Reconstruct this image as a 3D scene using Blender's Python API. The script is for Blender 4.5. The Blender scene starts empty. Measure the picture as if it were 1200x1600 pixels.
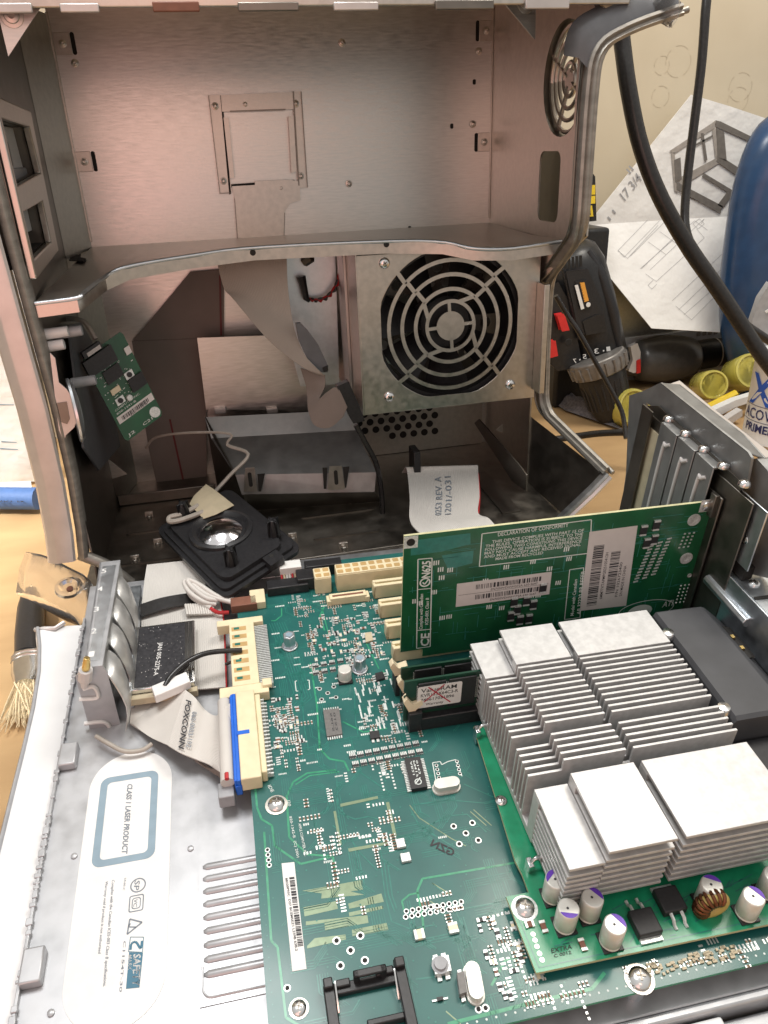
import bpy, bmesh, math, random
from mathutils import Vector, Matrix

# Lengths in this script are centimetres in one of two frames: the standing case (hinge line = x axis,
# y into the case, z up) and its folded-down door (same hinge, tilted a few degrees). Both become metres.
scene = bpy.context.scene
COL = scene.collection
DOOR = Matrix(((0.9997378, 0.0134337, 0.0185425), (-0.0106310, 0.9895591, -0.1437351), (-0.0202797, 0.1435003, 0.9894424)))
CASE = Matrix.Identity(3)

# ---------------------------------------------------------------- camera, world, lamps, exposure
cam_d = bpy.data.cameras.new('camera')
cam = bpy.data.objects.new('camera', cam_d)
COL.objects.link(cam)
scene.camera = cam
cam_d.sensor_fit = 'HORIZONTAL'
cam_d.sensor_width = 36
cam_d.lens = 35.25
cam_d.clip_start = 0.01
cam_d.clip_end = 50
PITCH, YAW, ROLL = math.radians(25.66), math.radians(11.5), math.radians(-2.41)
fwd = Vector((math.sin(YAW) * math.cos(PITCH), math.cos(YAW) * math.cos(PITCH), -math.sin(PITCH)))
rgt = Vector((math.cos(YAW), -math.sin(YAW), 0))
upv = rgt.cross(fwd)
rr = rgt * math.cos(ROLL) + upv * math.sin(ROLL)
uu = upv * math.cos(ROLL) - rgt * math.sin(ROLL)
m = Matrix((rr, uu, -fwd)).transposed().to_4x4()
m.translation = Vector((0.1943, -0.5083, 0.2831))
cam.matrix_world = m

world = bpy.data.worlds.new('World')
scene.world = world
world.use_nodes = True
wt = world.node_tree
bg = wt.nodes['Background']
tc = wt.nodes.new('ShaderNodeTexCoord')
sx = wt.nodes.new('ShaderNodeSeparateXYZ')
rp = wt.nodes.new('ShaderNodeValToRGB')
mr = wt.nodes.new('ShaderNodeMapRange')
mr.inputs['From Min'].default_value = -1
wt.links.new(tc.outputs['Generated'], sx.inputs[0])
wt.links.new(sx.outputs['Z'], mr.inputs['Value'])
wt.links.new(mr.outputs[0], rp.inputs[0])
wt.links.new(rp.outputs[0], bg.inputs['Color'])
e = rp.color_ramp.elements
e[0].position, e[0].color = 0.25, (0.10, 0.085, 0.075, 1)
e[1].position, e[1].color = 0.92, (0.75, 0.73, 0.69, 1)
k = e.new(0.52); k.color = (0.60, 0.57, 0.53, 1)
bg.inputs['Strength'].default_value = 0.82

def lamp(name, loc, target, power, size, color, size_y=None):
    d = bpy.data.lights.new(name, 'AREA')
    d.energy = power
    d.color = color
    d.shape = 'RECTANGLE' if size_y else 'DISK'
    d.size = size
    if size_y:
        d.size_y = size_y
    o = bpy.data.objects.new(name, d)
    COL.objects.link(o)
    o.location = loc
    o.rotation_euler = (Vector(target) - Vector(loc)).to_track_quat('-Z', 'Y').to_euler()
    return o

lamp('bench_lamp', (0.10, -0.10, 1.0), (0.16, -0.14, 0), 4.9, 0.34, (1.0, 0.99, 0.97))
lamp('room_lamp', (0.85, 0.05, 1.25), (0.80, 0.45, 0), 9.0, 0.5, (1.0, 0.93, 0.83))
lamp('added_left_fill', (-0.75, 0.05, 0.75), (-0.20, 0.22, -0.05), 1.5, 0.25, (1.0, 0.97, 0.92)).data.spread = math.radians(44)  # added fill light to brighten the paper pad and left bench
lamp('warm_glow', (0.20, -0.85, 0.49), (0.20, 0.2, 0.34), 0.34, 0.24, (1.0, 0.50, 0.36), 0.18)  # added lamp that gives the back panel its pink reflection
lamp('shirt_bounce', (-0.12, -0.82, 0.13), (0.06, 0.1, 0.17), 0.30, 0.45, (1.0, 0.42, 0.34), 0.45).data.spread = math.radians(100)  # added lamp standing in for light bounced off an unseen red shirt

scene.view_settings.view_transform = 'Standard'
scene.view_settings.look = 'None'
scene.view_settings.exposure = 0.3
scene.view_settings.gamma = 1.0
scene.view_settings.use_curve_mapping = False
scene.render.engine = 'CYCLES'
scene.cycles.use_denoising = True
scene.cycles.max_bounces = 8
scene.cycles.caustics_reflective = False
scene.cycles.caustics_refractive = False

# ---------------------------------------------------------------- mesh helpers
class MB:
    """collects shapes for ONE mesh object"""
    def __init__(self):
        self.v, self.f, self.m, self.uv = [], [], [], {}
    def add(self, vs, fs, mi=0):
        b = len(self.v)
        self.v += [tuple(p) for p in vs]
        for q in fs:
            self.f.append([b + i for i in q]); self.m.append(mi)
        return b
    def box(self, x0, x1, y0, y1, z0, z1, mi=0):
        vs = [(x, y, z) for x in (x0, x1) for y in (y0, y1) for z in (z0, z1)]
        self.add(vs, [(0, 1, 3, 2), (4, 6, 7, 5), (0, 4, 5, 1), (2, 3, 7, 6), (0, 2, 6, 4), (1, 5, 7, 3)], mi)
        return self
    def obox(self, c, a, b, h, mi=0):
        """box from centre c and three half vectors"""
        c, a, b, h = map(Vector, (c, a, b, h))
        vs = [c + a * i + b * j + h * k for i in (-1, 1) for j in (-1, 1) for k in (-1, 1)]
        self.add(vs, [(0, 1, 3, 2), (4, 6, 7, 5), (0, 4, 5, 1), (2, 3, 7, 6), (0, 2, 6, 4), (1, 5, 7, 3)], mi)
        return self
    def prism(self, pts, vec, mi=0, cap_mi=None):
        """polygon pts extruded along vec"""
        n = len(pts); vec = Vector(vec)
        vs = [Vector(p) for p in pts] + [Vector(p) + vec for p in pts]
        self.add(vs, [(i, (i + 1) % n, n + (i + 1) % n, n + i) for i in range(n)], mi)
        self.add(vs, [list(range(n))[::-1], list(range(n, 2 * n))], mi if cap_mi is None else cap_mi)
        return self
    def flat(self, pts, mi=0):
        self.add(pts, [list(range(len(pts)))], mi)
        return self
    def tube(self, path, r, n=8, mi=0):
        path = [Vector(p) for p in path]
        rs = r if isinstance(r, (list, tuple)) else [r] * len(path)
        ring0 = None; vs = []; fs = []
        up = Vector((0.13, 0.27, 0.95))
        for i, p in enumerate(path):
            t = (path[min(i + 1, len(path) - 1)] - path[max(i - 1, 0)])
            if t.length < 1e-9: t = Vector((0, 0, 1))
            t.normalize()
            s = t.cross(up)
            if s.length < 0.05: s = t.cross(Vector((1, 0, 0)))
            s.normalize(); u = s.cross(t)
            if ring0 is not None:
                s = (ring0 - t * ring0.dot(t)).normalized(); u = s.cross(t)
            ring0 = s
            for k in range(n):
                a = 2 * math.pi * k / n
                vs.append(p + (s * math.cos(a) + u * math.sin(a)) * rs[i])
        for i in range(len(path) - 1):
            for k in range(n):
                fs.append((i * n + k, i * n + (k + 1) % n, (i + 1) * n + (k + 1) % n, (i + 1) * n + k))
        fs.append(list(range(n))[::-1]); fs.append([(len(path) - 1) * n + k for k in range(n)])
        self.add(vs, fs, mi)
        return self
    def cyl(self, p0, p1, r0, r1=None, n=16, mi=0):
        return self.tube([p0, p1], [r0, r0 if r1 is None else r1], n, mi)
    def lathe(self, base, axis, prof, n=24, mi=0):
        """prof: list of (radius, height along axis)"""
        axis = Vector(axis).normalized(); base = Vector(base)
        s = axis.cross(Vector((0, 0, 1)) if abs(axis.z) < 0.9 else Vector((1, 0, 0))).normalized(); u = axis.cross(s)
        vs = []; fs = []
        for r, h in prof:
            for k in range(n):
                a = 2 * math.pi * k / n
                vs.append(base + axis * h + (s * math.cos(a) + u * math.sin(a)) * r)
        for i in range(len(prof) - 1):
            for k in range(n):
                fs.append((i * n + k, i * n + (k + 1) % n, (i + 1) * n + (k + 1) % n, (i + 1) * n + k))
        fs.append(list(range(n))[::-1]); fs.append([(len(prof) - 1) * n + k for k in range(n)])
        self.add(vs, fs, mi)
        return self
    def grid(self, rows, mi=0, thick=None):
        """surface through rows of points; thick = offset vector for a second skin"""
        nr, nc = len(rows), len(rows[0])
        vs = [Vector(p) for r in rows for p in r]
        fs = [(i * nc + j, i * nc + j + 1, (i + 1) * nc + j + 1, (i + 1) * nc + j) for i in range(nr - 1) for j in range(nc - 1)]
        b = self.add(vs, fs, mi)
        for i in range(nr):
            for j in range(nc):
                self.uv[b + i * nc + j] = (j / (nc - 1), i / (nr - 1))
        if thick is not None:
            t = Vector(thick); n = nr * nc
            b2 = self.add([p + t for p in vs], [q[::-1] for q in fs], mi)
            for i in range(n): self.uv[b2 + i] = self.uv[b + i]
            rim = [j for j in range(nc)] + [i * nc + nc - 1 for i in range(1, nr)] + [(nr - 1) * nc + j for j in range(nc - 2, -1, -1)] + [i * nc for i in range(nr - 2, 0, -1)]
            L = len(rim)
            for q in range(L):
                a, c = rim[q], rim[(q + 1) % L]
                self.f.append([b + a, b2 + a, b2 + c, b + c]); self.m.append(mi)
        return self
    def strip(self, L, R, thick=0.09, n=28, across=8, mi=0):
        """ribbon between two edge lines"""
        L2, R2 = spline(L, n), spline(R, n)
        rows = [[a.lerp(b, j / across) for j in range(across + 1)] for a, b in zip(L2, R2)]
        a, b, c = L2[n // 2], R2[n // 2], L2[n // 2 + 1]
        nn = (b - a).cross(c - a)
        nn = nn.normalized() if nn.length > 1e-9 else Vector((0, 0, 1))
        return self.grid(rows, mi, nn * -thick)
    def text(self, s, p0, p1, p2, lift=0.0, mi=0):
        """writing from p0 to p1 along the base line, p2 = cap height above p0"""
        vs, fs = letters(s)
        p0, p1, p2 = Vector(p0), Vector(p1), Vector(p2)
        x0 = min(q[0] for q in vs); x1 = max(q[0] for q in vs); hh = 0.70
        nn = (p1 - p0).cross(p2 - p0).normalized() * lift
        self.add([p0 + (p1 - p0) * ((q[0] - x0) / (x1 - x0)) + (p2 - p0) * (q[1] / hh) + nn for q in vs], fs, mi)
        return self
    def quad_in(self, o, u, v, a0, a1, b0, b1, mi=0):
        o, u, v = Vector(o), Vector(u), Vector(v)
        return self.flat([o + u * a + v * b for a, b in ((a0, b0), (a1, b0), (a1, b1), (a0, b1))], mi)

_fonts = {}
def letters(s):
    if s not in _fonts:
        c = bpy.data.curves.new('lettering', 'FONT'); c.body = s; c.resolution_u = 2; c.offset = 0.028 if s in ('X', 'FOXCONN', 'PRIMER', 'SAFETY', 'GZN', 'CLASS 1 LASER PRODUCT', 'CE', 'N625') else 0.008
        o = bpy.data.objects.new('lettering', c); COL.objects.link(o)
        dg = bpy.context.evaluated_depsgraph_get()
        me = bpy.data.meshes.new_from_object(o.evaluated_get(dg))
        _fonts[s] = ([tuple(v.co) for v in me.vertices], [list(p.vertices) for p in me.polygons])
        bpy.data.meshes.remove(me); bpy.data.objects.remove(o); bpy.data.curves.remove(c)
    return _fonts[s]

def spline(pts, n):
    """n points of a smooth curve through pts"""
    P = [Vector(p) for p in pts]
    if len(P) == 2: return [P[0].lerp(P[1], i / (n - 1)) for i in range(n)]
    P = [P[0] * 2 - P[1]] + P + [P[-1] * 2 - P[-2]]
    out = []
    for i in range(n):
        t = i / (n - 1) * (len(P) - 3); k = min(int(t), len(P) - 4); f = t - k
        a, b, c, d = P[k:k + 4]
        out.append(0.5 * (2 * b + (c - a) * f + (2 * a - 5 * b + 4 * c - d) * f * f + (3 * b - a - 3 * c + d) * f ** 3))
    return out

def arc(cx, cy, r, a0, a1, n):
    return [(cx + r * math.cos(math.radians(a0 + (a1 - a0) * i / n)), cy + r * math.sin(math.radians(a0 + (a1 - a0) * i / n))) for i in range(n + 1)]

def rrect(x0, x1, y0, y1, r, n=4):
    return arc(x1 - r, y1 - r, r, 0, 90, n) + arc(x0 + r, y1 - r, r, 90, 180, n) + arc(x0 + r, y0 + r, r, 180, 270, n) + arc(x1 - r, y0 + r, r, 270, 360, n)

def thing(name, label, cat, base, frame=CASE, group=None):
    o = bpy.data.objects.new(name, None)
    o.empty_display_size = 0.01
    COL.objects.link(o)
    place(o, base, frame)
    o['label'] = label; o['category'] = cat
    if group: o['group'] = group
    return o

def place(o, base, frame):
    mm = frame.to_4x4()
    mm.translation = (frame @ Vector(base)) * 0.01
    o.matrix_world = mm
    o['base'] = tuple(base)

def link(name, mb, mats, parent=None, bevel=0, smooth=35, base=None, frame=CASE, segs=2):
    """ONE mesh object; a child shares its thing's origin"""
    root = parent
    while root is not None and root.parent is not None: root = root.parent
    b = Vector(root['base']) if root is not None else Vector(base or (0, 0, 0))
    me = bpy.data.meshes.new(name)
    me.from_pydata([((Vector(p) - b) * 0.01) for p in mb.v], [], mb.f)
    mats = mats if isinstance(mats, (list, tuple)) else [mats]
    for mt in mats: me.materials.append(mt)
    me.polygons.foreach_set('material_index', mb.m)
    if mb.uv:
        ul = me.uv_layers.new(name='UVMap')
        for lp in me.loops:
            if lp.vertex_index in mb.uv: ul.data[lp.index].uv = mb.uv[lp.vertex_index]
    bm = bmesh.new(); bm.from_mesh(me)
    bmesh.ops.recalc_face_normals(bm, faces=bm.faces)
    bm.to_mesh(me); bm.free()
    if smooth:
        me.polygons.foreach_set('use_smooth', [True] * len(me.polygons))
        me.set_sharp_from_angle(angle=math.radians(smooth))
    me.update()
    o = bpy.data.objects.new(name, me)
    COL.objects.link(o)
    if parent is not None: o.parent = parent
    else: place(o, b, frame)
    if bevel:
        md = o.modifiers.new('edge', 'BEVEL'); md.width = bevel * 0.01; md.segments = segs; md.limit_method = 'ANGLE'; md.angle_limit = math.radians(40)
    return o

def tag(o, label, cat, group=None):
    o['label'] = label; o['category'] = cat
    if group: o['group'] = group
    return o

def dup(o, shift, frame=CASE, parent=None, label=None):
    """copy of a thing or part with everything under it, moved by shift (cm)"""
    c = o.copy(); COL.objects.link(c)
    if parent is not None: c.parent = parent
    if shift is not None:
        if parent is None: c.location = o.location + (frame @ Vector(shift)) * 0.01
        else: c.location = o.location + Vector(shift) * 0.01
    if label: c['label'] = label
    for ch in list(o.children): dup(ch, None, frame, c)
    return c

# ---------------------------------------------------------------- materials
def mat(name, col, rough=0.5, metal=0.0, var=0.12, scale=(150, 150, 150), bump=0.0, col2=None, spec=0.5, coat=0.0, rvar=0.0, trans=0.0, alpha=1.0, detail=4, ior=1.45, ramp=(0.35, 0.65), bdist=0.0006):
    mt = bpy.data.materials.new(name); mt.use_nodes = True
    nt = mt.node_tree; p = nt.nodes['Principled BSDF']
    p.inputs['Roughness'].default_value = rough
    p.inputs['Metallic'].default_value = metal
    p.inputs['Specular IOR Level'].default_value = spec
    p.inputs['Coat Weight'].default_value = coat
    p.inputs['Coat Roughness'].default_value = 0.15
    p.inputs['Transmission Weight'].default_value = trans
    p.inputs['IOR'].default_value = ior
    p.inputs['Alpha'].default_value = alpha
    t = nt.nodes.new('ShaderNodeTexCoord'); mp = nt.nodes.new('ShaderNodeMapping'); nz = nt.nodes.new('ShaderNodeTexNoise')
    mp.inputs['Scale'].default_value = scale
    nz.inputs['Scale'].default_value = 1.0; nz.inputs['Detail'].default_value = detail
    nt.links.new(t.outputs['Object'], mp.inputs[0]); nt.links.new(mp.outputs[0], nz.inputs['Vector'])
    cr = nt.nodes.new('ShaderNodeValToRGB')
    c2 = col2 or tuple(min(1, c * (1 + var)) for c in col)
    c1 = col if col2 else tuple(c * (1 - var) for c in col)
    cr.color_ramp.elements[0].position, cr.color_ramp.elements[0].color = ramp[0], (*c1, 1)
    cr.color_ramp.elements[1].position, cr.color_ramp.elements[1].color = ramp[1], (*c2, 1)
    nt.links.new(nz.outputs['Fac'], cr.inputs[0]); nt.links.new(cr.outputs[0], p.inputs['Base Color'])
    if rvar:
        m2 = nt.nodes.new('ShaderNodeMapRange')
        m2.inputs['From Min'].default_value = 0.3; m2.inputs['From Max'].default_value = 0.7
        m2.inputs['To Min'].default_value = max(0.02, rough - rvar); m2.inputs['To Max'].default_value = rough + rvar
        nt.links.new(nz.outputs['Fac'], m2.inputs['Value']); nt.links.new(m2.outputs[0], p.inputs['Roughness'])
    if bump:
        b = nt.nodes.new('ShaderNodeBump'); b.inputs['Strength'].default_value = bump; b.inputs['Distance'].default_value = bdist
        nt.links.new(nz.outputs['Fac'], b.inputs['Height']); nt.links.new(b.outputs[0], p.inputs['Normal'])
    return mt

M = {}
M['steel_back'] = mat('brushed_galvanised_steel', (0.60, 0.59, 0.565), 0.35, 1.0, 0.07, (90, 90, 700), 0.06, rvar=0.06, detail=6)
M['steel'] = mat('galvanised_steel', (0.52, 0.49, 0.45), 0.36, 1.0, 0.07, (220, 220, 220), 0.012, rvar=0.04)
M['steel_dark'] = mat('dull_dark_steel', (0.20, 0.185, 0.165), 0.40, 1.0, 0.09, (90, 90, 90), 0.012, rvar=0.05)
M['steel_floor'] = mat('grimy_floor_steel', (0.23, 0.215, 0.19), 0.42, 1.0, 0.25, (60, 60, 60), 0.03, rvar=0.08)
M['zinc'] = mat('bluish_zinc', (0.62, 0.66, 0.70), 0.36, 1.0, 0.06, (180, 180, 180), 0.012, rvar=0.04)
M['zinc_dull'] = mat('dull_grey_zinc', (0.29, 0.295, 0.295), 0.42, 0.7, 0.10, (90, 90, 90), 0.02, rvar=0.05)
M['ribbon_mid'] = mat('warm_grey_ribbon_cable', (0.32, 0.285, 0.25), 0.45, 0, 0.04, (50, 50, 50))
M['wrap'] = mat('clouded_metal_wrap', (0.52, 0.52, 0.51), 0.38, 0.6, 0.15, (120, 120, 120), 0.1)
M['aluminium'] = mat('satin_aluminium', (0.56, 0.56, 0.56), 0.45, 0.35, 0.08, (260, 260, 260), 0.06)
M['alu_door'] = mat('door_sheet_metal', (0.44, 0.45, 0.47), 0.40, 0.5, 0.09, (90, 90, 90), 0.05, rvar=0.08)
M['chrome'] = mat('bright_screw_steel', (0.72, 0.73, 0.74), 0.22, 1.0, 0.05)
M['post'] = mat('silver_painted_frame', (0.56, 0.53, 0.515), 0.38, 0.6, 0.05, (80, 80, 80))
M['rail'] = mat('worn_grey_frame_rail', (0.30, 0.285, 0.26), 0.45, 0.6, 0.15, (70, 70, 200), 0.08)
M['white_plastic'] = mat('white_case_plastic', (0.72, 0.73, 0.74), 0.4, 0, 0.04, (40, 40, 40))
M['grey_dark'] = mat('dim_grey_plastic', (0.10, 0.105, 0.115), 0.45, 0, 0.08)
M['grey_plastic'] = mat('grey_plastic', (0.33, 0.34, 0.36), 0.45, 0, 0.08)
M['black_plastic'] = mat('black_plastic', (0.018, 0.018, 0.020), 0.38, 0, 0.2, (500, 500, 500), 0.08)
M['black_rubber'] = mat('black_rubber', (0.022, 0.021, 0.021), 0.27, 0, 0.2, (400, 400, 400), 0.06)
M['dark_hole'] = mat('dark_recess', (0.012, 0.011, 0.010), 0.7, 0, 0.2)
M['beige_conn'] = mat('cream_connector_plastic', (0.74, 0.65, 0.44), 0.45, 0, 0.05)
M['beige_conn_in'] = mat('tan_socket_plastic', (0.50, 0.33, 0.14), 0.5, 0, 0.1)
M['clip'] = mat('ivory_latch_plastic', (0.80, 0.70, 0.50), 0.4, 0, 0.05)
M['blue_conn'] = mat('blue_connector_plastic', (0.015, 0.13, 0.62), 0.4, 0, 0.05)
M['gold'] = mat('gold_contact', (0.72, 0.52, 0.20), 0.3, 1.0, 0.1)
M['solder'] = mat('solder_pad', (0.72, 0.75, 0.74), 0.35, 0.5, 0.15, (900, 900, 900))
M['silk'] = mat('white_silkscreen', (0.66, 0.72, 0.70), 0.6, 0, 0.05)
M['trace'] = mat('green_trace', (0.040, 0.29, 0.16), 0.3, 0, 0.12, (300, 300, 300), coat=0.3)
M['trace_dim'] = mat('dim_green_trace', (0.026, 0.175, 0.145), 0.3, 0, 0.12, (300, 300, 300), coat=0.3)
M['trace_pale'] = mat('pale_olive_copper', (0.20, 0.27, 0.17), 0.35, 0.2, 0.1, (300, 300, 300), coat=0.3)
M['board'] = mat('teal_circuit_board', (0.011, 0.098, 0.091), 0.38, 0, 0.0, (35, 35, 35), col2=(0.017, 0.132, 0.119), coat=0.35, rvar=0.05)
M['board_bright'] = mat('bright_green_board', (0.012, 0.22, 0.105), 0.3, 0, 0.0, (120, 120, 120), col2=(0.016, 0.30, 0.15), coat=0.3)
M['board_card'] = mat('deep_green_card', (0.008, 0.072, 0.028), 0.26, 0, 0.0, (45, 45, 25), col2=(0.016, 0.125, 0.05), coat=0.4)
M['board_dark'] = mat('dark_module_board', (0.008, 0.045, 0.026), 0.3, 0, 0.15, (60, 60, 60), coat=0.3)
M['brown_part'] = mat('tan_ceramic', (0.20, 0.13, 0.08), 0.5, 0, 0.5, (800, 800, 800))
M['board_edge'] = mat('fibreglass_edge', (0.52, 0.50, 0.30), 0.5, 0, 0.1)
M['chip'] = mat('chip_epoxy', (0.022, 0.022, 0.024), 0.45, 0, 0.15, (700, 700, 700))
M['chip_grey'] = mat('grey_chip_epoxy', (0.16, 0.155, 0.15), 0.4, 0, 0.1, (700, 700, 700))
M['label'] = mat('white_paper_label', (0.74, 0.74, 0.73), 0.5, 0, 0.03)
M['label_grey'] = mat('greyish_paper_label', (0.57, 0.55, 0.54), 0.55, 0, 0.03)
M['ink'] = mat('black_print', (0.03, 0.03, 0.035), 0.6, 0, 0.1)
M['ink_grey'] = mat('grey_print', (0.20, 0.23, 0.27), 0.6, 0, 0.1)
M['ink_blue'] = mat('slate_blue_print', (0.24, 0.33, 0.40), 0.6, 0, 0.05)
M['ink_teal'] = mat('dark_teal_print', (0.06, 0.17, 0.25), 0.6, 0, 0.05)
M['ribbon'] = mat('grey_ribbon_cable', (0.58, 0.56, 0.53), 0.45, 0, 0.04, (50, 50, 50))
M['ribbon_dark'] = mat('taupe_ribbon_cable', (0.21, 0.175, 0.155), 0.5, 0, 0.05, (50, 50, 50))
M['red'] = mat('red_wire', (0.45, 0.03, 0.035), 0.4, 0, 0.1)
M['wire_grey'] = mat('grey_cable_sheath', (0.36, 0.33, 0.29), 0.45, 0, 0.08)
M['red_dim'] = mat('dull_red_wire', (0.16, 0.035, 0.035), 0.5, 0, 0.1)
M['brown'] = mat('brown_plastic', (0.20, 0.085, 0.055), 0.5, 0, 0.1)
M['purple'] = mat('violet_print', (0.12, 0.04, 0.42), 0.4, 0, 0.05)
M['cap_white'] = mat('capacitor_can', (0.66, 0.66, 0.62), 0.35, 0.3, 0.06)
M['copper'] = mat('copper_winding', (0.20, 0.085, 0.045), 0.35, 0.9, 0.2)  # darkened: the shade around the choke coil is put into the colour
M['yellow_core'] = mat('yellow_core', (0.50, 0.38, 0.12), 0.5, 0, 0.1)  # dimmed as well, for the shade the coil core sits in
M['duct'] = mat('dark_grey_shroud', (0.060, 0.062, 0.068), 0.5, 0, 0.12, (60, 60, 60), 0.05, rvar=0.05)
M['bench'] = mat('tan_bench_wood', (0.43, 0.275, 0.135), 0.55, 0, 0.0, (9, 22, 12), 0.06, col2=(0.52, 0.345, 0.175))
M['wall'] = mat('beige_painted_wall', (0.50, 0.43, 0.315), 0.6, 0, 0.0, (9, 9, 9), 0.05, col2=(0.56, 0.49, 0.37), ramp=(0.3, 0.7))
M['paper'] = mat('white_paper', (0.78, 0.77, 0.75), 0.7, 0, 0.03, (16, 16, 16), 0.6, bdist=0.012)
M['print_dark'] = mat('dark_grey_printing', (0.16, 0.145, 0.13), 0.7, 0, 0.1)
M['print_mid'] = mat('mid_grey_printing', (0.34, 0.31, 0.28), 0.7, 0, 0.1)
M['pencil'] = mat('pencil_line', (0.33, 0.33, 0.34), 0.7, 0, 0.1)
M['blue_shell'] = mat('glossy_blue_plastic', (0.020, 0.056, 0.135), 0.25, 0, 0.1, (60, 60, 60), 0.0, coat=0.15)
M['drill_black'] = mat('drill_black', (0.016, 0.016, 0.017), 0.35, 0, 0.2, (300, 300, 300), 0.15)
M['drill_grey'] = mat('drill_grey', (0.20, 0.19, 0.18), 0.4, 0.4, 0.1)
M['charcoal'] = mat('charcoal_handle', (0.075, 0.072, 0.07), 0.3, 0, 0.1)
M['red_plastic'] = mat('red_plastic', (0.60, 0.03, 0.03), 0.35, 0, 0.05)
M['orange'] = mat('orange_sticker', (0.72, 0.33, 0.05), 0.5, 0, 0.05)
M['yellow'] = mat('yellow_plastic', (0.72, 0.52, 0.03), 0.4, 0, 0.05)
M['jar_yellow'] = mat('amber_glass', (0.86, 0.76, 0.16), 0.08, 0, 0.12, (60, 60, 60), coat=0.6, trans=0.45)
M['tape'] = mat('masking_tape', (0.50, 0.43, 0.30), 0.5, 0, 0.06)
M['blue_tape'] = mat('blue_masking_tape', (0.07, 0.15, 0.36), 0.6, 0, 0.06)
M['clear'] = mat('clear_plastic', (0.97, 0.97, 0.98), 0.08, 0, 0.01, (90, 90, 90), 0.25, trans=0.96, ior=1.28)
M['bristle'] = mat('pale_bristle', (0.66, 0.55, 0.36), 0.7, 0, 0.15, (600, 600, 60), 0.3)
M['silver_dome'] = mat('mirror_dome', (0.72, 0.71, 0.74), 0.12, 1.0, 0.05, (120, 120, 120), 0.25)
M['felt'] = mat('grey_felt', (0.13, 0.12, 0.13), 0.9, 0, 0.3, (300, 300, 300), 0.6)
M['label_blue'] = mat('blue_lettering', (0.02, 0.10, 0.50), 0.4, 0, 0.03)
M['ink_navy'] = mat('navy_lettering', (0.02, 0.03, 0.14), 0.4, 0, 0.03)
M['marker'] = mat('red_marker', (0.45, 0.02, 0.05), 0.5, 0, 0.05)
M['foil'] = mat('dark_label_film', (0.030, 0.030, 0.034), 0.32, 0, 0.0, (500, 500, 500), 0.1, col2=(0.05, 0.05, 0.055))

def ribbed(base):
    """ribbon cable: fine parallel wires run along the strip"""
    mt = base.copy(); nt = mt.node_tree; p = nt.nodes['Principled BSDF']
    uvn = nt.nodes.new('ShaderNodeTexCoord'); w = nt.nodes.new('ShaderNodeTexWave'); b = nt.nodes.new('ShaderNodeBump')
    w.wave_type = 'BANDS'; w.bands_direction = 'X'; w.inputs['Scale'].default_value = 12.5
    b.inputs['Strength'].default_value = 0.35; b.inputs['Distance'].default_value = 0.0004
    nt.links.new(uvn.outputs['UV'], w.inputs['Vector']); nt.links.new(w.outputs['Fac'], b.inputs['Height']); nt.links.new(b.outputs[0], p.inputs['Normal'])
    return mt
M['ribbon_mid_r'] = ribbed(M['ribbon_mid']); M['ribbon_r'] = ribbed(M['ribbon']); M['ribbon_dark_r'] = ribbed(M['ribbon_dark'])

def screw(name, c, axis, r, parent, mt=None, cross=True, h=0.6):
    """pan head screw with a cross recess"""
    mb = MB(); axis = Vector(axis).normalized(); c = Vector(c)
    mb.lathe(c, axis, [(r, 0), (r, r * h * 0.35), (r * 0.82, r * h * 0.75), (r * 0.45, r * h), (0.02, r * h * 1.02)], 16)
    if cross:
        s = axis.cross(Vector((0.3, 0.9, 0.2))).normalized(); u = axis.cross(s)
        for a, b in ((s, u), (u, s)):
            mb.obox(c + axis * (r * h * 0.97), a * r * 0.46, b * r * 0.09, axis * r * 0.1, 1)
    return link(name, mb, [mt or M['chrome'], M['steel_dark']], parent)

def rivets(parent, pts, axis, r=0.22, mt=None):
    for p in pts:
        mb = MB(); a = Vector(axis).normalized()
        mb.lathe(Vector(p), a, [(r * 1.5, 0), (r * 1.45, 0.03), (r, 0.05), (r * 0.9, 0.12), (r * 0.45, 0.15), (r * 0.42, 0.08), (0.01, 0.07)], 16)
        link('rivet', mb, mt or M['steel'], parent)

def barcode(mb, o, u, v, lift, seed, n=30, mi=0):
    """bars across u (0..1), height v"""
    rnd = random.Random(seed); o, u, v = Vector(o), Vector(u), Vector(v)
    nn = u.cross(v).normalized() * lift
    x = 0
    w = [(rnd.choice((1, 1, 2, 3)), rnd.choice((1, 1, 2))) for _ in range(n)]
    tot = sum(a + b for a, b in w)
    for a, b in w:
        mb.quad_in(o + nn, u, v, x / tot, (x + a) / tot, 0, 1, mi); x += a + b

# ---------------------------------------------------------------- the setting: bench and wall
mb = MB(); mb.box(-120, 220, -110, 62, -12, -8)
wb = link('workbench', mb, M['bench'], None, 0.3, base=(40, 0, -8))
tag(wb, 'tan wooden workbench top under the opened computer', 'workbench')
mb = MB(); mb.box(-150, 260, 62, 65, -12, 190)
wall_ = link('wall', mb, M['wall'], None, 0, base=(40, 62, -8)); wall_['kind'] = 'structure'

# ---------------------------------------------------------------- the standing computer case
case = thing('computer_case', 'opened silver computer case standing upright with its inside bare', 'computer case', (27, 10, -8))
BY = 20.0
mb = MB(); mb.box(9.6, 45.1, BY, BY + .12, 0.2, 39.6)
back = link('back_panel', mb, M['steel_back'], case)
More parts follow.
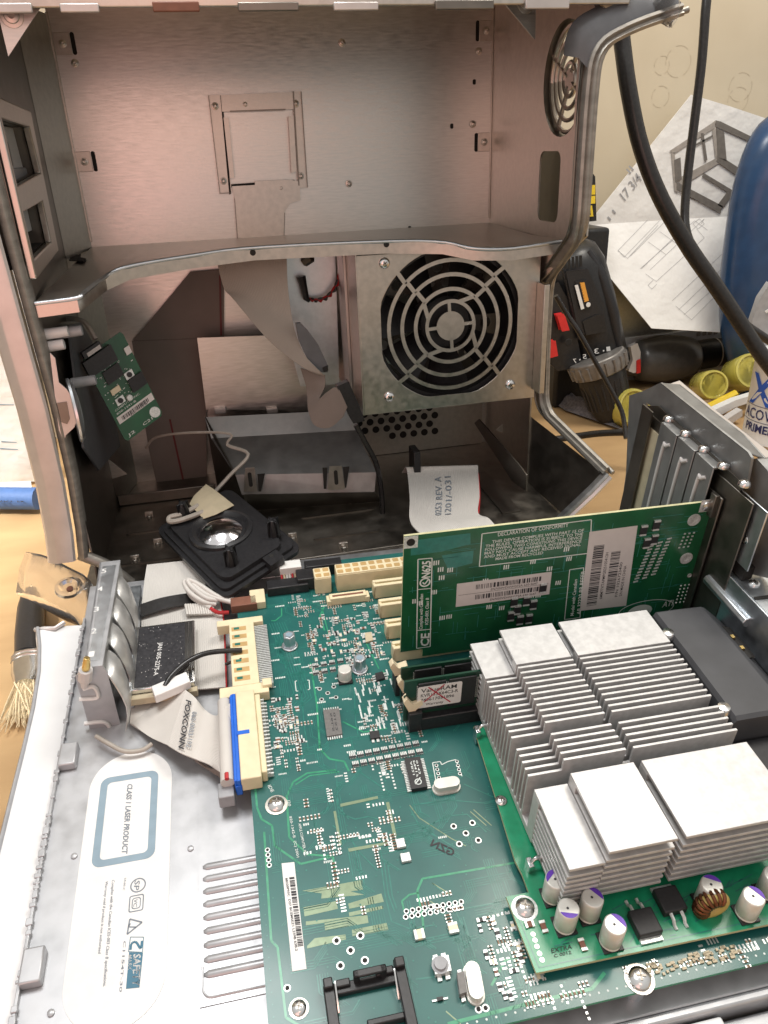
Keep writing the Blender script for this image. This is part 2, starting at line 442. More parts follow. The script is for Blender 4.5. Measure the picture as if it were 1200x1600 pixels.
# raised seams and folded tabs on the back panel
for q in ((9.55, 9.75, 19.86, 20.05, 22.3, 38.6), (44.85, 45.0, 19.9, 20.05, 22.3, 39)):
    mb = MB(); mb.box(*q); link('seam', mb, M['steel'], back, .03)
def tab_slot(p, slot_dx, h=1.5):
    x, y, z = p
    mb = MB(); mb.box(x - .62, x + .55, 19.93, 20.02, z - h / 2, z + h / 2); link('tab', mb, M['steel'], back, .03)
    mb = MB(); mb.prism([(x + slot_dx + a, 19.97, z + b) for a, b in rrect(-.16, .16, -h / 2, h / 2, .15)], (0, .02, 0)); link('slot', mb, M['dark_hole'], back)
for q, dx in (((10.41, 19.9, 36.57), .75), ((10.34, 19.9, 28.4), .75)): tab_slot(q, dx)
for q, dx in (((44.33, 19.9, 37.04), -.75), ((44.34, 19.9, 28.64), -.75)): tab_slot(q, dx)
rivets(back, [(10.41, 19.9, 36.57), (10.34, 19.9, 28.4), (11.01, 19.95, 35.27), (44.33, 19.9, 37.04), (44.34, 19.9, 28.64), (43.7, 19.95, 35.58), (43.26, 19.95, 30.09), (31.97, 19.95, 36.34), (31.93, 19.95, 25.81)], (0, -1, 0), .2)
for q in [(41.33, 19.96, 30), (43.34, 19.96, 33.32), (37.33, 19.96, 21.82)]:
    mb = MB(); mb.prism([(q[0] + a, q[1], q[2] + b) for a, b in rrect(-.14, .14, -.2, .2, .1)], (0, .03, 0)); link('hole', mb, M['dark_hole'], back)
# square mounting bracket
br = MB()
def fl(pts, y, t): br.prism([(p[0], y - .12, p[2]) for p in pts], (0, t + .12, 0))
fl([(21.78, 19.8, 32.83), (27.66, 19.8, 32.91), (27.6, 19.8, 31.66), (21.73, 19.8, 31.64)], 19.72, .1)
fl([(20.77, 19.8, 32.85), (21.79, 19.8, 32.87), (21.76, 19.8, 25.62), (20.73, 19.8, 25.57)], 19.84, .1)
fl([(27.67, 19.8, 32.96), (28.3, 19.8, 32.95), (28.23, 19.8, 25.67), (27.5, 19.8, 25.65)], 19.84, .1)
bracket = link('mounting_bracket', br, M['steel'], case, .09)
for pts in ([(21.78, 19.7, 31.22), (22.19, 19.7, 31.2), (22.1, 19.7, 26.7), (21.73, 19.7, 26.67)], [(27.07, 19.7, 31.15), (27.5, 19.7, 31.19), (27.39, 19.7, 26.97), (26.94, 19.7, 26.89)]):
    mb = MB(); mb.prism([(p[0], 19.45, p[2]) for p in pts], (0, .3, 0)); link('bracket_flange', mb, M['steel'], bracket, .09)
mb = MB()
mb.prism([(p[0], 19.55, p[2]) for p in [(21.81, 19.7, 26.07), (23.75, 19.7, 26.08), (23.79, 19.7, 26.38), (26.73, 19.7, 26.35), (27.6, 19.7, 26.21), (27.52, 19.7, 24.69), (26.61, 19.7, 24.47), (26.04, 19.7, 23.78), (25.77, 19.7, 21.48), (21.75, 19.7, 21.56), (21.96, 19.7, 25.11)]], (0, .25, 0))
link('bracket_foot', mb, M['steel'], bracket, .09)
mb = MB()
for a, b in (("345,150", "359,305"),):
    mb.prism([(p[0], 19.71, p[2]) for p in [(21.73, 19.72, 32.82), (21.88, 19.72, 32.82), (21.69, 19.72, 25.48), (21.52, 19.72, 25.43)]], (0, .03, 0))
mb.prism([(p[0], 19.71, p[2]) for p in [(21.78, 19.72, 26.22), (27.17, 19.72, 26.33), (27.15, 19.72, 26.13), (21.75, 19.72, 25.97)]], (0, .02, 0))
link('painted_shadow', mb, M['dark_hole'], bracket)  # dark strips paint shadow lines along the bracket, no real gap
for pts in ([(27.59, 19.6, 32.95), (27.7, 19.6, 32.95), (27.55, 19.6, 25.86), (27.44, 19.6, 25.87)], [(22.35, 19.6, 31.7), (26.9, 19.6, 31.72), (26.89, 19.6, 31.62), (22.34, 19.6, 31.61)], [(20.77, 19.6, 32.84), (20.82, 19.6, 32.84), (20.78, 19.6, 25.57), (20.73, 19.6, 25.58)], [(28.27, 19.6, 32.93), (28.33, 19.6, 32.93), (28.26, 19.6, 25.68), (28.2, 19.6, 25.68)], [(20.73, 19.6, 25.58), (21.69, 19.6, 25.58), (21.69, 19.6, 25.53), (20.72, 19.6, 25.53)], [(26.03, 19.6, 23.78), (26.09, 19.6, 23.78), (25.81, 19.6, 21.48), (25.76, 19.6, 21.49)], [(21.75, 19.6, 21.62), (21.91, 19.6, 25.12), (21.96, 19.6, 25.11), (21.81, 19.6, 21.61)]):
    mb = MB(); mb.prism([(p[0], 19.52, p[2]) for p in pts], (0, .03, 0)); link('painted_edge_shade', mb, M['steel_dark'], bracket)  # thin dark strips paint edge shade so the bracket stands out
rivets(bracket, [(21.22, 19.68, 32.06), (23.65, 19.68, 32.13), (27.78, 19.68, 32.07), (21.17, 19.68, 26.5), (27.74, 19.68, 26.61), (25.95, 19.68, 25.73)], (0, -1, 0), .19)

# front wall (at the left) with two drive-bay openings
mb = MB()
ROOFZ = 39.6
hole1 = [(8.6, 8.7, 30.6), (8.6, 9.2, 27.8), (8.6, 1.0, 27.2), (8.6, 1.0, 30.8)]
hole2 = [(8.6, 7.7, 26.1), (8.6, 7.6, 23.5), (8.6, 1.0, 23.1), (8.6, 1.0, 25.8)]
def sheet_with_holes(outer, holes, axis, at, t):
    """flat sheet (2D outline in the other two axes) with openings, thickness t"""
    bm = bmesh.new(); idx = [i for i in range(3) if i != axis]
    loops = [outer] + holes
    for lp in loops:
        vs = [bm.verts.new((q[0], q[1], 0)) for q in lp]
        for i in range(len(vs)): bm.edges.new((vs[i], vs[(i + 1) % len(vs)]))
    bmesh.ops.triangle_fill(bm, use_beauty=True, use_dissolve=False, edges=bm.edges[:])
    out = MB(); bm.verts.ensure_lookup_table(); bm.verts.index_update()
    def up(v, d):
        c = [0, 0, 0]; c[idx[0]], c[idx[1]] = v.co.x, v.co.y; c[axis] = at + d; return tuple(c)
    fs = [[v.index for v in f.verts] for f in bm.faces]
    n = len(bm.verts)
    out.add([up(v, 0) for v in bm.verts] + [up(v, t) for v in bm.verts], fs + [[n + i for i in f[::-1]] for f in fs] +
            [[e.verts[0].index, e.verts[1].index, n + e.verts[1].index, n + e.verts[0].index] for e in bm.edges if len(e.link_faces) == 1])
    bm.free(); return out
yz = lambda L: [(p[1], p[2]) for p in L]
fw_mb = sheet_with_holes([(0.35, -.3), (20, -.3), (20, 39.6), (0.35, 39.6)], [yz(hole1), yz(hole2)], 0, 8.3, -.12)
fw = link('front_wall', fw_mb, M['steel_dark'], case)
mb = MB(); mb.prism([(8.32, 14.5, .3), (9.62, 19.98, .3), (8.32, 19.98, .3)], (0, 0, 38.2)); link('corner_fold', mb, M['steel'], fw)
bay = sheet_with_holes([(.5, 31.9), (10.3, 31.6), (9.6, 22.7), (.5, 22.0)], [yz(hole1), yz(hole2)], 0, 8.32, .45)
link('drive_bay_frame', bay, M['steel'], case, .08)
for h in (hole1, hole2):
    mb = MB(); L = yz(h)
    for i in range(4):
        a, b = L[i], L[(i + 1) % 4]
        mb.add([(8.3, *a), (8.3, *b), (5.0, *b), (5.0, *a)], [(0, 1, 2, 3)])
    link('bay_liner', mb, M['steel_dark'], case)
mb = MB(); mb.box(7.6, 7.7, 4.6, 11.0, 27.3, 30.6); link('bay_cover', mb, M['white_plastic'], case, .2)
mb = MB(); mb.box(7.6, 7.7, 4.4, 7.6, 24.3, 26.2); link('bay_cover', mb, M['white_plastic'], case, .2)
mb = MB(); mb.box(5.2, 8.2, .6, 12.0, 22.6, 23.5); link('bay_shelf', mb, M['dark_hole'], case, .1)
mb = MB()
mb.box(7.2, 7.9, 1.5, 9.5, 27.0, 28.2); mb.box(7.3, 7.7, 3.6, 6.5, 28.2, 29.8); link('bay_latch', mb, M['grey_plastic'], case, .1)

# front post (left edge of the opening)
prof = [(8.28, .9), (8.26, -.05), (8.05, -.25), (7.75, -.12), (7.62, -.02), (7.5, -.3), (7.35, -.45), (7.2, -.47), (6.35, -.47), (6.2, -.45), (5.7, -.2), (5.55, 0), (5.5, .6), (5.5, 8.0), (5.7, 8.0), (5.7, .6), (6.4, -.2), (7.4, -.15), (8.1, .9)]
def sweep(mbx, prof, secs, a=0, b=None):
    n = len(prof); vs = []; fs = []
    for dx, dy, z in secs: vs += [(x + dx, y + dy, z) for x, y in prof]
    for i in range(len(secs) - 1):
        for k in range(n): fs.append((i * n + k, i * n + (k + 1) % n, (i + 1) * n + (k + 1) % n, (i + 1) * n + k))
    mbx.add(vs, fs)
secs = [(-.1, 0, 42), (-.05, 0, 34), (-.05, 0, 26), (.1, 0, 20), (.3, 0, 14), (.25, 0, 9), (0, 0, 5), (-.25, 0, 2.9)]
mb = MB(); sweep(mb, [p for p in prof if p[0] <= 7.5] , secs)
post = link('front_post', mb, M['post'], case, smooth=25)
mb = MB(); sweep(mb, [(8.28, .9), (8.26, -.05), (8.05, -.25), (7.75, -.12), (7.58, .1), (7.9, .9)], secs)
link('post_channel', mb, M['rail'], post, smooth=50)
mb = MB()
for y in (0,):
    pts = [(8.68, -0.2, 17.59), (8.91, -0.2, 17.24), (8.8, -0.2, 15.67), (9.17, -0.2, 15.21), (9.4, -0.2, 14.59), (9.3, -0.2, 12.94), (9.11, -0.2, 12.61), (8.49, -0.2, 12.14), (8.28, -0.2, 11.72), (8.13, -0.2, 12.54)]
    mb.prism(pts, (0, .12, 0))
link('latch_plate', mb, M['post'], post, .05)
mb = MB(); mb.prism([(8.41, -0.26, 14.37), (9.01, -0.26, 14.39), (8.96, -0.26, 13.22), (8.74, -0.26, 12.89), (8.41, -0.26, 13.06)], (0, .05, 0)); link('latch_opening', mb, M['steel_dark'], post)
mb = MB(); mb.lathe((9.16, 0.3, 13.59), (1, .25, 0), [(2.1, 0), (2.15, .15), (1.9, .35), (0.9, .5), (.05, .5)], 24); 
link('latch_disc', mb, M['zinc'], post)

# rear wall (at the right): stepped edge, round fan grille, rounded hole
RX = 45.0
ell = []
fc = (5.5, 32.3); FR = 3.6
ell = [(fc[0] + (FR - .2) * math.cos(2 * math.pi * i / 36), fc[1] + FR * math.sin(2 * math.pi * i / 36)) for i in range(36)]
sq = [(7.2 + a, 25.35 + b) for a, b in rrect(-2.0, 1.8, -2.45, 2.45, .7)]
mb = sheet_with_holes([(20, .2), (8.6, .2), (8.6, 6.9), (8.4, 18.0), (.3, 22.4), (.3, 39.6), (20, 39.6)], [ell, sq], 0, RX, .14)
rw = link('rear_wall', mb, M['steel'], case)
mb = MB()
for r in (3.3, 2.55, 1.8, 1.05):
    pth = [(RX + .5, fc[0] + r * .95 * math.cos(2 * math.pi * i / 32), fc[1] + r * math.sin(2 * math.pi * i / 32)) for i in range(33)]
    mb.tube(pth, .16, 6)
for a in range(4):
    c, s = math.cos(a * math.pi / 2 + .5), math.sin(a * math.pi / 2 + .5)
    mb.tube([(RX + .5, fc[0] + .5 * c, fc[1] + .5 * s), (RX + .5, fc[0] + 3.5 * c, fc[1] + 3.6 * s)], .16, 6)
mb.cyl((RX + .42, *fc), (RX + .6, *fc), .7, n=20)
link('fan_grille', mb, M['steel'], rw)
mb = MB(); n = len(ell)
mb.add([(RX - .02, *q) for q in ell] + [(RX + .9, fc[0] + (q[0] - fc[0]) * .98, fc[1] + (q[1] - fc[1]) * .98) for q in ell], [(i, (i + 1) % n, n + (i + 1) % n, n + i) for i in range(n)])
link('grille_collar', mb, M['steel_dark'], rw)
mb = MB(); mb.box(RX - .7, RX - .5, 1.6, 2.0, 22.6, 33.2); link('channel_strip', mb, M['steel'], rw, .05)
for z0, z1 in ((30.5, 31.4), (28.0, 29.3), (25.0, 26.3), (23.2, 24.0)):
    mb = MB(); mb.box(RX - .62, RX - .42, .9, 1.2, z0, z1); link('contact_tab', mb, M['post'], rw, .05)
mb = MB(); mb.box(RX + 1.2, RX + 1.3, 3.0, 12, 22.0, 28.4); link('recess_back', mb, M['steel_dark'], rw)
# rear post: thick rail following the stepped edge
def rounded(pts, r, n=5):
    """polyline with its corners rounded"""
    P_ = [Vector(p) for p in pts]; out = [P_[0]]
    for a, b, c in zip(P_, P_[1:], P_[2:]):
        q0 = b + (a - b).normalized() * min(r, (a - b).length * .45); q1 = b + (c - b).normalized() * min(r, (c - b).length * .45)
        for i in range(n + 1):
            t = i / n; out.append(q0 * (1 - t) ** 2 + b * 2 * t * (1 - t) + q1 * t * t)
    return out + [P_[-1]]
rail = rounded([(50.08, 0, 35.54), (46.8, 0, 34.69), (44.34, 0, 33.63), (44.21, 0, 30.6), (44.26, 0, 22.77), (45.81, 8.5, 18.44), (45.83, 8.6, 13.94), (45.94, 8.4, 7.35), (48.16, 0, 4.33)], 1.5)
def ribbon_rail(mbx, path, w, d):
    """rectangular bar swept along a path: w across x, d towards the viewer"""
    rows = []
    for i, p in enumerate(path):
        t = (path[min(i + 1, len(path) - 1)] - path[max(0, i - 1)]).normalized()
        a = t.cross(Vector((0, 1, 0))).normalized(); bq = t.cross(a).normalized()
        if bq.y < 0: bq = -bq
        rows.append([p + a * x + bq * y for x, y in ((-w, -d), (-w * .55, -d * 1.25), (0, -d * .8), (w * .5, -d * 1.25), (w, -d), (w, d), (-w, d))])
    n = 7; vs = [q for r in rows for q in r]; fs = []
    for i in range(len(rows) - 1):
        for k in range(n): fs.append((i * n + k, i * n + (k + 1) % n, (i + 1) * n + (k + 1) % n, (i + 1) * n + k))
    mbx.add(vs, fs + [list(range(n)), [(len(rows) - 1) * n + k for k in range(n)]])
mb = MB(); ribbon_rail(mb, rail, .36, .42); rp_ = link('rear_post', mb, M['rail'], case, smooth=40)
mb = MB(); mb.tube([p + Vector((.42, -.25, 0)) for p in rail], .2, 8); link('post_bead', mb, M['rail'], rp_, smooth=60)
mb = MB(); mb.grid([[p + Vector((-.1, -.3, .3)) for p in rail[:14]], [p + Vector((-.9, -.1, 1.1)) for p in rail[:14]], [p + Vector((-1.6, .5, 1.3)) for p in rail[:14]]], 0, (0, .1, .1)); link('handle_flange', mb, M['grey_dark'], rp_, smooth=60)
mb = MB(); mb.tube([p + Vector((-.5, .2, .05)) for p in rail[8:]], .1, 6); link('post_gasket', mb, M['steel_dark'], rp_, smooth=60)
mb = MB(); ribbon_rail(mb, [Vector(p) for p in ((48.3, 0, 4.09), (46.97, -0.1, 2.84), (44.15, -0.2, 0.41))], .4, .3); link('sill_rail', mb, M['zinc'], case, smooth=40)
mb = MB(); mb.add([(45.14, 8.6, .2), (45.14, 8.6, 6.6), (48.7, .2, 3.6), (45.3, .2, .4)], [(0, 1, 2, 3)]); link('lower_cheek', mb, M['steel_dark'], case)

# roof, floor, gussets, upper lip
mb = MB(); mb.box(6, 50, 0, 20.1, 39.6, 39.9); roof = link('roof', mb, M['steel'], case)
mb = MB(); mb.box(7.5, 46.5, -.25, -.02, 35.85, 40.0); mb.box(7.5, 46.5, -.02, 1.0, 39.3, 39.6); link('roof_lip', mb, M['steel'], roof, .08)
random.seed(4)
for x0, w_, mt in ((9.2, 2.6, 'post'), (13.2, 2.0, 'post'), (18, 2.5, 'brown'), (22.6, 3.4, 'steel_dark'), (28, 2.6, 'post'), (34, 3.6, 'steel_dark'), (39.6, 2.8, 'post')):
    mb = MB(); mb.box(x0, x0 + w_, -.5, -.27, 35.6, 36.0 + .2 * random.random()); link('lip_clip', mb, M[mt], roof, .06)
def gusset(a, b, c, t, rv, n):
    mb = MB(); mb.prism([a, b, c], t); g = link('gusset', mb, M['steel_back'], case, .05)
    rivets(g, [rv], n, .42)
gusset((9.74, 1.2, 36.21), (12.03, 1.2, 36.14), (9.79, 1.2, 33.82), (0, .12, 0), (10.42, 1.2, 35.74), (0, -1, 0))
gusset((42.71, 5.5, 37.4), (39.83, 5.5, 37.4), (42.75, 5.5, 34.71), (0, .12, 0), (42.01, 5.5, 36.83), (0, -1, 0))
gusset((7.24, 14.5, 6.05), (9.63, 14.5, 3.28), (6.63, 14.5, 2.68), (0, .12, 0), (7.67, 14.5, 3.59), (0, -1, 0))
gusset((46.89, 15, 5.36), (44.32, 15, 3.29), (46.9, 15, 1.93), (0, .12, 0), (45.99, 15, 2.97), (0, -1, 0))

fl_mb = MB(); fl_mb.prism([(7.2, .2, .1), (45.5, .2, .1), (45.3, 8.6, .1), (45.1, 20.1, .1), (7.2, 20.1, .1)], (0, 0, .15))
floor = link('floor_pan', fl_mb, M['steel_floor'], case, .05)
for x0, x1, y in ((9.5, 17.0, 8.4), (9.0, 18, 3.0), (24.5, 30, 3.0), (24, 30.5, 7.2), (34, 38, 6.2)):
    mb = MB(); mb.prism([(x0 + a * (x1 - x0), y + b, .25) for a, b in rrect(0, 1, -.12, .12, .1)], (0, 0, .1)); link('floor_rib', mb, M['steel_dark'], floor, .06)
for x, y in ((11.2, 11.5), (12.2, 6.0), (14.3, 4.2), (15.0, 8.6), (10.6, 3.6), (18.2, 1.0), (26.6, 1.0), (28.6, 9.4), (22.9, 3.8), (34.4, 2.6), (38.2, 4.1)):
    mb = MB(); mb.box(x - .35, x + .35, y - .12, y + .12, .25, .75); mb.lathe((x, y - .3, .25), (0, 0, 1), [(.22, 0), (.2, .25), (.08, .3)], 10); link('floor_stud', mb, M['steel'], floor, .03)
mb = MB(); mb.box(13.5, 44.2, .0, .2, -.3, .35); mb.box(16.8, 20.2, .2, 1.2, .26, .5); link('floor_lip', mb, M['steel_dark'], floor, .05)
mb = MB(); mb.tube(spline([(7.42, 0.3, 3.06), (8.04, 0.3, 2.64), (9.13, 0.3, 1.83), (9.93, 0.3, 0.83), (10.48, 0.3, 0.08)], 14), .42, 8); link('corner_bead', mb, M['rail'], floor, smooth=60)
mb = MB(); mb.box(8.4, 17, 14.5, 14.9, .3, 1.3); link('back_lip', mb, M['steel_dark'], floor, .06)
# perforated strip at the foot of the back panel
mb = MB(); mb.box(29, 44.5, 19.6, 19.78, .3, 6.2); strip = link('vent_strip', mb, M['steel'], case)
for r_ in range(4):
    for c_ in range(12):
        x = 31.6 + c_ * 1.12 + (r_ % 2) * .56; z = 2.2 + r_ * .85
        if x < 40 and (r_ or c_ > 2):
            mb = MB(); mb.prism([(x + a, 19.58, z + b) for a, b in arc(0, 0, .36, 0, 342, 11)], (0, .03, 0)); link('vent_hole', mb, M['dark_hole'], strip)
# partition standing on the floor
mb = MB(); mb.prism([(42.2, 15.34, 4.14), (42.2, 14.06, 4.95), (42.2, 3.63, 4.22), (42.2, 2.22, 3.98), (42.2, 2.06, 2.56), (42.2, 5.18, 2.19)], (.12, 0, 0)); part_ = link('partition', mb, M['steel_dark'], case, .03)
mb = MB(); mb.box(40.6, 42.2, 3, 12, .27, .4); link('partition_foot', mb, M['steel_dark'], part_)
mb = MB(); mb.prism([(46.52, 14.72, 0.45), (47.25, 14.85, 0.45), (47.39, 11.96, 0.45), (46.32, 11.29, 0.45)], (0, 0, .04)); link('bright_patch', mb, M['zinc'], part_)

mb = MB(); mb.box(8, 44.6, .6, 20, -1.3, .08); link('base_shell', mb, M['white_plastic'], case, .2)
for x, y in ((9.5, 9), (9.5, 16), (40, 12), (40, 17)):
    mb = MB(); mb.box(x, x + 3.6, y, y + 3, -8, -1.25); link('foot', mb, M['white_plastic'], case, .4)
# shelf between the two chambers, lip bent down along its free edge
fe = [(8.4, .3, 20.7), (10.89, 0.3, 20.85), (11.27, 0.9, 21.04), (12.29, 4.2, 21.51), (13.79, 5, 21.97), (18.08, 6, 22.3), (22.36, 6.6, 22.49), (31.98, 6.6, 22.35), (36.29, 6.2, 22.09), (38.46, 5.2, 21.6), (41.32, 4.8, 21.47), (45.21, 4.4, 21.81), (44.9, 4.6, 21.6)]
fe = [Vector(p) for p in fe]
rows = [[Vector((9.6 + (45 - 9.6) * i / 12, 20, 21.9)) for i in range(13)], [Vector((p.x, p.y, p.z)) for p in fe]]
rows = [[a.lerp(b, t) for a, b in zip(*rows)] for t in (0, .33, .66, 1)]
low = [p + Vector((0, -.12, -.12)) for p in fe]; low2 = [p + Vector((0, -.12, -.95)) for p in fe]
mb = MB(); mb.grid(rows + [low, low2]); mb.grid([[q + Vector((0, .25, -.15)) for q in r] for r in rows[:3]] + [[q + Vector((0, .15, -.9)) for q in fe]])
shelf = link('shelf', mb, M['steel'], case, smooth=40)
mb = MB(); mb.tube(spline([p + Vector((0, -.1, -.1)) for p in fe], 50), .14, 6); link('shelf_bead', mb, M['zinc'], shelf, smooth=70)
for p in [(22.31, 6.4, 22.08), (32.12, 6.4, 22.05)]:
    mb = MB(); mb.lathe((p[0], 6.46, p[2]), (0, -1, 0), [(.22, 0), (.2, .05), (.02, .06)], 14); link('lip_hole', mb, M['dark_hole'], shelf)
mb = MB(); mb.prism([(8.25, 17.79, 21.6), (8.72, 19.9, 21.6), (9.33, 14.94, 21.6), (9.91, 13.76, 21.6), (9.88, 12.14, 21.6), (8.72, 13.2, 21.6)], (0, 0, .05)); link('shelf_slot', mb, M['dark_hole'], shelf)

# fan box: square plate with a ring grille, side wall, fan behind
FY = 7.14
fx0, fx1, fz0, fz1 = 29.95, 44.7, 8.85, 21.3
FC = (37.28, 15.5); R0 = 6.0
octo = []
for i in range(64):
    a = 2 * math.pi * i / 64; r = min(R0, 5.65 / max(abs(math.cos(a)), abs(math.sin(a)), 1e-6) if abs(math.sin(a)) > .8 or abs(math.cos(a)) > .8 else R0)
    octo.append((FC[0] + r * math.cos(a), FC[1] + r * math.sin(a)))
mb = sheet_with_holes([(fx0, fz0), (fx1, fz0), (fx1, fz1), (fx0, fz1)], [octo], 1, FY, .15)
plate = link('fan_plate', mb, M['steel'], case, .03)
mb = MB()
def ringbar(r, w, gap=None):
    N = 64; vs = []
    for i in range(N):
        a = 2 * math.pi * i / N; c, s = math.cos(a), math.sin(a)
        for rr_, y in ((r - w, FY), (r + w, FY), (r + w, FY + .15), (r - w, FY + .15)): vs.append((FC[0] + rr_ * c, y, FC[1] + rr_ * s))
    mb.add(vs, [(i * 4 + k, i * 4 + (k + 1) % 4, ((i + 1) % N) * 4 + (k + 1) % 4, ((i + 1) % N) * 4 + k) for i in range(N) for k in range(4)])
for r in (5.05, 3.98, 2.88, 1.0): ringbar(r, .15)
ringbar(2.0 - .05, .14)
mb.lathe((FC[0], FY + .15, FC[1]), (0, -1, 0), [(1.15, 0), (1.15, .152), (.01, .153)], 40)
for a in (4, 94, 184, 274):          # inner straight spokes
    c, s = math.cos(math.radians(a)), math.sin(math.radians(a))
    mb.obox((FC[0] + c * 1.55, FY + .075, FC[1] + s * 1.55), (c * .5, 0, s * .5), (-s * .13, 0, c * .13), (0, .076, 0))
for a in (60, 150, 240, 330):        # outer swept spokes
    for r0, r1, da in ((1.95, 2.95, 22), (2.85, 4.02, 2), (3.95, 5.1, 2), (5.0, 6.1, 2)):
        a0, a1 = math.radians(a - (14 if r0 > 2 else -10)), math.radians(a - (14 if r0 > 2 else -10) - da)
        p, q = Vector((FC[0] + r0 * math.cos(a0), FY + .075, FC[1] + r0 * math.sin(a0))), Vector((FC[0] + r1 * math.cos(a1), FY + .075, FC[1] + r1 * math.sin(a1)))
        d = q - p; nrm = Vector((-d.z, 0, d.x)).normalized()
        mb.obox((p + q) / 2, d / 2, nrm * .16, (0, .077, 0))
link('ring_grille', mb, M['steel'], plate)
for q in ((32.05, 20.65), (32.05, 10.2), (42.5, 10.2), (42.5, 20.65)): screw('screw', (q[0], FY, q[1]), (0, -1, 0), .42, plate)
mb = MB(); mb.box(fx0 - .1, fx0, FY + .02, 19.9, fz0, 21.4); side = link('fan_box_side', mb, M['steel'], case)
mb = MB(); mb.box(fx0 - .35, fx0 - .1, 11.5, 14.5, 9.5, 21.3); link('side_strip', mb, M['post'], side, .04)
mb = MB(); mb.box(fx0, fx1, FY + .3, 15, fz0, fz0 + .12); link('fan_box_floor', mb, M['steel_dark'], case)
mb = MB(); mb.box(fx1 - .25, fx1 + .2, 5.6, 7.1, 9.6, 18.4); link('side_rail', mb, M['steel'], case, .05)
# the fan itself, in the dark behind the grille
fan = thing('cooling_fan', 'black cooling fan behind the round ring grille plate', 'fan', (FC[0], 11, 9.0))
mb = MB(); 
N = 40
vs = []
for i in range(N):
    a = 2 * math.pi * i / N
    r = 5.75
    sqr = min(6.0 / max(abs(math.cos(a)), abs(math.sin(a))), 6.9)
    for rr_, y in ((r, 7.7), (sqr, 7.7), (sqr, 11.2), (r, 11.2)): vs.append((FC[0] + rr_ * math.cos(a), y, FC[1] + rr_ * math.sin(a)))
mb.add(vs, [(i * 4 + k, i * 4 + (k + 1) % 4, ((i + 1) % N) * 4 + (k + 1) % 4, ((i + 1) % N) * 4 + k) for i in range(N) for k in range(4)])
link('housing', mb, M['black_plastic'], fan)
mb = MB(); mb.lathe((FC[0], 11, FC[1]), (0, -1, 0), [(2.1, 0), (2.1, 2.5), (1.9, 2.7), (.02, 2.7)], 28); link('hub', mb, M['black_plastic'], fan)
for k_ in range(7):
    a = 2 * math.pi * k_ / 7
    mb = MB(); rows = []
    for r in (2.0, 3.2, 4.4, 5.5):
        rows.append([(FC[0] + r * math.cos(a + t * .6), 10.6 - 2.2 * t, FC[1] + r * math.sin(a + t * .6)) for t in (0, .33, .66, 1)])
    mb.grid(rows, 0, (0, .12, 0)); link('blade', mb, M['black_plastic'], fan)
mb = sheet_with_holes([(fx0, fz0), (fx1, fz0), (fx1, fz1), (fx0, fz1)], [[(FC[0] + gx * 1.45 + (gz % 2) * .7 + .5 * math.cos(i * math.pi / 4), FC[1] + gz * 1.25 + .5 * math.sin(i * math.pi / 4)) for i in range(8)] for gx in range(-3, 4) for gz in range(-3, 4)], 1, 13.2, .1)
link('fan_box_back', mb, M['steel_dark'], case)

# ---------------------------------------------------------------- loose things inside the case
# taupe ribbon lying folded against the back panel
rc = thing('ribbon_cable', 'wide taupe ribbon cable folded flat against the back panel', 'ribbon cable', (14, 19.6, .4))
mb = MB()
mb.prism([(p[0], 19.5, p[2]) for p in [(11.55, 19.5, 13.81), (17.39, 19.5, 19.4), (20.31, 19.5, 19.42), (19.56, 19.5, 13.58), (17.37, 19.5, 13.42)]], (0, .1, 0)); link('upper_fold', mb, M['ribbon_dark'], rc)
mb = MB()
mb.prism([(p[0], 19.38, p[2]) for p in [(11.52, 19.4, 13.9), (17.45, 19.4, 13.61), (17.04, 19.4, 6.96), (15.91, 19.4, -2.19), (11.44, 19.4, -1.57), (11.25, 19.4, 3.79)]], (0, .1, 0)); link('lower_run', mb, M['ribbon_dark_r'], rc)
for y_, pts in ((19.33, [(19.81, 19.4, 18.98), (19.97, 19.4, 18.97), (19.41, 19.4, 13.73), (19.24, 19.4, 13.75)]), (19.3, [(13.55, 19.35, 6.41), (13.72, 19.35, 6.39), (14.04, 19.35, -0.53), (13.86, 19.35, -0.51)])):
    mb = MB(); mb.prism([(p[0], y_, p[2]) for p in pts], (0, .06, 0)); link('red_edge', mb, M['red_dim'], rc)

# lighter plates behind the middle ribbon
pl = thing('cover_plate', 'smooth silver cover plate standing behind the ribbon cable', 'metal plate', (22, 17, .4))
mb = MB(); mb.prism([(p[0], 16.8, p[2]) for p in [(17.26, 16.8, 14.23), (27.43, 16.8, 13.71), (27, 16.8, 6.69), (25.52, 16.8, 6.35), (23.91, 16.8, 7.02), (22.97, 16.8, 7.06), (17.13, 16.8, 7.75)]], (0, .12, 0)); link('plate', mb, M['steel_back'], pl, .03)
for q in [(18.37, 16.7, 7.58), (23.02, 16.7, 7.08)]:
    mb = MB(); mb.box(q[0] - .5, q[0] + .5, 16.3, 16.8, q[2] - .2, q[2] + .25); link('hook', mb, M['post'], pl, .04)
pm = thing('power_bracket', 'pale metal bracket plate standing beside the fan box', 'metal plate', (27.5, 15, .4))
mb = MB(); mb.prism([(p[0], 15.2, p[2]) for p in [(25.1, 15.2, 20.82), (29.62, 15.2, 20.64), (29.22, 15.2, 9.36), (25.72, 15.2, 9.48), (25.03, 15.2, 13.23)]], (0, .12, 0)); link('plate', mb, M['zinc'], pm, .03)
mb = MB(); q = (27.19, 15.1, 20.34); mb.tube([(q[0] - .3, 15.0, q[2] - .2), (q[0] + .3, 14.6, q[2] + .2)], .42, 6); link('nut', mb, M['steel_dark'], pm)

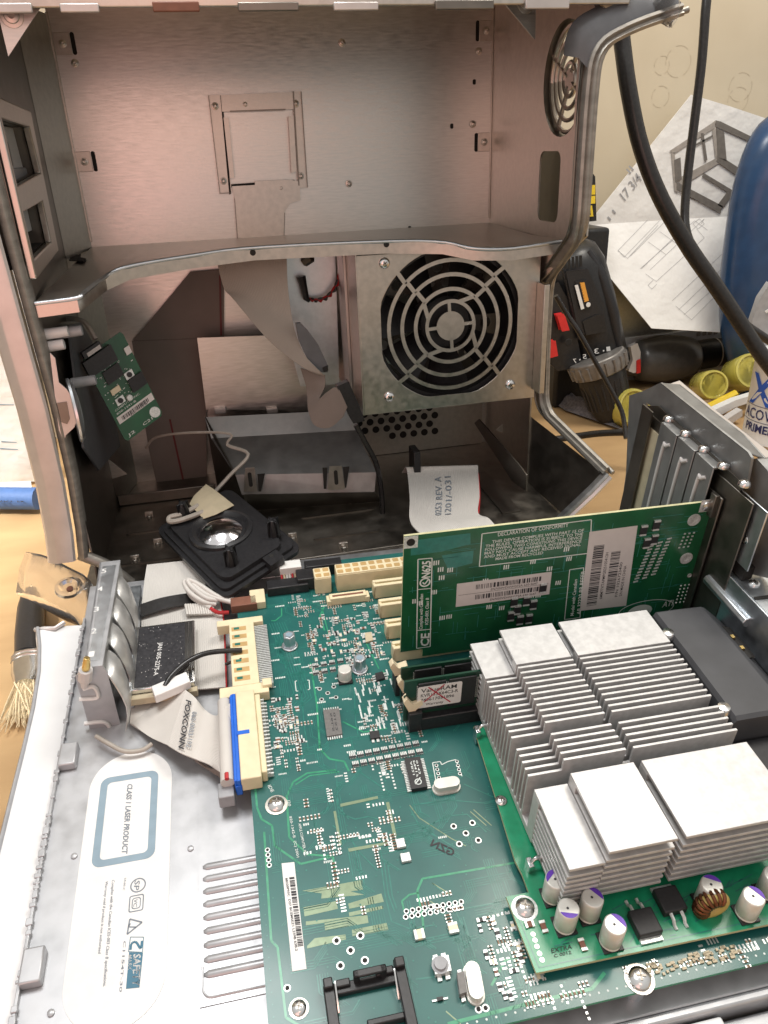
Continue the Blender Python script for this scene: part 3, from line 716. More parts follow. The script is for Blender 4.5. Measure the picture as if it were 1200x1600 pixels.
# twisted red and black wire with its plug
tw = thing('twisted_wire', 'thin twisted red and black wire with a small black plug', 'wire', (26, 14, 12))
pth = spline([(30.4, 14.3, 20.68), (29.94, 14.3, 19.48), (29.42, 14.3, 18.16), (28.58, 14.3, 17.27), (27.63, 14.3, 17.02), (26.93, 14.3, 17.18)], 60)
for nm, mt, ph in (('red_strand', 'red', 0), ('black_strand', 'black_plastic', math.pi)):
    mb = MB(); mb.tube([p + Vector((.12 * math.cos(i * .55 + ph), 0, .12 * math.sin(i * .55 + ph))) for i, p in enumerate(pth)], .11, 6); link(nm, mb, M[mt], tw)
mb = MB(); mb.tube([(27.03, 14.3, 17.07), (26.73, 14.3, 17.3), (26.59, 14.3, 18.26), (26.45, 14.3, 19.1)], [.2, .28, .32, .4], 6); link('plug', mb, M['black_plastic'], tw)

# middle ribbon: wide at the shelf, folded and twisted to a connector
mr_ = thing('ribbon_cable', 'grey ribbon cable hanging twisted beneath the shelf beside the fan', 'ribbon cable', (24, 8, 12))
mb = MB()
mb.strip([(19.72, 10, 21.44), (20.01, 9.6, 19.32), (20.61, 9, 18.52), (22.85, 7.5, 15.52), (25.02, 6.4, 13.59), (26.16, 6, 12.93)],
         [(24.93, 9, 21.31), (24.78, 8.6, 19.13), (24.85, 8, 16.82), (25.02, 7, 15.54), (25.55, 6.3, 14.17), (26.74, 5.6, 12.83)], .1, 30)
link('hanging_run', mb, M['ribbon_mid_r'], mr_, smooth=60)
mb = MB(); mb.prism([(24.92, 6.4, 16.83), (25.3, 6.4, 16.84), (25.83, 6.4, 16.18), (26.48, 6.4, 15.15), (27.15, 6.4, 13.39), (27.07, 6.4, 12.9), (26.57, 6.4, 12.94), (25.56, 6.4, 14.14), (25.08, 6.4, 15.42)], (0, .5, 0)); link('connector', mb, M['grey_dark'], mr_, .08)
mb = MB(); mb.prism([(26.68, 6.3, 13.31), (27.09, 6.3, 13.47), (27.11, 6.3, 13.07), (26.75, 6.3, 12.95)], (0, .1, 0)); link('connector_key', mb, M['dark_hole'], mr_)
mb = MB()
mb.strip([(25.11, 7.4, 13.19), (25.44, 7.2, 11.4), (25.37, 6.8, 9.94), (25.74, 6.4, 8.74), (26.88, 6.2, 8.46), (27.99, 6, 9.27)],
         [(26.9, 6.8, 12.6), (26.81, 6.6, 11.74), (26.31, 6.4, 10.91), (26.93, 6.2, 11.42), (27.73, 6, 11.71), (28.38, 5.9, 10.1)], .1, 26)
link('looped_run', mb, M['ribbon_dark_r'], mr_, smooth=60)
mb = MB(); mb.prism([(27.62, 5.9, 11.85), (28.61, 5.9, 12.16), (29.58, 5.9, 9.34), (29.71, 5.9, 8.79), (28.77, 5.9, 8.68), (28.49, 5.9, 9.24)], (0, .8, 0)); link('end_connector', mb, M['black_plastic'], mr_, .1)
mb = MB(); mb.tube(spline([(29.02, 6.2, 8.44), (29.68, 6.2, 6.93), (30.55, 6.2, 4.85), (30.88, 6.2, 2.18), (30.89, 6.2, -0.36)], 20), .22, 6); link('black_lead', mb, M['black_rubber'], mr_)

# drive tray under the silver plate
tr = thing('drive_tray', 'empty dark steel drive tray with two slotted tabs', 'drive tray', (24, 11, .3))
mb = MB()
t0, t1, t2, t3 = (16.99, 15, 7.61), (30.47, 13, 7.48), (30.79, 7.6, 3.51), (19.01, 9, 4.23)
t0b, t1b = (17.32, 13.5, 6.11), (30.05, 12.5, 5.76)
mb.grid([[t0, t1], [t0b, t1b], [t3, t2]], 0, (0, .08, -.12)); tray = link('tray_top', mb, M['zinc_dull'], tr, smooth=20)
f0, f1, f2, f3 = [(19.23, 7.5, 4.8), (30.78, 7.5, 3.67), (30.53, 7.5, 1.73), (19.43, 7.5, 2.99)]
mb = MB(); mb.grid([[(19.01, 9, 4.23), (30.79, 7.6, 3.51)], [(19.32, 8.6, 2.53), (30.47, 7.2, 1.87)]], 0, (0, .12, 0)); lipo = link('tray_lip', mb, M['zinc_dull'], tr)
for a in ("378,741 402,740 405,768 375,770 378,745", "512,731 536,730 541,764 508,766 512,735"):
    pass
for P_ in ([(19.86, 7.9, 5.13), (20.64, 7.9, 5.09), (20.62, 7.9, 2.95), (19.51, 7.9, 3.04)], [(26.74, 7, 4.79), (27.77, 7, 4.72), (27.91, 7, 2.59), (26.43, 7, 2.67)]):
    mb = MB(); mb.prism(P_, (0, .1, 0)); tb = link('lip_tab', mb, M['steel'], lipo, .03)
    c = sum((Vector(p) for p in P_), Vector()) / 4
    mb = MB(); mb.prism([(c.x + a, c.y - .05, c.z + b) for a, b in rrect(-.16, .16, -.6, .7, .15)], (0, .04, 0)); link('tab_slot', mb, M['dark_hole'], tb)
for P_ in ([(20.79, 7.8, 4.54), (21.42, 7.8, 4.52), (20.93, 7.8, 2.95), (20.72, 7.8, 2.98)], [(26.15, 7, 4.75), (26.57, 7, 4.7), (26.33, 7, 2.81), (26.12, 7, 2.83)], [(27.85, 6.9, 4.63), (28.39, 6.9, 4.62), (28.01, 6.9, 2.74), (27.9, 6.9, 2.76)]):
    mb = MB(); mb.prism(P_, (0, .06, 0)); link('lip_notch', mb, M['dark_hole'], lipo)
mb = MB(); mb.prism([(19.43, 8.5, 2.56), (30.45, 7.1, 1.91), (31.4, 8.5, .3), (20, 10, .3)], (0, .1, 0)); link('tray_front', mb, M['steel_dark'], tr)
mb = MB(); mb.prism([(16.99, 15, 7.61), (19.01, 9, 4.23), (19.8, 9.2, .3), (17.2, 15, .3)], (.1, 0, 0)); link('tray_side', mb, M['steel_dark'], tr)

# small front-panel board hanging by its plug
sb = thing('small_circuit_board', 'small green circuit board hanging tilted near the front post', 'circuit board', (11.5, 7.6, 8))
A, B, Cc, Dd = [Vector(p) for p in ((9.16, 7.4, 15.41), (12.14, 8.6, 16.93), (14.52, 8.2, 9.78), (11.13, 7, 8.78))]
ux, vy = (B - A), (Dd - A)
Cc = B + vy * 1.02
nn = ux.cross(vy).normalized()
if nn.y > 0: nn = -nn
P = lambda a, b, h=0.0: A + ux * a + vy * b + nn * h
mb = MB(); mb.prism([P(.0, .04), P(.04, 0), P(.96, 0), P(1, .04), P(1, .96), P(.95, 1), P(.05, 1), P(0, .96)], -nn * .15)
bd = link('board', mb, M['board_bright'], sb)
bd.data.materials[0] = M['board_card']
def blk(name, a0, a1, b0, b1, h, mt, par, bev=.02):
    mb = MB(); mb.prism([P(a0, b0, .002), P(a1, b0, .002), P(a1, b1, .002), P(a0, b1, .002)], nn * h); return link(name, mb, M[mt], par, bev)
blk('chip', .22, .62, .24, .38, .25, 'chip', sb); blk('large_connector', -.06, .62, .03, .2, 1.0, 'black_plastic', sb, .06)
blk('relay', .62, .98, .46, .6, .4, 'black_plastic', sb, .15); blk('crystal', .2, .42, .44, .5, .2, 'clip', sb, .06)
for a, b in ((.62, .38), (.2, .55)):
    bt = blk('push_button', a, a + .2, b, b + .075, .18, 'solder', sb); 
    mb = MB(); mb.lathe(P(a + .1, b + .037, .18), nn, [(.2, 0), (.2, .12), (.01, .13)], 12); link('button_cap', mb, M['chip'], bt)
blk('connector_cap', .02, .45, -.06, .01, .9, 'black_plastic', sb, .06); blk('plug_label', .1, .42, -.03, .01, .95, 'label_grey', sb)
blk('jumper', .86, .99, .16, .24, .2, 'label', sb)
blk('barcode_label', .06, .98, .72, .8, .02, 'label', sb)
mb = MB(); barcode(mb, P(.16, .785, .03), ux * .7, vy * -.045, .01, 3, 26)
mb.text('820-1215-B', P(.35, .795, .03), P(.8, .795, .03), P(.35, .785, .03), .012); link('barcode', mb, M['ink'], sb)
mb = MB()
mb.text('COMPUTER INC.', P(.1, .66, .012), P(.75, .66, .012), P(.1, .64, .012)); mb.text('820-1241-B', P(.1, .70, .012), P(.6, .70, .012), P(.1, .68, .012))
mb.text('C21', P(.5, .97, .012), P(.75, .97, .012), P(.5, .94, .012)); mb.text('J2', P(.1, .97, .012), P(.28, .97, .012), P(.1, .94, .012))
rnd = random.Random(8)
for i in range(70):
    a, b = rnd.uniform(.06, .9), rnd.uniform(.2, .6); s = rnd.choice((.02, .03, .05)); t_ = rnd.choice((.006, .01))
    mb.flat([P(a, b, .012), P(a + s, b, .012), P(a + s, b + t_, .012), P(a, b + t_, .012)])
link('silkscreen', mb, M['silk'], sb)
mb = MB(); mb.lathe(P(.86, .92, 0), nn, [(.42, 0), (.42, .02), (.25, .02), (.22, .02)], 18); link('mounting_hole', mb, M['solder'], sb)
mb = MB(); mb.lathe(P(.5, .62, 0), nn, [(.25, 0), (.25, .3), (.2, .34), (.01, .35)], 14); link('round_capacitor', mb, M['solder'], sb)
# plastic carrier behind that board, with pegs
cr_ = thing('panel_carrier', 'grey plastic carrier with pegs at the inner front wall', 'plastic carrier', (8.8, 9, 6))
mb = MB(); mb.prism([(8.9, 5.83, 18.16), (8.9, 10.97, 17.35), (8.9, 16.75, 13.21), (8.9, 20.6, 4.29), (8.9, 5.42, 7.34), (8.9, 1.79, 10.47)], (.15, 0, 0)); link('carrier_plate', mb, M['grey_dark'], cr_, .05)
for a, b, l_, mt in ((70, 523, 1.1, 'white_plastic'), (88, 521, 1.4, 'grey_plastic'), (72, 544, 1.1, 'white_plastic'), (118, 599, 1.6, 'grey_plastic')):
    pass
for p, l_, mt in (((8.18, 1.2, 18.51), 1.6, 'white_plastic'), ((8.87, 1.6, 18.41), 1.7, 'grey_plastic'), ((8.08, 1.2, 17.7), 1.3, 'white_plastic'), ((9.03, 2.5, 14.87), 1.6, 'grey_plastic')):
    mb = MB(); mb.cyl(p, (p[0] + l_, p[1], p[2] + .1), .36, .33, 12); link('peg', mb, M[mt], cr_, .04)
lp = MB(); lp.tube(spline([(10.28, 8.2, 16.55), (9.55, 8.8, 17.81), (7.88, 9.6, 17.89), (7.8, 9.2, 17.03), (8.78, 8.4, 16.4)], 20), .2, 6)
tag(link('wire_loop', lp, M['wire_grey'], None, base=(9.5, 8.5, 15)), 'grey wire loop behind the plug of the hanging green board', 'wire')
# speaker lead
ld = MB(); ld.tube(spline([(11.9, 12, 6.4), (13.04, 11, 7.59), (16.03, 9, 8.32), (19.05, 8.4, 8.07), (18.7, 8.0, 7.3), (20.25, 7, 6.67), (18.64, 6, 5.49), (16.95, 5.2, 4.21)], 36), [.11] * 20 + [.15] * 16, 6)
tag(link('speaker_lead', ld, M['wire_grey'], None, base=(18, 7, 6)), 'thin grey two-wire lead running up from the taped speaker', 'wire')

# white ribbon lying on the case floor, with print
wr = thing('ribbon_cable', 'pale printed ribbon cable curving down onto the case floor', 'ribbon cable', (36, 8, .4))
mb = MB()
Lw = [(33.6, 10, 2.13), (33.78, 9.2, 2.92), (33.69, 8.2, 2.48), (32.74, 3.8, 2.39), (32.01, 1, 1.94), (32.19, -0.3, 1.58), (32.86, -1.2, 1.21)]
Rw = [(40.49, 10, 1.44), (40.45, 9.2, 2.27), (40.17, 8.2, 1.95), (38.77, 3.8, 1.86), (37.7, 1, 1.64), (38.1, -0.3, 1.73), (38.42, -1.2, 1.38)]
mb.strip(Lw, Rw, .1, 40); link('ribbon', mb, M['ribbon_r'], wr, smooth=70)
mb = MB(); mb.tube(spline([Vector(p) + Vector((.03, 0, 0)) for p in Rw[2:5]], 10), .07, 6); link('red_edge', mb, M['red'], wr)
mb = MB(); SL, SR = spline(Lw, 41), spline(Rw, 41)
def on_strip(a, t, lift=.15):
    f = t * 40; i = int(f); f -= i
    p, q = SL[i].lerp(SL[i + 1], f), SR[i].lerp(SR[i + 1], f); tn = (SL[i + 1] - SL[i]).cross(q - p).normalized()
    if tn.y > 0: tn = -tn
    return p.lerp(q, a) + tn * lift
def print_on(s_, a0, a1, t0, t1):
    vs, fs = letters(s_); x0 = min(v[0] for v in vs); x1 = max(v[0] for v in vs)
    mb.add([on_strip(a0 + (a1 - a0) * v[1] / .7, t0 + (t1 - t0) * (v[0] - x0) / (x1 - x0)) for v in vs], fs)
print_on('0253 REV. A', .46, .37, .66, .36); print_on('1201/-031', .60, .51, .66, .36)
link('printing', mb, M['ink_grey'], wr)
mb = MB(); mb.box(34.4, 35.0, 8.6, 10.5, .3, 4.5); link('socket', mb, M['black_plastic'], wr, .05)

# speaker module lying across the hinge
A, B, Cc, Dd = [Vector(p) for p in ((12.98, 1.73, 3.6), (18.13, 6.28, 4.6), (23.22, -3.96, 3.4), (17.06, -6.44, 2.2))]
nn = (B - A).cross(Dd - A).normalized()
nn = nn if nn.z > 0 else -nn
# true rectangle from the far-left corner
ux = ((B - A) + (Cc - Dd)) / 2; vy = ((Dd - A) + (Cc - B)) / 2
o_ = (A + B + Cc + Dd) / 4 - ux / 2 - vy / 2
P = lambda a, b, h=0.0: o_ + ux * a + vy * b + nn * h
sp = thing('speaker_module', 'black square speaker plate with a mirror dome and masking tape', 'speaker', tuple(P(.5, .5, -1.4)))
def lay(pts, h0, h1, mbx): mbx.prism([P(a, b, h0) for a, b in pts], nn * (h1 - h0))
mb = MB(); lay(rrect(-.01, 1.01, -.01, 1.01, .09), -.55, -.25, mb); lay(rrect(.03, .97, .03, .97, .08), -.25, .0, mb); lay(rrect(.09, .86, .08, .93, .1), 0, .38, mb)
plate_ = link('plate', mb, M['black_plastic'], sp, .16, segs=3)
dc = (.47, .47)
mb = MB(); mb.lathe(P(*dc, .38), nn, [(2.35, 0), (2.3, .22), (2.05, .3), (1.9, .2), (1.75, .08), (1.7, 0)], 40); link('ring', mb, M['black_plastic'], sp)
mb = MB(); mb.lathe(P(*dc, .36), nn, [(1.68, .02), (1.5, .12), (1.1, .38), (.6, .52), (.02, .56)], 32); link('dome', mb, M['silver_dome'], sp)
for a, b in ((.28, .82), (.86, .80), (.30, .12)):
    mb = MB(); mb.tube([P(a, b, .3), P(a, b, 1.1), P(a, b, 1.7)], [.5, .42, .26], 8)
    for k_ in range(4):
        an = k_ * math.pi / 2
        mb.obox(P(a, b, .95), (ux.normalized() * math.cos(an) + vy.normalized() * math.sin(an)) * .5, (vy.normalized() * math.cos(an) - ux.normalized() * math.sin(an)) * .07, nn * .75)
    link('peg', mb, M['black_plastic'], sp, .04)
mb = MB(); lay([(.56, .86), (.74, .86), (.74, 1.04), (.56, 1.04)], -.25, .3, mb); tb = link('screw_tab', mb, M['black_plastic'], sp, .1)
mb = MB(); mb.lathe(P(.65, .96, .3), nn, [(.18, 0), (.16, .02), (.01, .02)], 12); link('tab_hole', mb, M['dark_hole'], tb)
tp = MB(); rows = [[P(.30 + .3 * j / 4 + .05 * i / 4, -.16 + .36 * i / 4 + .06 * j / 4, .75 - .1 * i / 4 + .25 * math.sin(j * .8) * .4 - .18 * (i == 4)) for j in range(5)] for i in range(5)]
rows = [[(15.72, 4.01, 4.9), (16.7, 5.06, 5.3), (17.21, 4.23, 5.2)], [(15.36, 2.99, 4.7), (16.79, 2.61, 5.1), (17.97, 3.06, 4.9)], [(16.34, 0.9, 4.3), (17.31, 0.75, 4.6), (18.66, 2.18, 4.5)]]
tp.grid(rows, 0, (0, 0, .03)); link('masking_tape', tp, M['tape'], sp, smooth=60)
mb = MB(); mb.tube(spline([(16.37, 1.71, 4.5), (14.81, 1.26, 4.3), (13.92, 1.41, 4.2), (13.93, 1.76, 4.4), (14.83, 1.84, 4.5), (16.03, 2.55, 4.7)], 24), .2, 8); link('lead_end', mb, M['wire_grey'], sp)

# ---------------------------------------------------------------- the folded-down door (door frame from here on)
door = thing('case_door', 'silver case door folded down flat carrying the circuit boards', 'computer case door', (27, -18, -.5), DOOR)
D = lambda name, mb, mt, par, bev=0, smooth=35: link(name, mb, M[mt] if isinstance(mt, str) else [M[q] for q in mt], par, bev, smooth)
mb = MB(); mb.box(7.9, 46.4, -34.2, -.7, .7, 1.3); panel = D('inner_panel', mb, 'alu_door', door, .05)
# white outer shell curving along the left edge
prof = [(5.3, -2.4), (5.45, -.6), (5.6, .5), (5.75, 1.15), (5.95, 1.42), (6.3, 1.45), (7.0, 1.25), (7.85, 1.15), (7.85, .4), (6, .2), (5.7, -2.4)]
ys = [-4.7, -6.5, -9, -12, -15, -18, -22, -26, -30, -35.4]
off = [-.9, -.5, -.15, 0, 0, -.05, -.1, -.15, -.2, -.2]
mb = MB(); n = len(prof)
vs = [(x + (o if x < 6.5 else 0), y, z) for y, o in zip(ys, off) for x, z in prof]
mb.add(vs, [(i * n + k, i * n + (k + 1) % n, (i + 1) * n + (k + 1) % n, (i + 1) * n + k) for i in range(len(ys) - 1) for k in range(n)] + [list(range(n)), [(len(ys) - 1) * n + k for k in range(n)]])
shell = D('outer_shell', mb, 'white_plastic', door, 0, 40)
mb = MB(); mb.tube([(5.25, -4.72, .95), (5.0, -4.7, .9), (4.85, -4.75, 1.3), (6.2, -5.1, 1.5), (6.7, -4.6, 1.5)], .16, 6); D('shell_lip', mb, 'post', shell, 0, 60)
mb = MB(); mb.tube([(5.92 + o, y, 1.42) for y, o in zip(ys, off)], .13, 6); D('shell_bead', mb, 'grey_plastic', shell, 0, 60)
# raised fence, clips along the left of the inner panel
mb = MB(); mb.box(7.9, 8.05, -34.2, -4.4, 1.3, 1.55)
random.seed(2)
yy = -5
while yy > -33.5:
    hh = random.uniform(.05, .4); mb.box(7.84 + random.uniform(-.05, .05), 8.1, yy - hh, yy, 1.45, 1.54 + .08 * random.random()); yy -= hh + random.choice((.1, .2, .5, .9))
D('edge_strip', mb, 'alu_door', panel, .03)
for p in ((8.47, -16.1, 1.5), (8.44, -27.27, 1.5)):
    mb = MB(); mb.box(p[0] - .45, p[0] + .45, p[1] - .75, p[1] + .75, 1.3, 1.85); D('edge_clip', mb, 'alu_door', panel, .08)
mb = MB(); mb.prism([(15.35, -16, 1.3), (15.35, -30.2, 1.3), (18.6, -30.2, 1.3), (18.6, -16, 1.3)], (0, 0, .06)); D('raised_field', mb, 'alu_door', panel, .05)
for i in range(9):
    y = -24.0 - i * .62
    mb = MB(); mb.tube([(15.55, y, 1.3), (15.75, y, 1.3), (18.3, y, 1.3)], [.1, .19, .19], 14); D('vent_rib', mb, 'alu_door', panel, 0, 70)
mb = MB(); mb.tube([(15.5 + a, -29.9 + b, 1.37) for a, b in arc(.4, .4, .4, 180, 270, 5)] + [(18.2, -29.9, 1.37)], .05, 6); mb.tube([(15.5, -29.5, 1.37), (15.5, -28.6, 1.37)], .05, 6); D('rib_edge', mb, 'alu_door', panel)
rnd = random.Random(5)
for p in ((14.97, -22.85, 1.32), (9.39, -29.16, 1.32), (9.44, -22.13, 1.32)):
    mb = MB(); mb.lathe((p[0], p[1], 1.3), (0, 0, 1), [(.16, 0), (.15, .08), (.08, .12), (.01, .12)], 10); D('dimple', mb, 'alu_door', panel)
# safety label
lx, ly0, ly1, lr = 11.86, -16.3, -30.4, 2.12
mb = MB(); mb.prism([(lx + a, b, 1.305) for a, b in rrect(-lr, lr, ly1, ly0, lr, 14)], (0, 0, .02)); lab = D('safety_label', mb, 'white_plastic', door, .01)
lab.data.materials[0] = M['label']
LZ = 1.335
q0, q1, q2, q3 = [(10.26, -17.61, 1.34), (13.24, -17.92, 1.34), (13.3, -22.86, 1.34), (10.34, -23.09, 1.34)]
cx = sum(q[0] for q in (q0, q1, q2, q3)) / 4; cy = sum(q[1] for q in (q0, q1, q2, q3)) / 4
w2 = (abs(q1[0] - q0[0]) + abs(q2[0] - q3[0])) / 4; h2 = (abs(q0[1] - q3[1]) + abs(q1[1] - q2[1])) / 4
def rframe(mbx, cx, cy, w, h, r, t, z):
    O = rrect(cx - w, cx + w, cy - h, cy + h, r, 5); I = rrect(cx - w + t, cx + w - t, cy - h + t, cy + h - t, max(.02, r - t * .6), 5); n = len(O)
    mbx.add([(*p, z) for p in O] + [(*p, z) for p in I], [(i, (i + 1) % n, n + (i + 1) % n, n + i) for i in range(n)])
mb = MB(); rframe(mb, cx, cy, w2, h2, .45, .36, LZ); D('label_border', mb, 'ink_blue', lab)
mb = MB(); mb.text('CLASS 1 LASER PRODUCT', *[(11.69, -18.39, 1.34), (11.69, -22.46, 1.34), (11.95, -18.45, 1.34)]); D('laser_lettering', mb, 'ink_grey', lab)
mb = MB(); mb.text('Complies with the Canadian ICES-003 Class B specifications.', *[(11.34, -23.75, 1.34), (11.38, -28.55, 1.34), (11.47, -23.78, 1.34)], 0)
mb.text('Warranty void if product is not authorised', *[(11.05, -23.76, 1.34), (11.04, -27.11, 1.34), (11.17, -23.78, 1.34)]); mb.text('C1154T-30', *[(12.08, -26.77, 1.34), (12.06, -28.9, 1.34), (12.19, -26.79, 1.34)])
mb.text('UL60-C', *[(11.91, -23.77, 1.34), (11.88, -24.37, 1.34), (12, -23.79, 1.34)])
D('small_print', mb, 'ink_grey', lab)
def ring2(mbx, c, r, t, z, n=28):
    mbx.add([(c[0] + (r - s * t) * math.cos(2 * math.pi * i / n), c[1] + (r - s * t) * math.sin(2 * math.pi * i / n), z) for s in (0, 1) for i in range(n)], [(i, (i + 1) % n, n + (i + 1) % n, n + i) for i in range(n)])
def seg(mbx, a, b, w, z=None):
    a, b = Vector(a), Vector(b)
    if z is not None: a.z = b.z = z
    d = (b - a); nn_ = Vector((-d.y, d.x, 0)).normalized() * w / 2
    mbx.flat([a - nn_, b - nn_, b + nn_, a + nn_])
mb = MB()
c = (12.56, -24.26, 1.34); ring2(mb, c, .36, .06, LZ); mb.text('SP', *[(12.4, -24, 1.34), (12.37, -24.48, 1.34), (12.64, -24.05, 1.34)])
c = (12.53, -25.13, 1.34); rframe(mb, c[0], c[1], .33, .4, .1, .05, LZ); rframe(mb, c[0], c[1], .2, .27, .12, .04, LZ); mb.text('VC', *[(12.42, -24.92, 1.34), (12.41, -25.29, 1.34), (12.58, -24.95, 1.34)])
T = [(12.84, -26.09, 1.34), (12.29, -25.83, 1.34), (12.22, -26.51, 1.34)]; 
for i in range(3): seg(mb, T[i], T[(i + 1) % 3], .07, LZ)
c = (12.45, -26.16, 1.34); seg(mb, (c[0] - .12, c[1] + .12, LZ), (c[0] - .2, c[1] - .02, LZ), .06); seg(mb, (c[0] - .2, c[1] - .02, LZ), (c[0] + .14, c[1] - .1, LZ), .06)
D('approval_marks', mb, 'ink_grey', lab)
mb = MB(); mb.flat([(12.95, -27.47, 1.34), (12.88, -28.89, 1.34), (12.33, -28.83, 1.34), (12.36, -27.33, 1.34)]); D('safety_block', mb, 'ink_teal', lab)
mb = MB(); sq = [(12.94, -26.78, 1.34), (12.93, -27.44, 1.34), (12.33, -27.29, 1.34), (12.37, -26.66, 1.34)]
for i in range(4): seg(mb, sq[i], sq[(i + 1) % 4], .03, LZ)
sw = spline([(12.88, -26.93, 1.34), (12.84, -27.26, 1.34), (12.63, -26.94, 1.34), (12.44, -26.96, 1.34), (12.41, -27.23, 1.34)], 14)
for a, b in zip(sw, sw[1:]): seg(mb, a, b, .1, LZ)
D('swirl_mark', mb, 'ink_teal', lab)
mb = MB(); mb.text('SAFETY', *[(12.56, -27.44, 1.34), (12.59, -28.79, 1.34), (12.86, -27.5, 1.34)], 0); mb.text('MARK', *[(12.33, -27.43, 1.34), (12.36, -28.08, 1.34), (12.48, -27.46, 1.34)]); D('safety_lettering', mb, 'label', lab)

# hinge along the back edge
hg = []
for i in range(19):
    x0 = 20.4 + i * 1.32
    mb = MB(); mb.cyl((x0, -.35, .25), (x0 + 1.24, -.35, .25), .26, n=10); mb.box(x0 + (0 if i % 2 else .02), x0 + 1.22, -.36, .3 if i % 2 else -1.1, .0, .1); hg.append(D('hinge_knuckle', mb, 'chrome', door, 0, 40))
mb = MB(); mb.box(18.8, 45, -2.2, -.55, .75, 1.38); D('hinge_leaf', mb, 'zinc', panel, .06)
mb = MB(); mb.box(18.2, 19.4, -1.6, -.5, 1.3, 1.75); mb.lathe((18.3, -.2, 1.0), (0, 0, 1), [(.4, 0), (.4, .5), (.25, .7), (.05, .75)], 14); D('hinge_post', mb, 'zinc', door, .05)
# front rail below the motherboard edge
mb = MB(); mb.box(8, 46.4, -34.6, -34.2, -.6, 1.3); mb.box(30, 48, -35.6, -34.75, -1.1, .45); D('front_rail', mb, 'alu_door', door, .12)
mb = MB(); mb.box(32.5, 47, -35.9, -35.5, -1.2, .8); mb.box(34.2, 36.6, -35.95, -34.7, -.2, .95); mb.box(24, 28, -35.6, -34.7, -.4, .7); D('front_lip', mb, 'white_plastic', door, .12)
mb = MB(); mb.box(27.6, 30.2, -35.2, -34.62, .3, .7); D('rail_foam', mb, 'tape', door, .1)

# connector wall with slot covers along the right edge
WX = 46.05
mb = MB(); mb.box(WX + .1, WX + .22, -5.2, -4.6, 1.3, 13.9)
mb.prism([(WX + .08, -4.6, 1.3), (WX + .08, -4.6, 14.1), (WX + .08, -5.9, 14.1), (WX + .08, -5.9, 1.3)], (.1, 0, 0))
mb.box(WX + .45, WX + .55, -16.5, -4.7, 1.3, 13.6)
wallp = D('slot_wall', mb, 'steel_dark', door, .03)
# outer flange: folded sheet that stands out beyond the covers
FXp = [(-3.0, 14.0), (-3.9, 15.1), (-5.2, 16.2), (-6.2, 16.15)]
out_ = [(46.9, -1.54, 13.46), (46.9, -3.32, 14.54), (46.9, -4.97, 15.73), (46.9, -5.84, 15.97), (46.9, -14.37, 15.42), (46.9, -14.96, 15.02), (46.9, -15.06, 14.17), (46.9, -7.45, 14.97), (46.9, -3.85, 14.12), (46.9, -3.1, 9.86), (46.9, -3.78, 6.48), (46.9, -4.43, 2.29), (46.9, -3.77, 1.81), (46.9, -2.78, 6.43)]
mb = MB(); mb.prism([(46.9, -1.53, 13.26), (46.9, -3.14, 14.32), (46.9, -4.9, 15.7), (46.9, -14.42, 15.7), (46.9, -14.85, 15.53), (46.9, -15.11, 13.95), (46.9, -3.82, 13.77), (46.9, -4.85, 6.04), (46.9, -4.92, 2.63), (46.9, -3.94, 1.93), (46.9, -3.24, 7.81)], (.16, 0, 0)); fl_ = D('wall_flange', mb, 'zinc', door, .05)
fl_.data.materials[0] = M['zinc_dull']
mb = MB(); mb.prism([(46.6, -4.51, 13.88), (46.6, -5.65, 14.41), (46.6, -15.31, 14.1), (46.6, -14.95, 13.17), (46.6, -5.35, 13.52), (46.6, -5.75, 11.31), (46.6, -6.75, 6.75), (46.6, -6.09, 6.32), (46.6, -4.85, 11.33)], (.12, 0, 0)); D('slot_frame', mb, 'steel_dark', door, .04)
mb = MB(); rows = [[(46.9, -4.9, 15.7), (46.9, -9, 15.7), (46.9, -12.08, 15.69), (46.9, -14.42, 15.7)], [(48.2, -4.97, 15.53), (48.2, -8.76, 15.47), (48.2, -12.09, 15.49), (48.2, -14.37, 15.13)]]
mb.grid(rows, 0, (0, 0, -.1)); mb.grid([rows[1], [(48.4, -5.02, 14.99), (48.4, -8.87, 14.84), (48.4, -12.14, 14.99), (48.4, -14.49, 14.51)]], 0, (.1, 0, 0)); D('flange_top', mb, 'zinc_dull', door, .03)
mb = MB(); mb.prism([(47.6, -13.93, 12.77), (47.6, -14.42, 13.58), (47.6, -13.9, 14.84), (47.6, -14.43, 15.22), (47.6, -15.49, 15.05), (47.6, -16.22, 14.46), (47.6, -18.45, 9.75), (47.6, -16.65, 8.77), (47.6, -15.06, 11.13)], (.9, 0, 0)); D('flange_end', mb, 'zinc_dull', door, .12)
YS = [-7.2 - 2.032 * k for k in range(5)]
for k, y in enumerate(YS[1:], 1):
    if k < 4:
        mb = MB(); mb.box(WX - .05, WX + .05, y - .95 + 1.0, y + .95 + 1.0, 2.0, 14.0); mb.box(WX - .05, WX + 1.1, y + .06, y + 1.94, 13.95, 14.1)
        cv = D('slot_cover', mb, 'zinc_dull', door, .04)
        mb = MB(); mb.tube(spline([(WX - .08, y + 1.1, 3.5), (WX - .08, y + 1.1, 12.2), (WX - .06, y + .85, 12.9), (WX - .02, y + .5, 13.2)], 14), .12, 8); D('cover_rib', mb, 'label_grey', cv, 0, 60)
for k, y in enumerate(YS):
    s_ = screw('slot_screw', (WX + .5, y, 14.12), (0, 0, 1), .36, door, h=.9)
mb = MB(); mb.box(WX + .38, WX + .45, -6.9, -5.6, 3, 12.8); D('brown_strip', mb, 'tape', wallp)
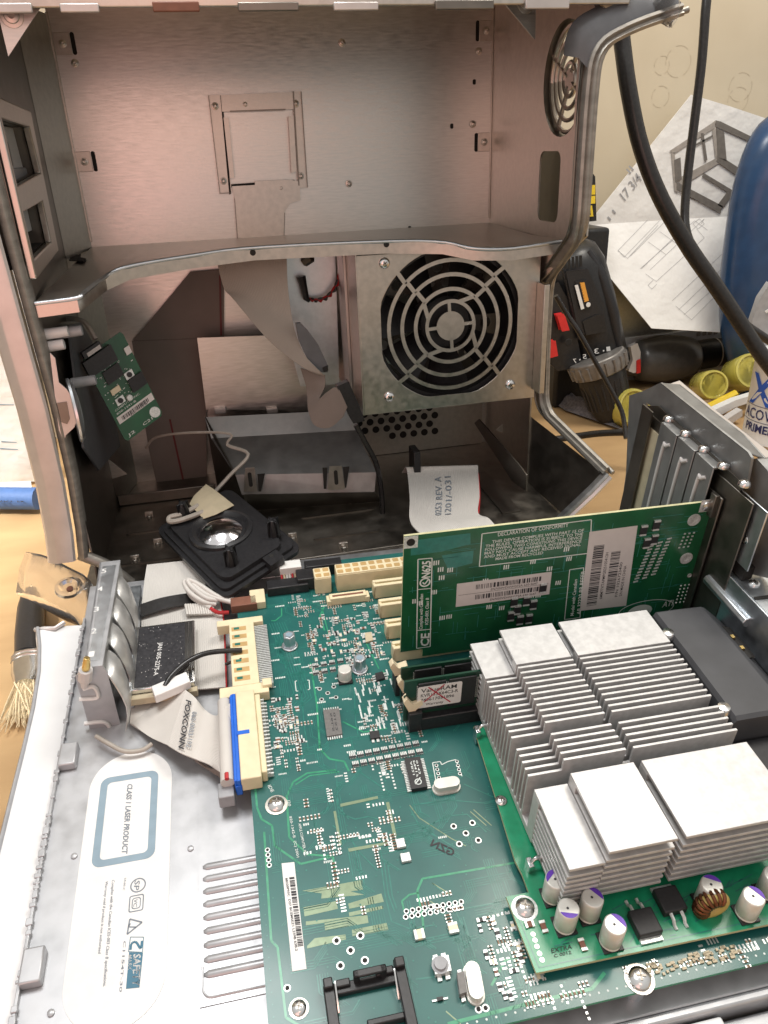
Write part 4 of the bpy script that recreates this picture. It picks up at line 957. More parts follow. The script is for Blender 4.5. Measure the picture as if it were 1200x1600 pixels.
mb = MB(); mb.grid([[(48.6, -3.27, 14.76), (48.6, -6.96, 14.76), (48.6, -11.16, 14.8), (48.6, -14.59, 14.79)], [(49.4, -3.29, 14.99), (49.4, -7.11, 14.85), (49.4, -10.91, 14.85), (49.4, -14.03, 14.81)], [(49.6, -3.36, 14.43), (49.6, -7.21, 14.25), (49.6, -11.01, 14.27), (49.6, -14.17, 14.19)]], 0, (.15, 0, -.1)); D('outer_skin', mb, 'post', door, .05)
# lower corner of the connector wall
mb = MB(); mb.prism([(46.7, -14.6, 8.6), (46.7, -24.5, 8.6), (49.5, -24.5, 8.6), (49.5, -14.6, 8.6)], (0, 0, -.15)); D('port_ledge', mb, 'zinc', door, .05)
mb = MB(); mb.box(46.55, 46.7, -24.5, -14.2, 1.3, 8.6); mb.tube([(46.5, -14.9, 7.2), (46.5, -19, 7.2)], .35, 8); D('port_wall', mb, 'zinc', door, .05)
mb = MB(); mb.box(46.75, 46.85, -17.4, -14.6, 9.6, 13.6); D('card_bracket_plate', mb, 'zinc', door, .03)
mb = MB(); mb.box(46.95, 47.6, -17.0, -14.7, 8.65, 9.5); D('dark_gap', mb, 'dark_hole', door)
for p in ((47.53, -17.39, 8.6), (46.9, -16.5, 11.2)):
    screw('port_screw', p, (0, 0, 1) if p[2] < 9 else (-1, 0, 0), .32, door)
mb = MB(); mb.prism([(47.6 + a, -18.6 + b, 8.62) for a, b in rrect(-.9, .9, -.12, .12, .1)], (0, 0, .02)); D('ledge_slot', mb, 'dark_hole', door)

# clear plastic foot handles at the corners of the case
def clear_handle(base, rows, label):
    mb = MB(); mb.grid(rows, 0, (0, 0, -.25)); h = link('clear_handle', mb, M['clear'], None, 0, 60, base=base)
    tag(h, label, 'handle')
    return h
h = clear_handle((3, 4, -3), [spline(r, 10) for r in ([(0.93, 10.32, -1), (3.47, 6.25, 0.4), (5.76, 2.87, 0.9), (7.73, 0.17, 1), (8.33, -2.16, 0.4)],
     [(0.42, 9.14, -2), (3.02, 5.35, -0.6), (5.2, 2.03, -0.2), (6.93, -0.49, -0.1), (7.62, -2.24, -0.6)],
     [(0.09, 7.92, -3.4), (2.21, 5.47, -2.6), (4.38, 2.58, -2.1), (6.01, 0.25, -1.9), (6.86, -1.51, -2.2)],
     [(0.43, 9.43, -5), (2.58, 6.43, -4.6), (4.27, 4.06, -4.2), (5.55, 2.31, -3.9), (6.22, 0.79, -3.9)])], 'clear plastic handle at the lower front corner of the case')
mb = MB(); q = (5.98, 0.99, 0); mb.lathe(q, (0.1, -.3, 1), [(1.0, 0), (.95, .25), (.7, .35), (.5, .1), (.3, .05), (.02, .05)], 20); link('screw_boss', mb, M['clear'], h)
mb = MB(); q2 = (6.09, 0.86, 0); mb.lathe(q2, (0.1, -.3, 1), [(.28, 0), (.25, .12), (.02, .14)], 12); link('screw', mb, M['brown'], h)
h2 = clear_handle((49, 1, 36), [spline(r, 10) for r in ([(46.52, 2, 37.09), (47.29, 1.2, 36.21), (47.9, 0.6, 35.65), (48.85, 0.3, 35.53)],
     [(47.28, 1, 37.25), (48.07, -0.2, 35.89), (48.89, -0.5, 34.94), (49.11, -0.6, 34.79)], [(49.77, 0, 37.08), (49.52, -0.8, 35.96), (49.42, -1, 35.2), (49.05, -1, 34.74)])], 'clear plastic handle at the top rear corner of the case')
mb = MB(); mb.prism([(44.69, 0.2, 36.53), (46.69, 0.2, 36.59), (47.87, 0.2, 35.79), (47.49, 0.2, 35.39), (45.53, 0.2, 35.4), (44.92, 0.2, 35.87)], (0, .5, 0)); link('handle_insert', mb, M['tape'], h2, .1)
mb = MB(); mb.prism([(44.33, 0.6, 36.66), (45.19, 0.6, 36.59), (45.58, 0.6, 35.66), (44.97, 0.6, 35.73)], (0, .5, 0)); link('handle_bolt', mb, M['black_plastic'], h2, .1)

# ---------------------------------------------------------------- main circuit board
BZ = 2.5
mbd = thing('main_circuit_board', 'large teal main circuit board screwed onto the open door', 'circuit board', (30, -20, BZ - .3), DOOR)
mb = MB(); mb.prism([(18.12, -5.6, BZ - .16), (23.5, -5.2, BZ - .16), (23.6, -2.6, BZ - .16), (46, -2.6, BZ - .16), (46, -33.75, BZ - .16), (18.12, -33.75, BZ - .16)], (0, 0, .16), 1, 0)
board = D('board', mb, ('board', 'board_edge'), mbd)
board.data.materials[1] = M['board_bright']
Z1, Z2 = BZ + .006, BZ + .012
rnd = random.Random(11)
tr_b, tr_d, tr_p, silk, pads = MB(), MB(), MB(), MB(), MB()
def line(mbx, pts, w, z=Z1):
    for a, b in zip(pts, pts[1:]): seg(mbx, a, b, w, z)
# measured outlines of the bright copper lines
for pts, w in (
    ([(18.35, -20.51, 2.5), (18.37, -22.05, 2.5), (18.54, -22.74, 2.5), (19.01, -23.19, 2.5), (19.06, -24.31, 2.5), (20.15, -25.46, 2.5), (21.68, -25.38, 2.5), (21.68, -26.16, 2.5)], .10),
    ([(22.58, -20.6, 2.5), (21.07, -20.5, 2.5), (20.29, -20.9, 2.5), (19.88, -21.71, 2.5), (19.77, -23.98, 2.5), (20.51, -25.04, 2.5), (21.62, -25.37, 2.5)], .10),
    ([(22.73, -20.75, 2.5), (21.18, -20.68, 2.5), (20.4, -21.08, 2.5)], .07),
    ([(18.61, -23.46, 2.5), (18.51, -28.69, 2.5), (18.75, -29.01, 2.5), (18.83, -31.78, 2.5), (19.36, -32.21, 2.5)], .10),
    ([(30.37, -27.42, 2.5), (25.55, -27.3, 2.5), (25.18, -27.81, 2.5), (25.12, -28.98, 2.5), (25.03, -29.53, 2.5)], .10),
    ([(24.39, -28.6, 2.5), (24.39, -28.13, 2.5), (24.79, -27.91, 2.5), (25.24, -27.91, 2.5)], .08),
    ([(22.26, -12.57, 2.5), (22.2, -15.9, 2.5), (21.94, -19.08, 2.5), (22.35, -19.84, 2.5), (23.1, -20.16, 2.5), (23.23, -20.81, 2.5)], .10),
    ([(23.47, -17.49, 2.5), (24.46, -18.43, 2.5), (25.8, -18.43, 2.5)], .09),
    ([(19.02, -11.59, 2.5), (19.01, -14.51, 2.5)], .14), ([(18.97, -14.5, 2.5), (19.21, -15.3, 2.5)], .1),
    ([(23.66, -7.63, 2.5), (23.72, -9.88, 2.5), (23.65, -12.51, 2.5)], .08), ([(23.92, -7.35, 2.5), (23.43, -8.37, 2.5), (23.52, -9.84, 2.5)], .1),
    ([(25.05, -33.3, 2.5), (29.1, -33.24, 2.5), (31.19, -33.25, 2.5), (31.98, -32.78, 2.5)], .14),
    ([(21.02, -7.11, 2.5), (20.95, -7.88, 2.5), (20.49, -8.3, 2.5), (20.24, -8.25, 2.5)], .08),
    ([(26.47, -14.07, 2.5), (26.64, -14.74, 2.5), (27.28, -15.19, 2.5)], .1), ([(25.9, -11.22, 2.5), (26.16, -13.01, 2.5), (26.27, -13.86, 2.5)], .08),
    ([(27.19, -32.3, 2.5), (28.1, -31.47, 2.5), (28.95, -31.48, 2.5)], .1),
): line(tr_b, pts, w)
for k_ in range(7):
    s = k_ * 4
    line(tr_d, [(18.9 + .16 * k_ + 1.2, -8.5, BZ), (20.6 + .16 * k_, -11.5, BZ), (21.0 + .16 * k_, -14.8 - .1 * k_, BZ), (19.8 + .15 * k_, -16.4, BZ)], .05)
for pts in ([(21.47, -14.24, 2.5), (21.29, -17.61, 2.5), (21.33, -18.95, 2.5), (20.83, -19.7, 2.5), (19.46, -19.84, 2.5)], [(22.66, -20.07, 2.5), (22.34, -22.78, 2.5), (22.75, -23.59, 2.5)], [(23.72, -20.91, 2.5), (24.82, -22.21, 2.5), (25.14, -22.59, 2.5)], [(24.9, -11.02, 2.5), (24.7, -13.82, 2.5), (24.15, -17.73, 2.5), (24.13, -18.64, 2.5)],
            [(25.85, -23.56, 2.5), (26.07, -24.63, 2.5), (27.19, -25.83, 2.5), (27.6, -26.19, 2.5)], [(26.04, -23.45, 2.5), (27.86, -23.52, 2.5), (29.71, -24.09, 2.5), (30.79, -23.93, 2.5)], [(25.84, -24.93, 2.5), (27.61, -24.4, 2.5), (28.57, -24.49, 2.5), (29.2, -25.62, 2.5)], [(28.93, -22.77, 2.5), (30.15, -23.8, 2.5), (31.18, -23.81, 2.5)],
            [(22.34, -23.15, 2.5), (23.06, -23.66, 2.5), (23.71, -23.64, 2.5), (24.44, -24.01, 2.5)], [(21.92, -23.78, 2.5), (22.66, -24.64, 2.5), (22.91, -25.37, 2.5), (23.61, -26.49, 2.5)], [(21.93, -22.69, 2.5), (21.05, -23.25, 2.5), (21.12, -25, 2.5)], [(25.93, -27.59, 2.5), (26.48, -28.32, 2.5), (26.71, -29.54, 2.5)], [(24.51, -29.09, 2.5), (24.72, -29.41, 2.5), (25.58, -29.45, 2.5)],
            [(23.85, -26.05, 2.5), (23.71, -27.75, 2.5), (23.74, -28.93, 2.5), (24.69, -29.55, 2.5)], [(24, -26.08, 2.5), (23.86, -27.72, 2.5), (23.97, -28.55, 2.5)], [(24.15, -26.11, 2.5), (24.02, -27.81, 2.5), (24.09, -28.42, 2.5)], [(27.02, -29.02, 2.5), (29.87, -29.07, 2.5)], [(26.71, -29.54, 2.5), (26.88, -30.41, 2.5), (26.32, -30.84, 2.5)], [(24.21, -31.44, 2.5), (25.28, -31.53, 2.5)]):
    line(tr_d, pts, .06)
for pts in ([(25.88, -23.42, 2.5), (26.18, -24.22, 2.5), (27.42, -25.61, 2.5), (28, -26.13, 2.5)], [(28.77, -24.38, 2.5), (29.31, -25.29, 2.5)], [(28.96, -24.31, 2.5), (29.56, -25.34, 2.5)], [(25.93, -27.59, 2.5), (26.64, -28.29, 2.5)], [(25.63, -28.38, 2.5), (26.04, -28.82, 2.5)], [(25.1, -32.84, 2.5), (25.55, -33.4, 2.5)]): line(tr_p, pts, .05)
# random fine routing in bundles
for _ in range(150):
    x, y = rnd.uniform(18.6, 31), rnd.uniform(-33, -4); n_ = rnd.randint(2, 5); L1, L2 = rnd.uniform(.5, 2.6), rnd.uniform(.4, 1.6)
    s1, s2 = rnd.choice((-1, 1)), rnd.choice((-1, 1)); sw_ = rnd.random() < .5
    for i in range(n_):
        o = i * .11
        P_ = [(x + o, y, BZ), (x + o, y - L1, BZ), (x + o + s1 * L2 * .5, y - L1 - L2 * .5, BZ)] if sw_ else [(x, y - o, BZ), (x + L1, y - o, BZ), (x + L1 + L2 * .5, y - o + s2 * L2 * .5, BZ)]
        line(tr_d, P_, rnd.choice((.025, .035, .05)))
for _ in range(420):   # vias
    x, y = rnd.uniform(18.5, 31), rnd.uniform(-33.4, -3.5)
    tr_d.flat([(x + .045 * math.cos(a), y + .045 * math.sin(a), Z1 + .004) for a in [i * math.pi / 3 for i in range(6)]])
for i in range(60):
    y = -5.9 - i * .46; tr_d.flat([(18.35 + .035 * math.cos(a), y + .035 * math.sin(a), Z1 + .004) for a in [j * math.pi / 3 for j in range(6)]])
    x = 18.6 + i * .4; silk.flat([(x + .05 * math.cos(a), -33.45 + .05 * math.sin(a), Z1 + .004) for a in [j * math.pi / 3 for j in range(6)]])
# pale copper areas
for pts in ([(20.06, -26.76, 2.5), (20.88, -26.78, 2.5), (22.82, -26.8, 2.5), (22.77, -27.26, 2.5), (22.21, -27.23, 2.5), (22.81, -27.51, 2.5), (20.86, -27.29, 2.5), (20.92, -27.06, 2.5)], [(20.03, -27.53, 2.5), (21.52, -27.54, 2.5), (21.52, -27.9, 2.5), (20.03, -27.94, 2.5)], [(22.01, -27.76, 2.5), (23.56, -27.6, 2.5), (23.59, -28, 2.5), (22.02, -28, 2.5)], [(21.97, -28.16, 2.5), (23.5, -28.16, 2.5), (23.5, -28.3, 2.5), (21.96, -28.34, 2.5)],
            [(20.06, -28.17, 2.5), (22.75, -28.44, 2.5), (22.74, -28.78, 2.5), (20.83, -28.73, 2.5), (20.85, -28.39, 2.5), (20.04, -28.34, 2.5)], [(19.99, -29.21, 2.5), (20.35, -28.96, 2.5), (21.67, -29.07, 2.5), (21.66, -29.28, 2.5), (19.97, -29.32, 2.5)], [(21.97, -28.93, 2.5), (23.51, -28.94, 2.5), (23.53, -29.25, 2.5), (21.95, -29.23, 2.5)]):
    tr_p.flat([(p[0], p[1], Z1) for p in pts])
for a, b in (((520, 1266), (598, 1246)), ((522, 1270), (532, 1325)), ((606, 1252), (620, 1308)), ((540, 1330), (610, 1316))): pass
for pts in ([(22.48, -22.66, 2.5), (24.41, -22.59, 2.5), (24.41, -22.74, 2.5), (22.46, -22.84, 2.5)], [(22.07, -23.02, 2.5), (22.2, -23.01, 2.5), (22.19, -24.88, 2.5), (22.06, -24.89, 2.5)], [(24.74, -23.04, 2.5), (24.91, -23.04, 2.5), (24.87, -24.95, 2.5), (24.71, -24.95, 2.5)], [(22.45, -25.14, 2.5), (24.44, -25.17, 2.5), (24.45, -25.31, 2.5), (22.46, -25.31, 2.5)]):
    pads.flat([(p[0], p[1], Z2) for p in pts])
link('circuit_trace', tr_b, M['trace'], mbd)['kind'] = 'stuff'
link('fine_trace', tr_d, M['trace_dim'], mbd)['kind'] = 'stuff'
link('copper_area', tr_p, M['trace_pale'], mbd)['kind'] = 'stuff'

# silkscreen words and boxes, laid out in board millimetres
silk.text('APPLE COMPUTER, INC.', *[(20.28, -23.36, 2.52), (20.38, -25.13, 2.52), (20.4, -23.35, 2.52)]); silk.text('820-1342-B  (C) 2001', *[(19.89, -22.88, 2.52), (20.01, -25.12, 2.52), (20.01, -22.87, 2.52)])
silk.text('IDE', *[(18.98, -20.88, 2.52), (19.14, -21.31, 2.52), (19.14, -20.84, 2.52)]); silk.text('J20', *[(19.89, -21.92, 2.52), (19.92, -22.3, 2.52), (20.02, -21.91, 2.52)])
for pts in ([(21.28, -13.88, 2.5), (21.17, -13.91, 2.5), (21.15, -14.69, 2.5), (21.27, -14.71, 2.5)], [(21.89, -13.95, 2.5), (22, -13.97, 2.5), (21.95, -14.69, 2.5), (21.83, -14.72, 2.5)]): line(silk, pts, .05, Z2)
line(silk, [(27.68, -21.17, 2.5), (28.11, -21.18, 2.5), (28.12, -21.39, 2.5), (28.51, -21.26, 2.5), (28.95, -21.22, 2.5), (28.97, -22.3, 2.5)], .05, Z2); line(silk, [(27.68, -21.17, 2.5), (27.54, -22.49, 2.5)], .05, Z2)
def label_marks(x, y, n_, s=.12):
    for i in range(n_):
        silk.flat([(x + i * s * .8, y, Z2), (x + i * s * .8 + s * .55, y, Z2), (x + i * s * .8 + s * .55, y + s, Z2), (x + i * s * .8, y + s, Z2)])
for i_ in range(110):
    label_marks(rnd.uniform(19, 27.5), rnd.uniform(-20 if i_ % 3 else -26, -5), rnd.randint(3, 6), rnd.choice((.09, .11, .13)))
for _ in range(60):
    x, y = rnd.uniform(24.5, 28), rnd.uniform(-19, -14)
    silk.flat([(x, y, Z2), (x + .09, y, Z2), (x + .09, y + .5, Z2), (x, y + .5, Z2)])
link('silkscreen', silk, M['silk'], mbd)['kind'] = 'stuff'

# small surface-mount parts: the hundred largest as parts, the finest as one mass
small = MB()
smd_proto = {}
def smd(x, y, l, w, rot, h=.07, body='chip'):
    if rot: l, w = w, l
    mb = MB(); e_ = .28
    if rot:
        mb.box(x - l / 2, x + l / 2, y - w / 2, y + w / 2, BZ, BZ + h, 0)
        for s in (-1, 1): mb.box(x - l / 2 - .01, x + l / 2 + .01, y + s * w * .5 - s * w * e_, y + s * (w / 2 + .02), BZ, BZ + h + .012, 1)
    else:
        mb.box(x - l / 2, x + l / 2, y - w / 2, y + w / 2, BZ, BZ + h, 0)
        for s in (-1, 1): mb.box(x + s * l * .5 - s * l * e_, x + s * (l / 2 + .02), y - w / 2 - .01, y + w / 2 + .01, BZ, BZ + h + .012, 1)
    return mb
def network(x, y, w=.36, h=.36):
    """resistor network: dark body, rows of tinned ends"""
    mb = MB(); mb.box(x - w / 2, x + w / 2, y - h / 4, y + h / 4, BZ, BZ + .08, 0)
    for i in range(4):
        for s in (-1, 1):
            cx_ = x - w / 2 + (i + .5) * w / 4; mb.box(cx_ - w * .085, cx_ + w * .085, y + s * h * .2 - .05, y + s * h * .5 - .05 + (.1 if s < 0 else .1), BZ, BZ + .09, 1)
    return mb
def seeded_rows(p00, p10, p01, nx, ny):
    p00, p10, p01 = map(Vector, (p00, p10, p01))
    return [p00 + (p10 - p00) * (i / max(1, nx - 1)) + (p01 - p00) * (j / max(1, ny - 1)) for j in range(ny) for i in range(nx)]
nets = seeded_rows((23.58, -19.97, 2.5), (27.1, -19.86, 2.5), (23.65, -20.53, 2.5), 9, 2) + seeded_rows((22.52, -12.95, 2.5), (24.6, -12.81, 2.5), (22.48, -13.54, 2.5), 5, 2)
for p in nets: link('resistor_network', network(p.x, p.y), [M['chip'], M['solder']], mbd)
for p, l_, w_ in (((21.45, -14.39, 2.5), .5, .16),): pass
named = [((26.11, -11.44, 2.5), .55, .85, 'gold'), ]
for px_, (x, y) in enumerate([(p[0], p[1]) for p in [(24.78, -29.76, 2.5), (26.29, -29.79, 2.5), (25.02, -26.19, 2.5), (24.95, -25.44, 2.5)]]):
    link('ceramic_capacitor', smd(x, y, .42, .42, px_ % 2, .16), [M['clip'] if px_ < 2 else M['solder'], M['solder']], mbd, .02)
spots = []
for _ in range(62): spots.append((rnd.uniform(22.5, 27), rnd.uniform(-13.3, -8.5)))
for _ in range(20): spots.append((rnd.uniform(19.6, 21.2), rnd.uniform(-19, -15)))
for _ in range(18): spots.append((rnd.uniform(27.2, 29.4), rnd.uniform(-33, -29.6)))
for x, y in spots:
    link('chip_resistor', smd(x, y, rnd.choice((.26, .3, .36)), rnd.choice((.13, .16, .2)), rnd.random() < .6), [rnd.choice((M['chip'], M['chip'], M['brown'], M['clip'])), M['solder']], mbd)
def clump(x0, x1, y0, y1, n_):
    """short straight runs of equal parts, as a layout tool leaves them"""
    k_ = 0
    while k_ < n_:
        x, y = x0 + round(rnd.uniform(0, x1 - x0) / .15) * .15, y0 + round(rnd.uniform(0, y1 - y0) / .15) * .15
        l_, w_ = rnd.choice(((.14, .07), (.16, .08), (.2, .09), (.1, .1), (.24, .07))); run = rnd.choice((2, 3, 4, 4, 6)); horiz = rnd.random() < .5; pitch = w_ * 2.1; bd = rnd.random() < .5
        for i in range(run):
            px_, py_ = (x + i * pitch, y) if horiz else (x, y - i * pitch)
            a, b = (w_, l_) if horiz else (l_, w_)
            if bd:
                small.box(px_, px_ + a, py_, py_ + b, BZ, BZ + .05, 1)
                if horiz: small.box(px_, px_ + a, py_ - .03, py_ + .03, BZ, BZ + .055, 0); small.box(px_, px_ + a, py_ + b - .03, py_ + b + .03, BZ, BZ + .055, 0)
                else: small.box(px_ - .03, px_ + .03, py_, py_ + b, BZ, BZ + .055, 0); small.box(px_ + a - .03, px_ + a + .03, py_, py_ + b, BZ, BZ + .055, 0)
            else: small.box(px_, px_ + a, py_, py_ + b, BZ, BZ + .015, 0)
            k_ += 1
for a in ((22, 27.2, -13.6, -7.6, 260), (19.4, 20.8, -20, -14.6, 150), (24.6, 28.0, -19.5, -14.2, 130), (21.5, 25, -9.0, -6.0, 70), (20.4, 24.8, -22.3, -20.4, 20), (21.4, 24.6, -25.8, -24.3, 60), (20.2, 21.4, -25.2, -22.6, 36), (23.6, 24.8, -25.4, -22.8, 36), (24.6, 26.0, -21.6, -20.2, 50), (27.4, 29.5, -33.4, -29.4, 130), (24.6, 26.5, -29.2, -28.2, 36), (29.5, 40, -33.4, -32.7, 110), (21.2, 22.6, -28.4, -26.2, 24)): clump(*a)
link('solder_pad', small, [M['solder'], M['brown_part']], mbd)['kind'] = 'stuff'
link('pad_bar', pads, M['trace_pale'], mbd)['kind'] = 'stuff'

# pins and holes patterns
def holes(c, step, rot=0.0, kind=5, s=.2):
    pts = [(0, 0), (1, 1), (-1, 1), (1, -1), (-1, -1)] if kind == 5 else kind
    for a, b in pts:
        mb = MB(); x, y = c[0] + a * step, c[1] + b * step
        mb.lathe((x, y, BZ), (0, 0, 1), [(s, 0), (s, .012), (s * .62, .014)], 12, 0); mb.lathe((x, y, BZ), (0, 0, 1), [(s * .62, 0), (s * .62, .02), (.005, .02)], 12, 1)
        link('plated_hole', mb, [M['solder'], M['dark_hole']], mbd)
holes((22.94, -15.2, 2.5), .42, s=.14); holes((21.77, -29.77, 2.5), .52, s=.17); holes((28.2, -25.49, 2.5), .48, s=.16)
for p in seeded_rows((24.39, -28.86, 2.5), (26.9, -28.94, 2.5), (24.48, -28.62, 2.5), 10, 2): holes(p, 1, kind=[(0, 0)], s=.12)
for p in seeded_rows((27.84, -21.37, 2.5), (27.77, -22.14, 2.5), (28.98, -21.35, 2.5), 4, 2): holes(p, 1, kind=[(0, 0)], s=.1)
for p in seeded_rows((18.69, -24.44, 2.5), (18.71, -25.23, 2.5), (18.69, -24.44, 2.5), 4, 1): holes(p, 1, kind=[(0, 0)], s=.12)
for p in [(18.99, -30.71, 2.5), (26.4, -33.04, 2.5), (26.69, -33.05, 2.5)]: holes(p, 1, kind=[(0, 0)], s=.15)

# chips
def chip(name, quad, h, mt, pins=None, lab=None, labmt='silk', pitch=.13, npin=0):
    q = [Vector((p[0], p[1], BZ + .02)) for p in quad]
    mb = MB(); mb.prism(q, (0, 0, h)); o = link(name, mb, M[mt], mbd, .02)
    for s in (pins or []):
        a, b = q[s], q[(s + 1) % 4]; c_ = (q[0] + q[2]) / 2; d = (b - a); n_ = npin or int(d.length / pitch)
        outw = ((a + b) / 2 - c_); outw.z = 0; outw.normalize(); mb = MB()
        for i in range(n_):
            p = a + d * ((i + .5) / n_); mb.obox(p + outw * .09 + Vector((0, 0, h * .15)), d.normalized() * (d.length / n_ * .27), outw * .11, (0, 0, h * .16))
        pn = link('pin_row', mb, M['solder'], o)
    if lab:
        mb = MB(); lab(mb, q, h); link('chip_marking', mb, M[labmt], o)
    return o
def mk(words, a0, a1):
    def f(mb, q, h):
        u, v = q[1] - q[0], q[3] - q[0]
        for i, wd in enumerate(words):
            b = q[0] + v * .15 + u * (a0 + (a1 - a0) * (i + 1) / len(words)) + Vector((0, 0, h + .008)); mb.text(wd, b + v * .0, b + v * .7, b - u * (.6 * (a1 - a0) / len(words)))
    return f
def swirl(mb, q, h):
    u, v = q[1] - q[0], q[3] - q[0]; up_ = Vector((0, 0, h + .008))
    c = q[0] + u * .5 + v * .8 + up_; r = u.length * .22
    ring2(mb, c, r, .05, c.z); seg(mb, c + Vector((-r, -r * .6, 0)), c + Vector((r * .9, r * 1.2, 0)), .06)
    for k_, (a, l_) in enumerate(((.3, .3), (.5, .36), (.68, .3))):
        b = q[0] + u * (a + .1) + v * .12 + up_; mb.text(('AB21', 'PM17', '0143')[k_], b, b + v * l_ * 1.5, b - u * .12)
chip('clock_chip', [(22.48, -16.54, 2.5), (23.4, -16.58, 2.5), (23.28, -18.42, 2.5), (22.42, -18.43, 2.5)], .12, 'chip_grey', (0, 2), mk(('56L5', '0152'), .3, .7), 'ink', .12)
chip('sound_chip', [(26.23, -20.8, 2.5), (27.07, -20.84, 2.5), (26.99, -22.73, 2.5), (26.15, -22.72, 2.5)], .25, 'chip', (1, 3), swirl, 'silk', .1)
chip('small_chip', [(24.76, -18.58, 2.5), (25.29, -18.6, 2.5), (25.27, -19.09, 2.5), (24.73, -19.07, 2.5)], .15, 'chip', (0, 2), None, 'silk', .2)
chip('small_chip', [(25.94, -14.34, 2.5), (26.42, -14.27, 2.5), (26.46, -14.82, 2.5), (25.9, -14.91, 2.5)], .15, 'chip', (3, 1), None, 'silk', .18)
chip('oscillator', [(25.99, -10.75, 2.5), (26.41, -10.72, 2.5), (26.39, -11.49, 2.5), (25.91, -11.58, 2.5)], .14, 'tape', (1, 3), None, 'silk', .3)
chip('diode', [(24.84, -32.33, 2.5), (25.11, -32.34, 2.5), (25.1, -32.46, 2.5), (24.86, -32.46, 2.5)], .12, 'chip', (1, 3), None, 'silk', .2, 1)
chip('regulator', [(25.87, -31.7, 2.5), (26.17, -31.69, 2.5), (26.07, -32.47, 2.5), (25.76, -32.5, 2.5)], .35, 'chip_grey', (0, 2), None, 'silk', .3)
def crystal(a, b, r, h):
    a, b = Vector(a), Vector(b); a.z = b.z = BZ; d = (b - a).normalized(); s = Vector((-d.y, d.x, 0))
    def cap(rr, z): return [Vector((0, 0, z)) + c + (s * math.cos(t) + dd * math.sin(t)) * rr for c, dd, t0 in ((a, -d, 0), (b, d, math.pi)) for t in [ (math.pi * i / 8) if t0 == 0 else math.pi * (1 - i / 8) for i in range(9)]]
    mb = MB(); mb.prism(cap(r * 1.25, BZ - BZ + .0 + 0), (0, 0, .1)); mb.prism(cap(r, .1), (0, 0, h)); return link('crystal', mb, M['cap_white'], mbd, .06)
crystal((27.59, -22.84, 2.8), (28.34, -22.84, 2.8), .3, .4); crystal((26.53, -31.7, 2.8), (26.43, -32.55, 2.8), .3, .35)
bt = chip('push_button', [(25.03, -30.91, 2.6), (25.73, -30.92, 2.6), (25.69, -31.54, 2.6), (25, -31.55, 2.6)], .3, 'solder', (0, 2), None, 'silk', .5, 2)
c = (25.29, -31.24, 2.85); mb = MB(); mb.lathe((c[0], c[1], BZ + .3), (0, 0, 1), [(.36, 0), (.36, .03), (.26, .04), (.25, .18), (.01, .2)], 18); link('button_cap', mb, M['grey_plastic'], bt)

# barcode sticker, ink stamp
q = [(19.28, -25.26, 2.52), (19.87, -25.32, 2.52), (19.85, -30.14, 2.52), (19.26, -30.12, 2.52)]
mb = MB(); mb.prism([(p[0], p[1], Z2 + .002) for p in q], (0, 0, .01)); st = link('barcode_sticker', mb, M['label'], mbd)
mb = MB(); a, b, c_ = [(19.56, -26.03, 2.54), (19.6, -29.23, 2.54), (19.79, -26.05, 2.54)]; barcode(mb, a, Vector(b) - Vector(a), Vector(c_) - Vector(a), .002, 9, 34)
mb.text('88220P93C  D27 BCEM5EZ1 L239B 63B.2', *[(19.38, -26.03, 2.54), (19.48, -29.34, 2.54), (19.48, -26.03, 2.54)], .002); link('barcode', mb, M['ink'], st)
mb = MB(); mb.text('GZN', *[(27.24, -26.53, 2.52), (26.32, -25.77, 2.52), (27.46, -26.24, 2.52)]); link('ink_stamp', mb, M['ink'], mbd)

# standoffs, screws, capacitor
for p in [(21.18, -10.87, 2.5), (25.12, -13.69, 2.5)]:
    mb = MB(); mb.tube([(p[0], p[1], BZ), (p[0], p[1], BZ + .12)], .52, 14); mb.tube([(p[0], p[1], BZ + .1), (p[0], p[1], BZ + 1.0)], .40, 6)
    so = link('standoff', mb, M['zinc'], mbd, .05); mb = MB(); mb.lathe((p[0], p[1], BZ + 1.0), (0, 0, 1), [(.2, 0), (.2, .01), (.01, .012)], 14); link('thread_hole', mb, M['ink_blue'], so)
p = (24.1, -14.34, 2.5)
mb = MB(); mb.box(p[0] - .42, p[0] + .42, p[1] - .42, p[1] + .42, BZ, BZ + .12, 1); mb.lathe((p[0], p[1], BZ + .12), (0, 0, 1), [(.40, 0), (.40, .08), (.36, .12), (.40, .16), (.40, .72), (.36, .78), (.02, .78)], 20)
link('capacitor', mb, [M['cap_white'], M['black_plastic']], mbd, .02)
mb = MB(); mb.lathe((p[0], p[1], BZ + .9), (0, 0, 1), [(.34, 0), (.33, .012), (.01, .013)], 18); 
for p, r in (((19.33, -22.09, 2.6), .42), ((33.28, -33.3, 2.6), .46), ((19.37, -31.56, 2.6), .30)):
    s_ = screw('board_screw', (p[0], p[1], BZ + .05), (0, 0, 1), r, mbd)
    mb = MB(); mb.lathe((p[0], p[1], BZ), (0, 0, 1), [(r * 1.35, 0), (r * 1.35, .03), (r * .9, .04), (.01, .045)], 20); link('washer', mb, M['steel'], s_)
mb = MB(); mb.cyl((33.3, -33.2, 1.3), (33.3, -33.2, BZ - .17), .45, n=12); link('post', mb, M['zinc'], mbd)

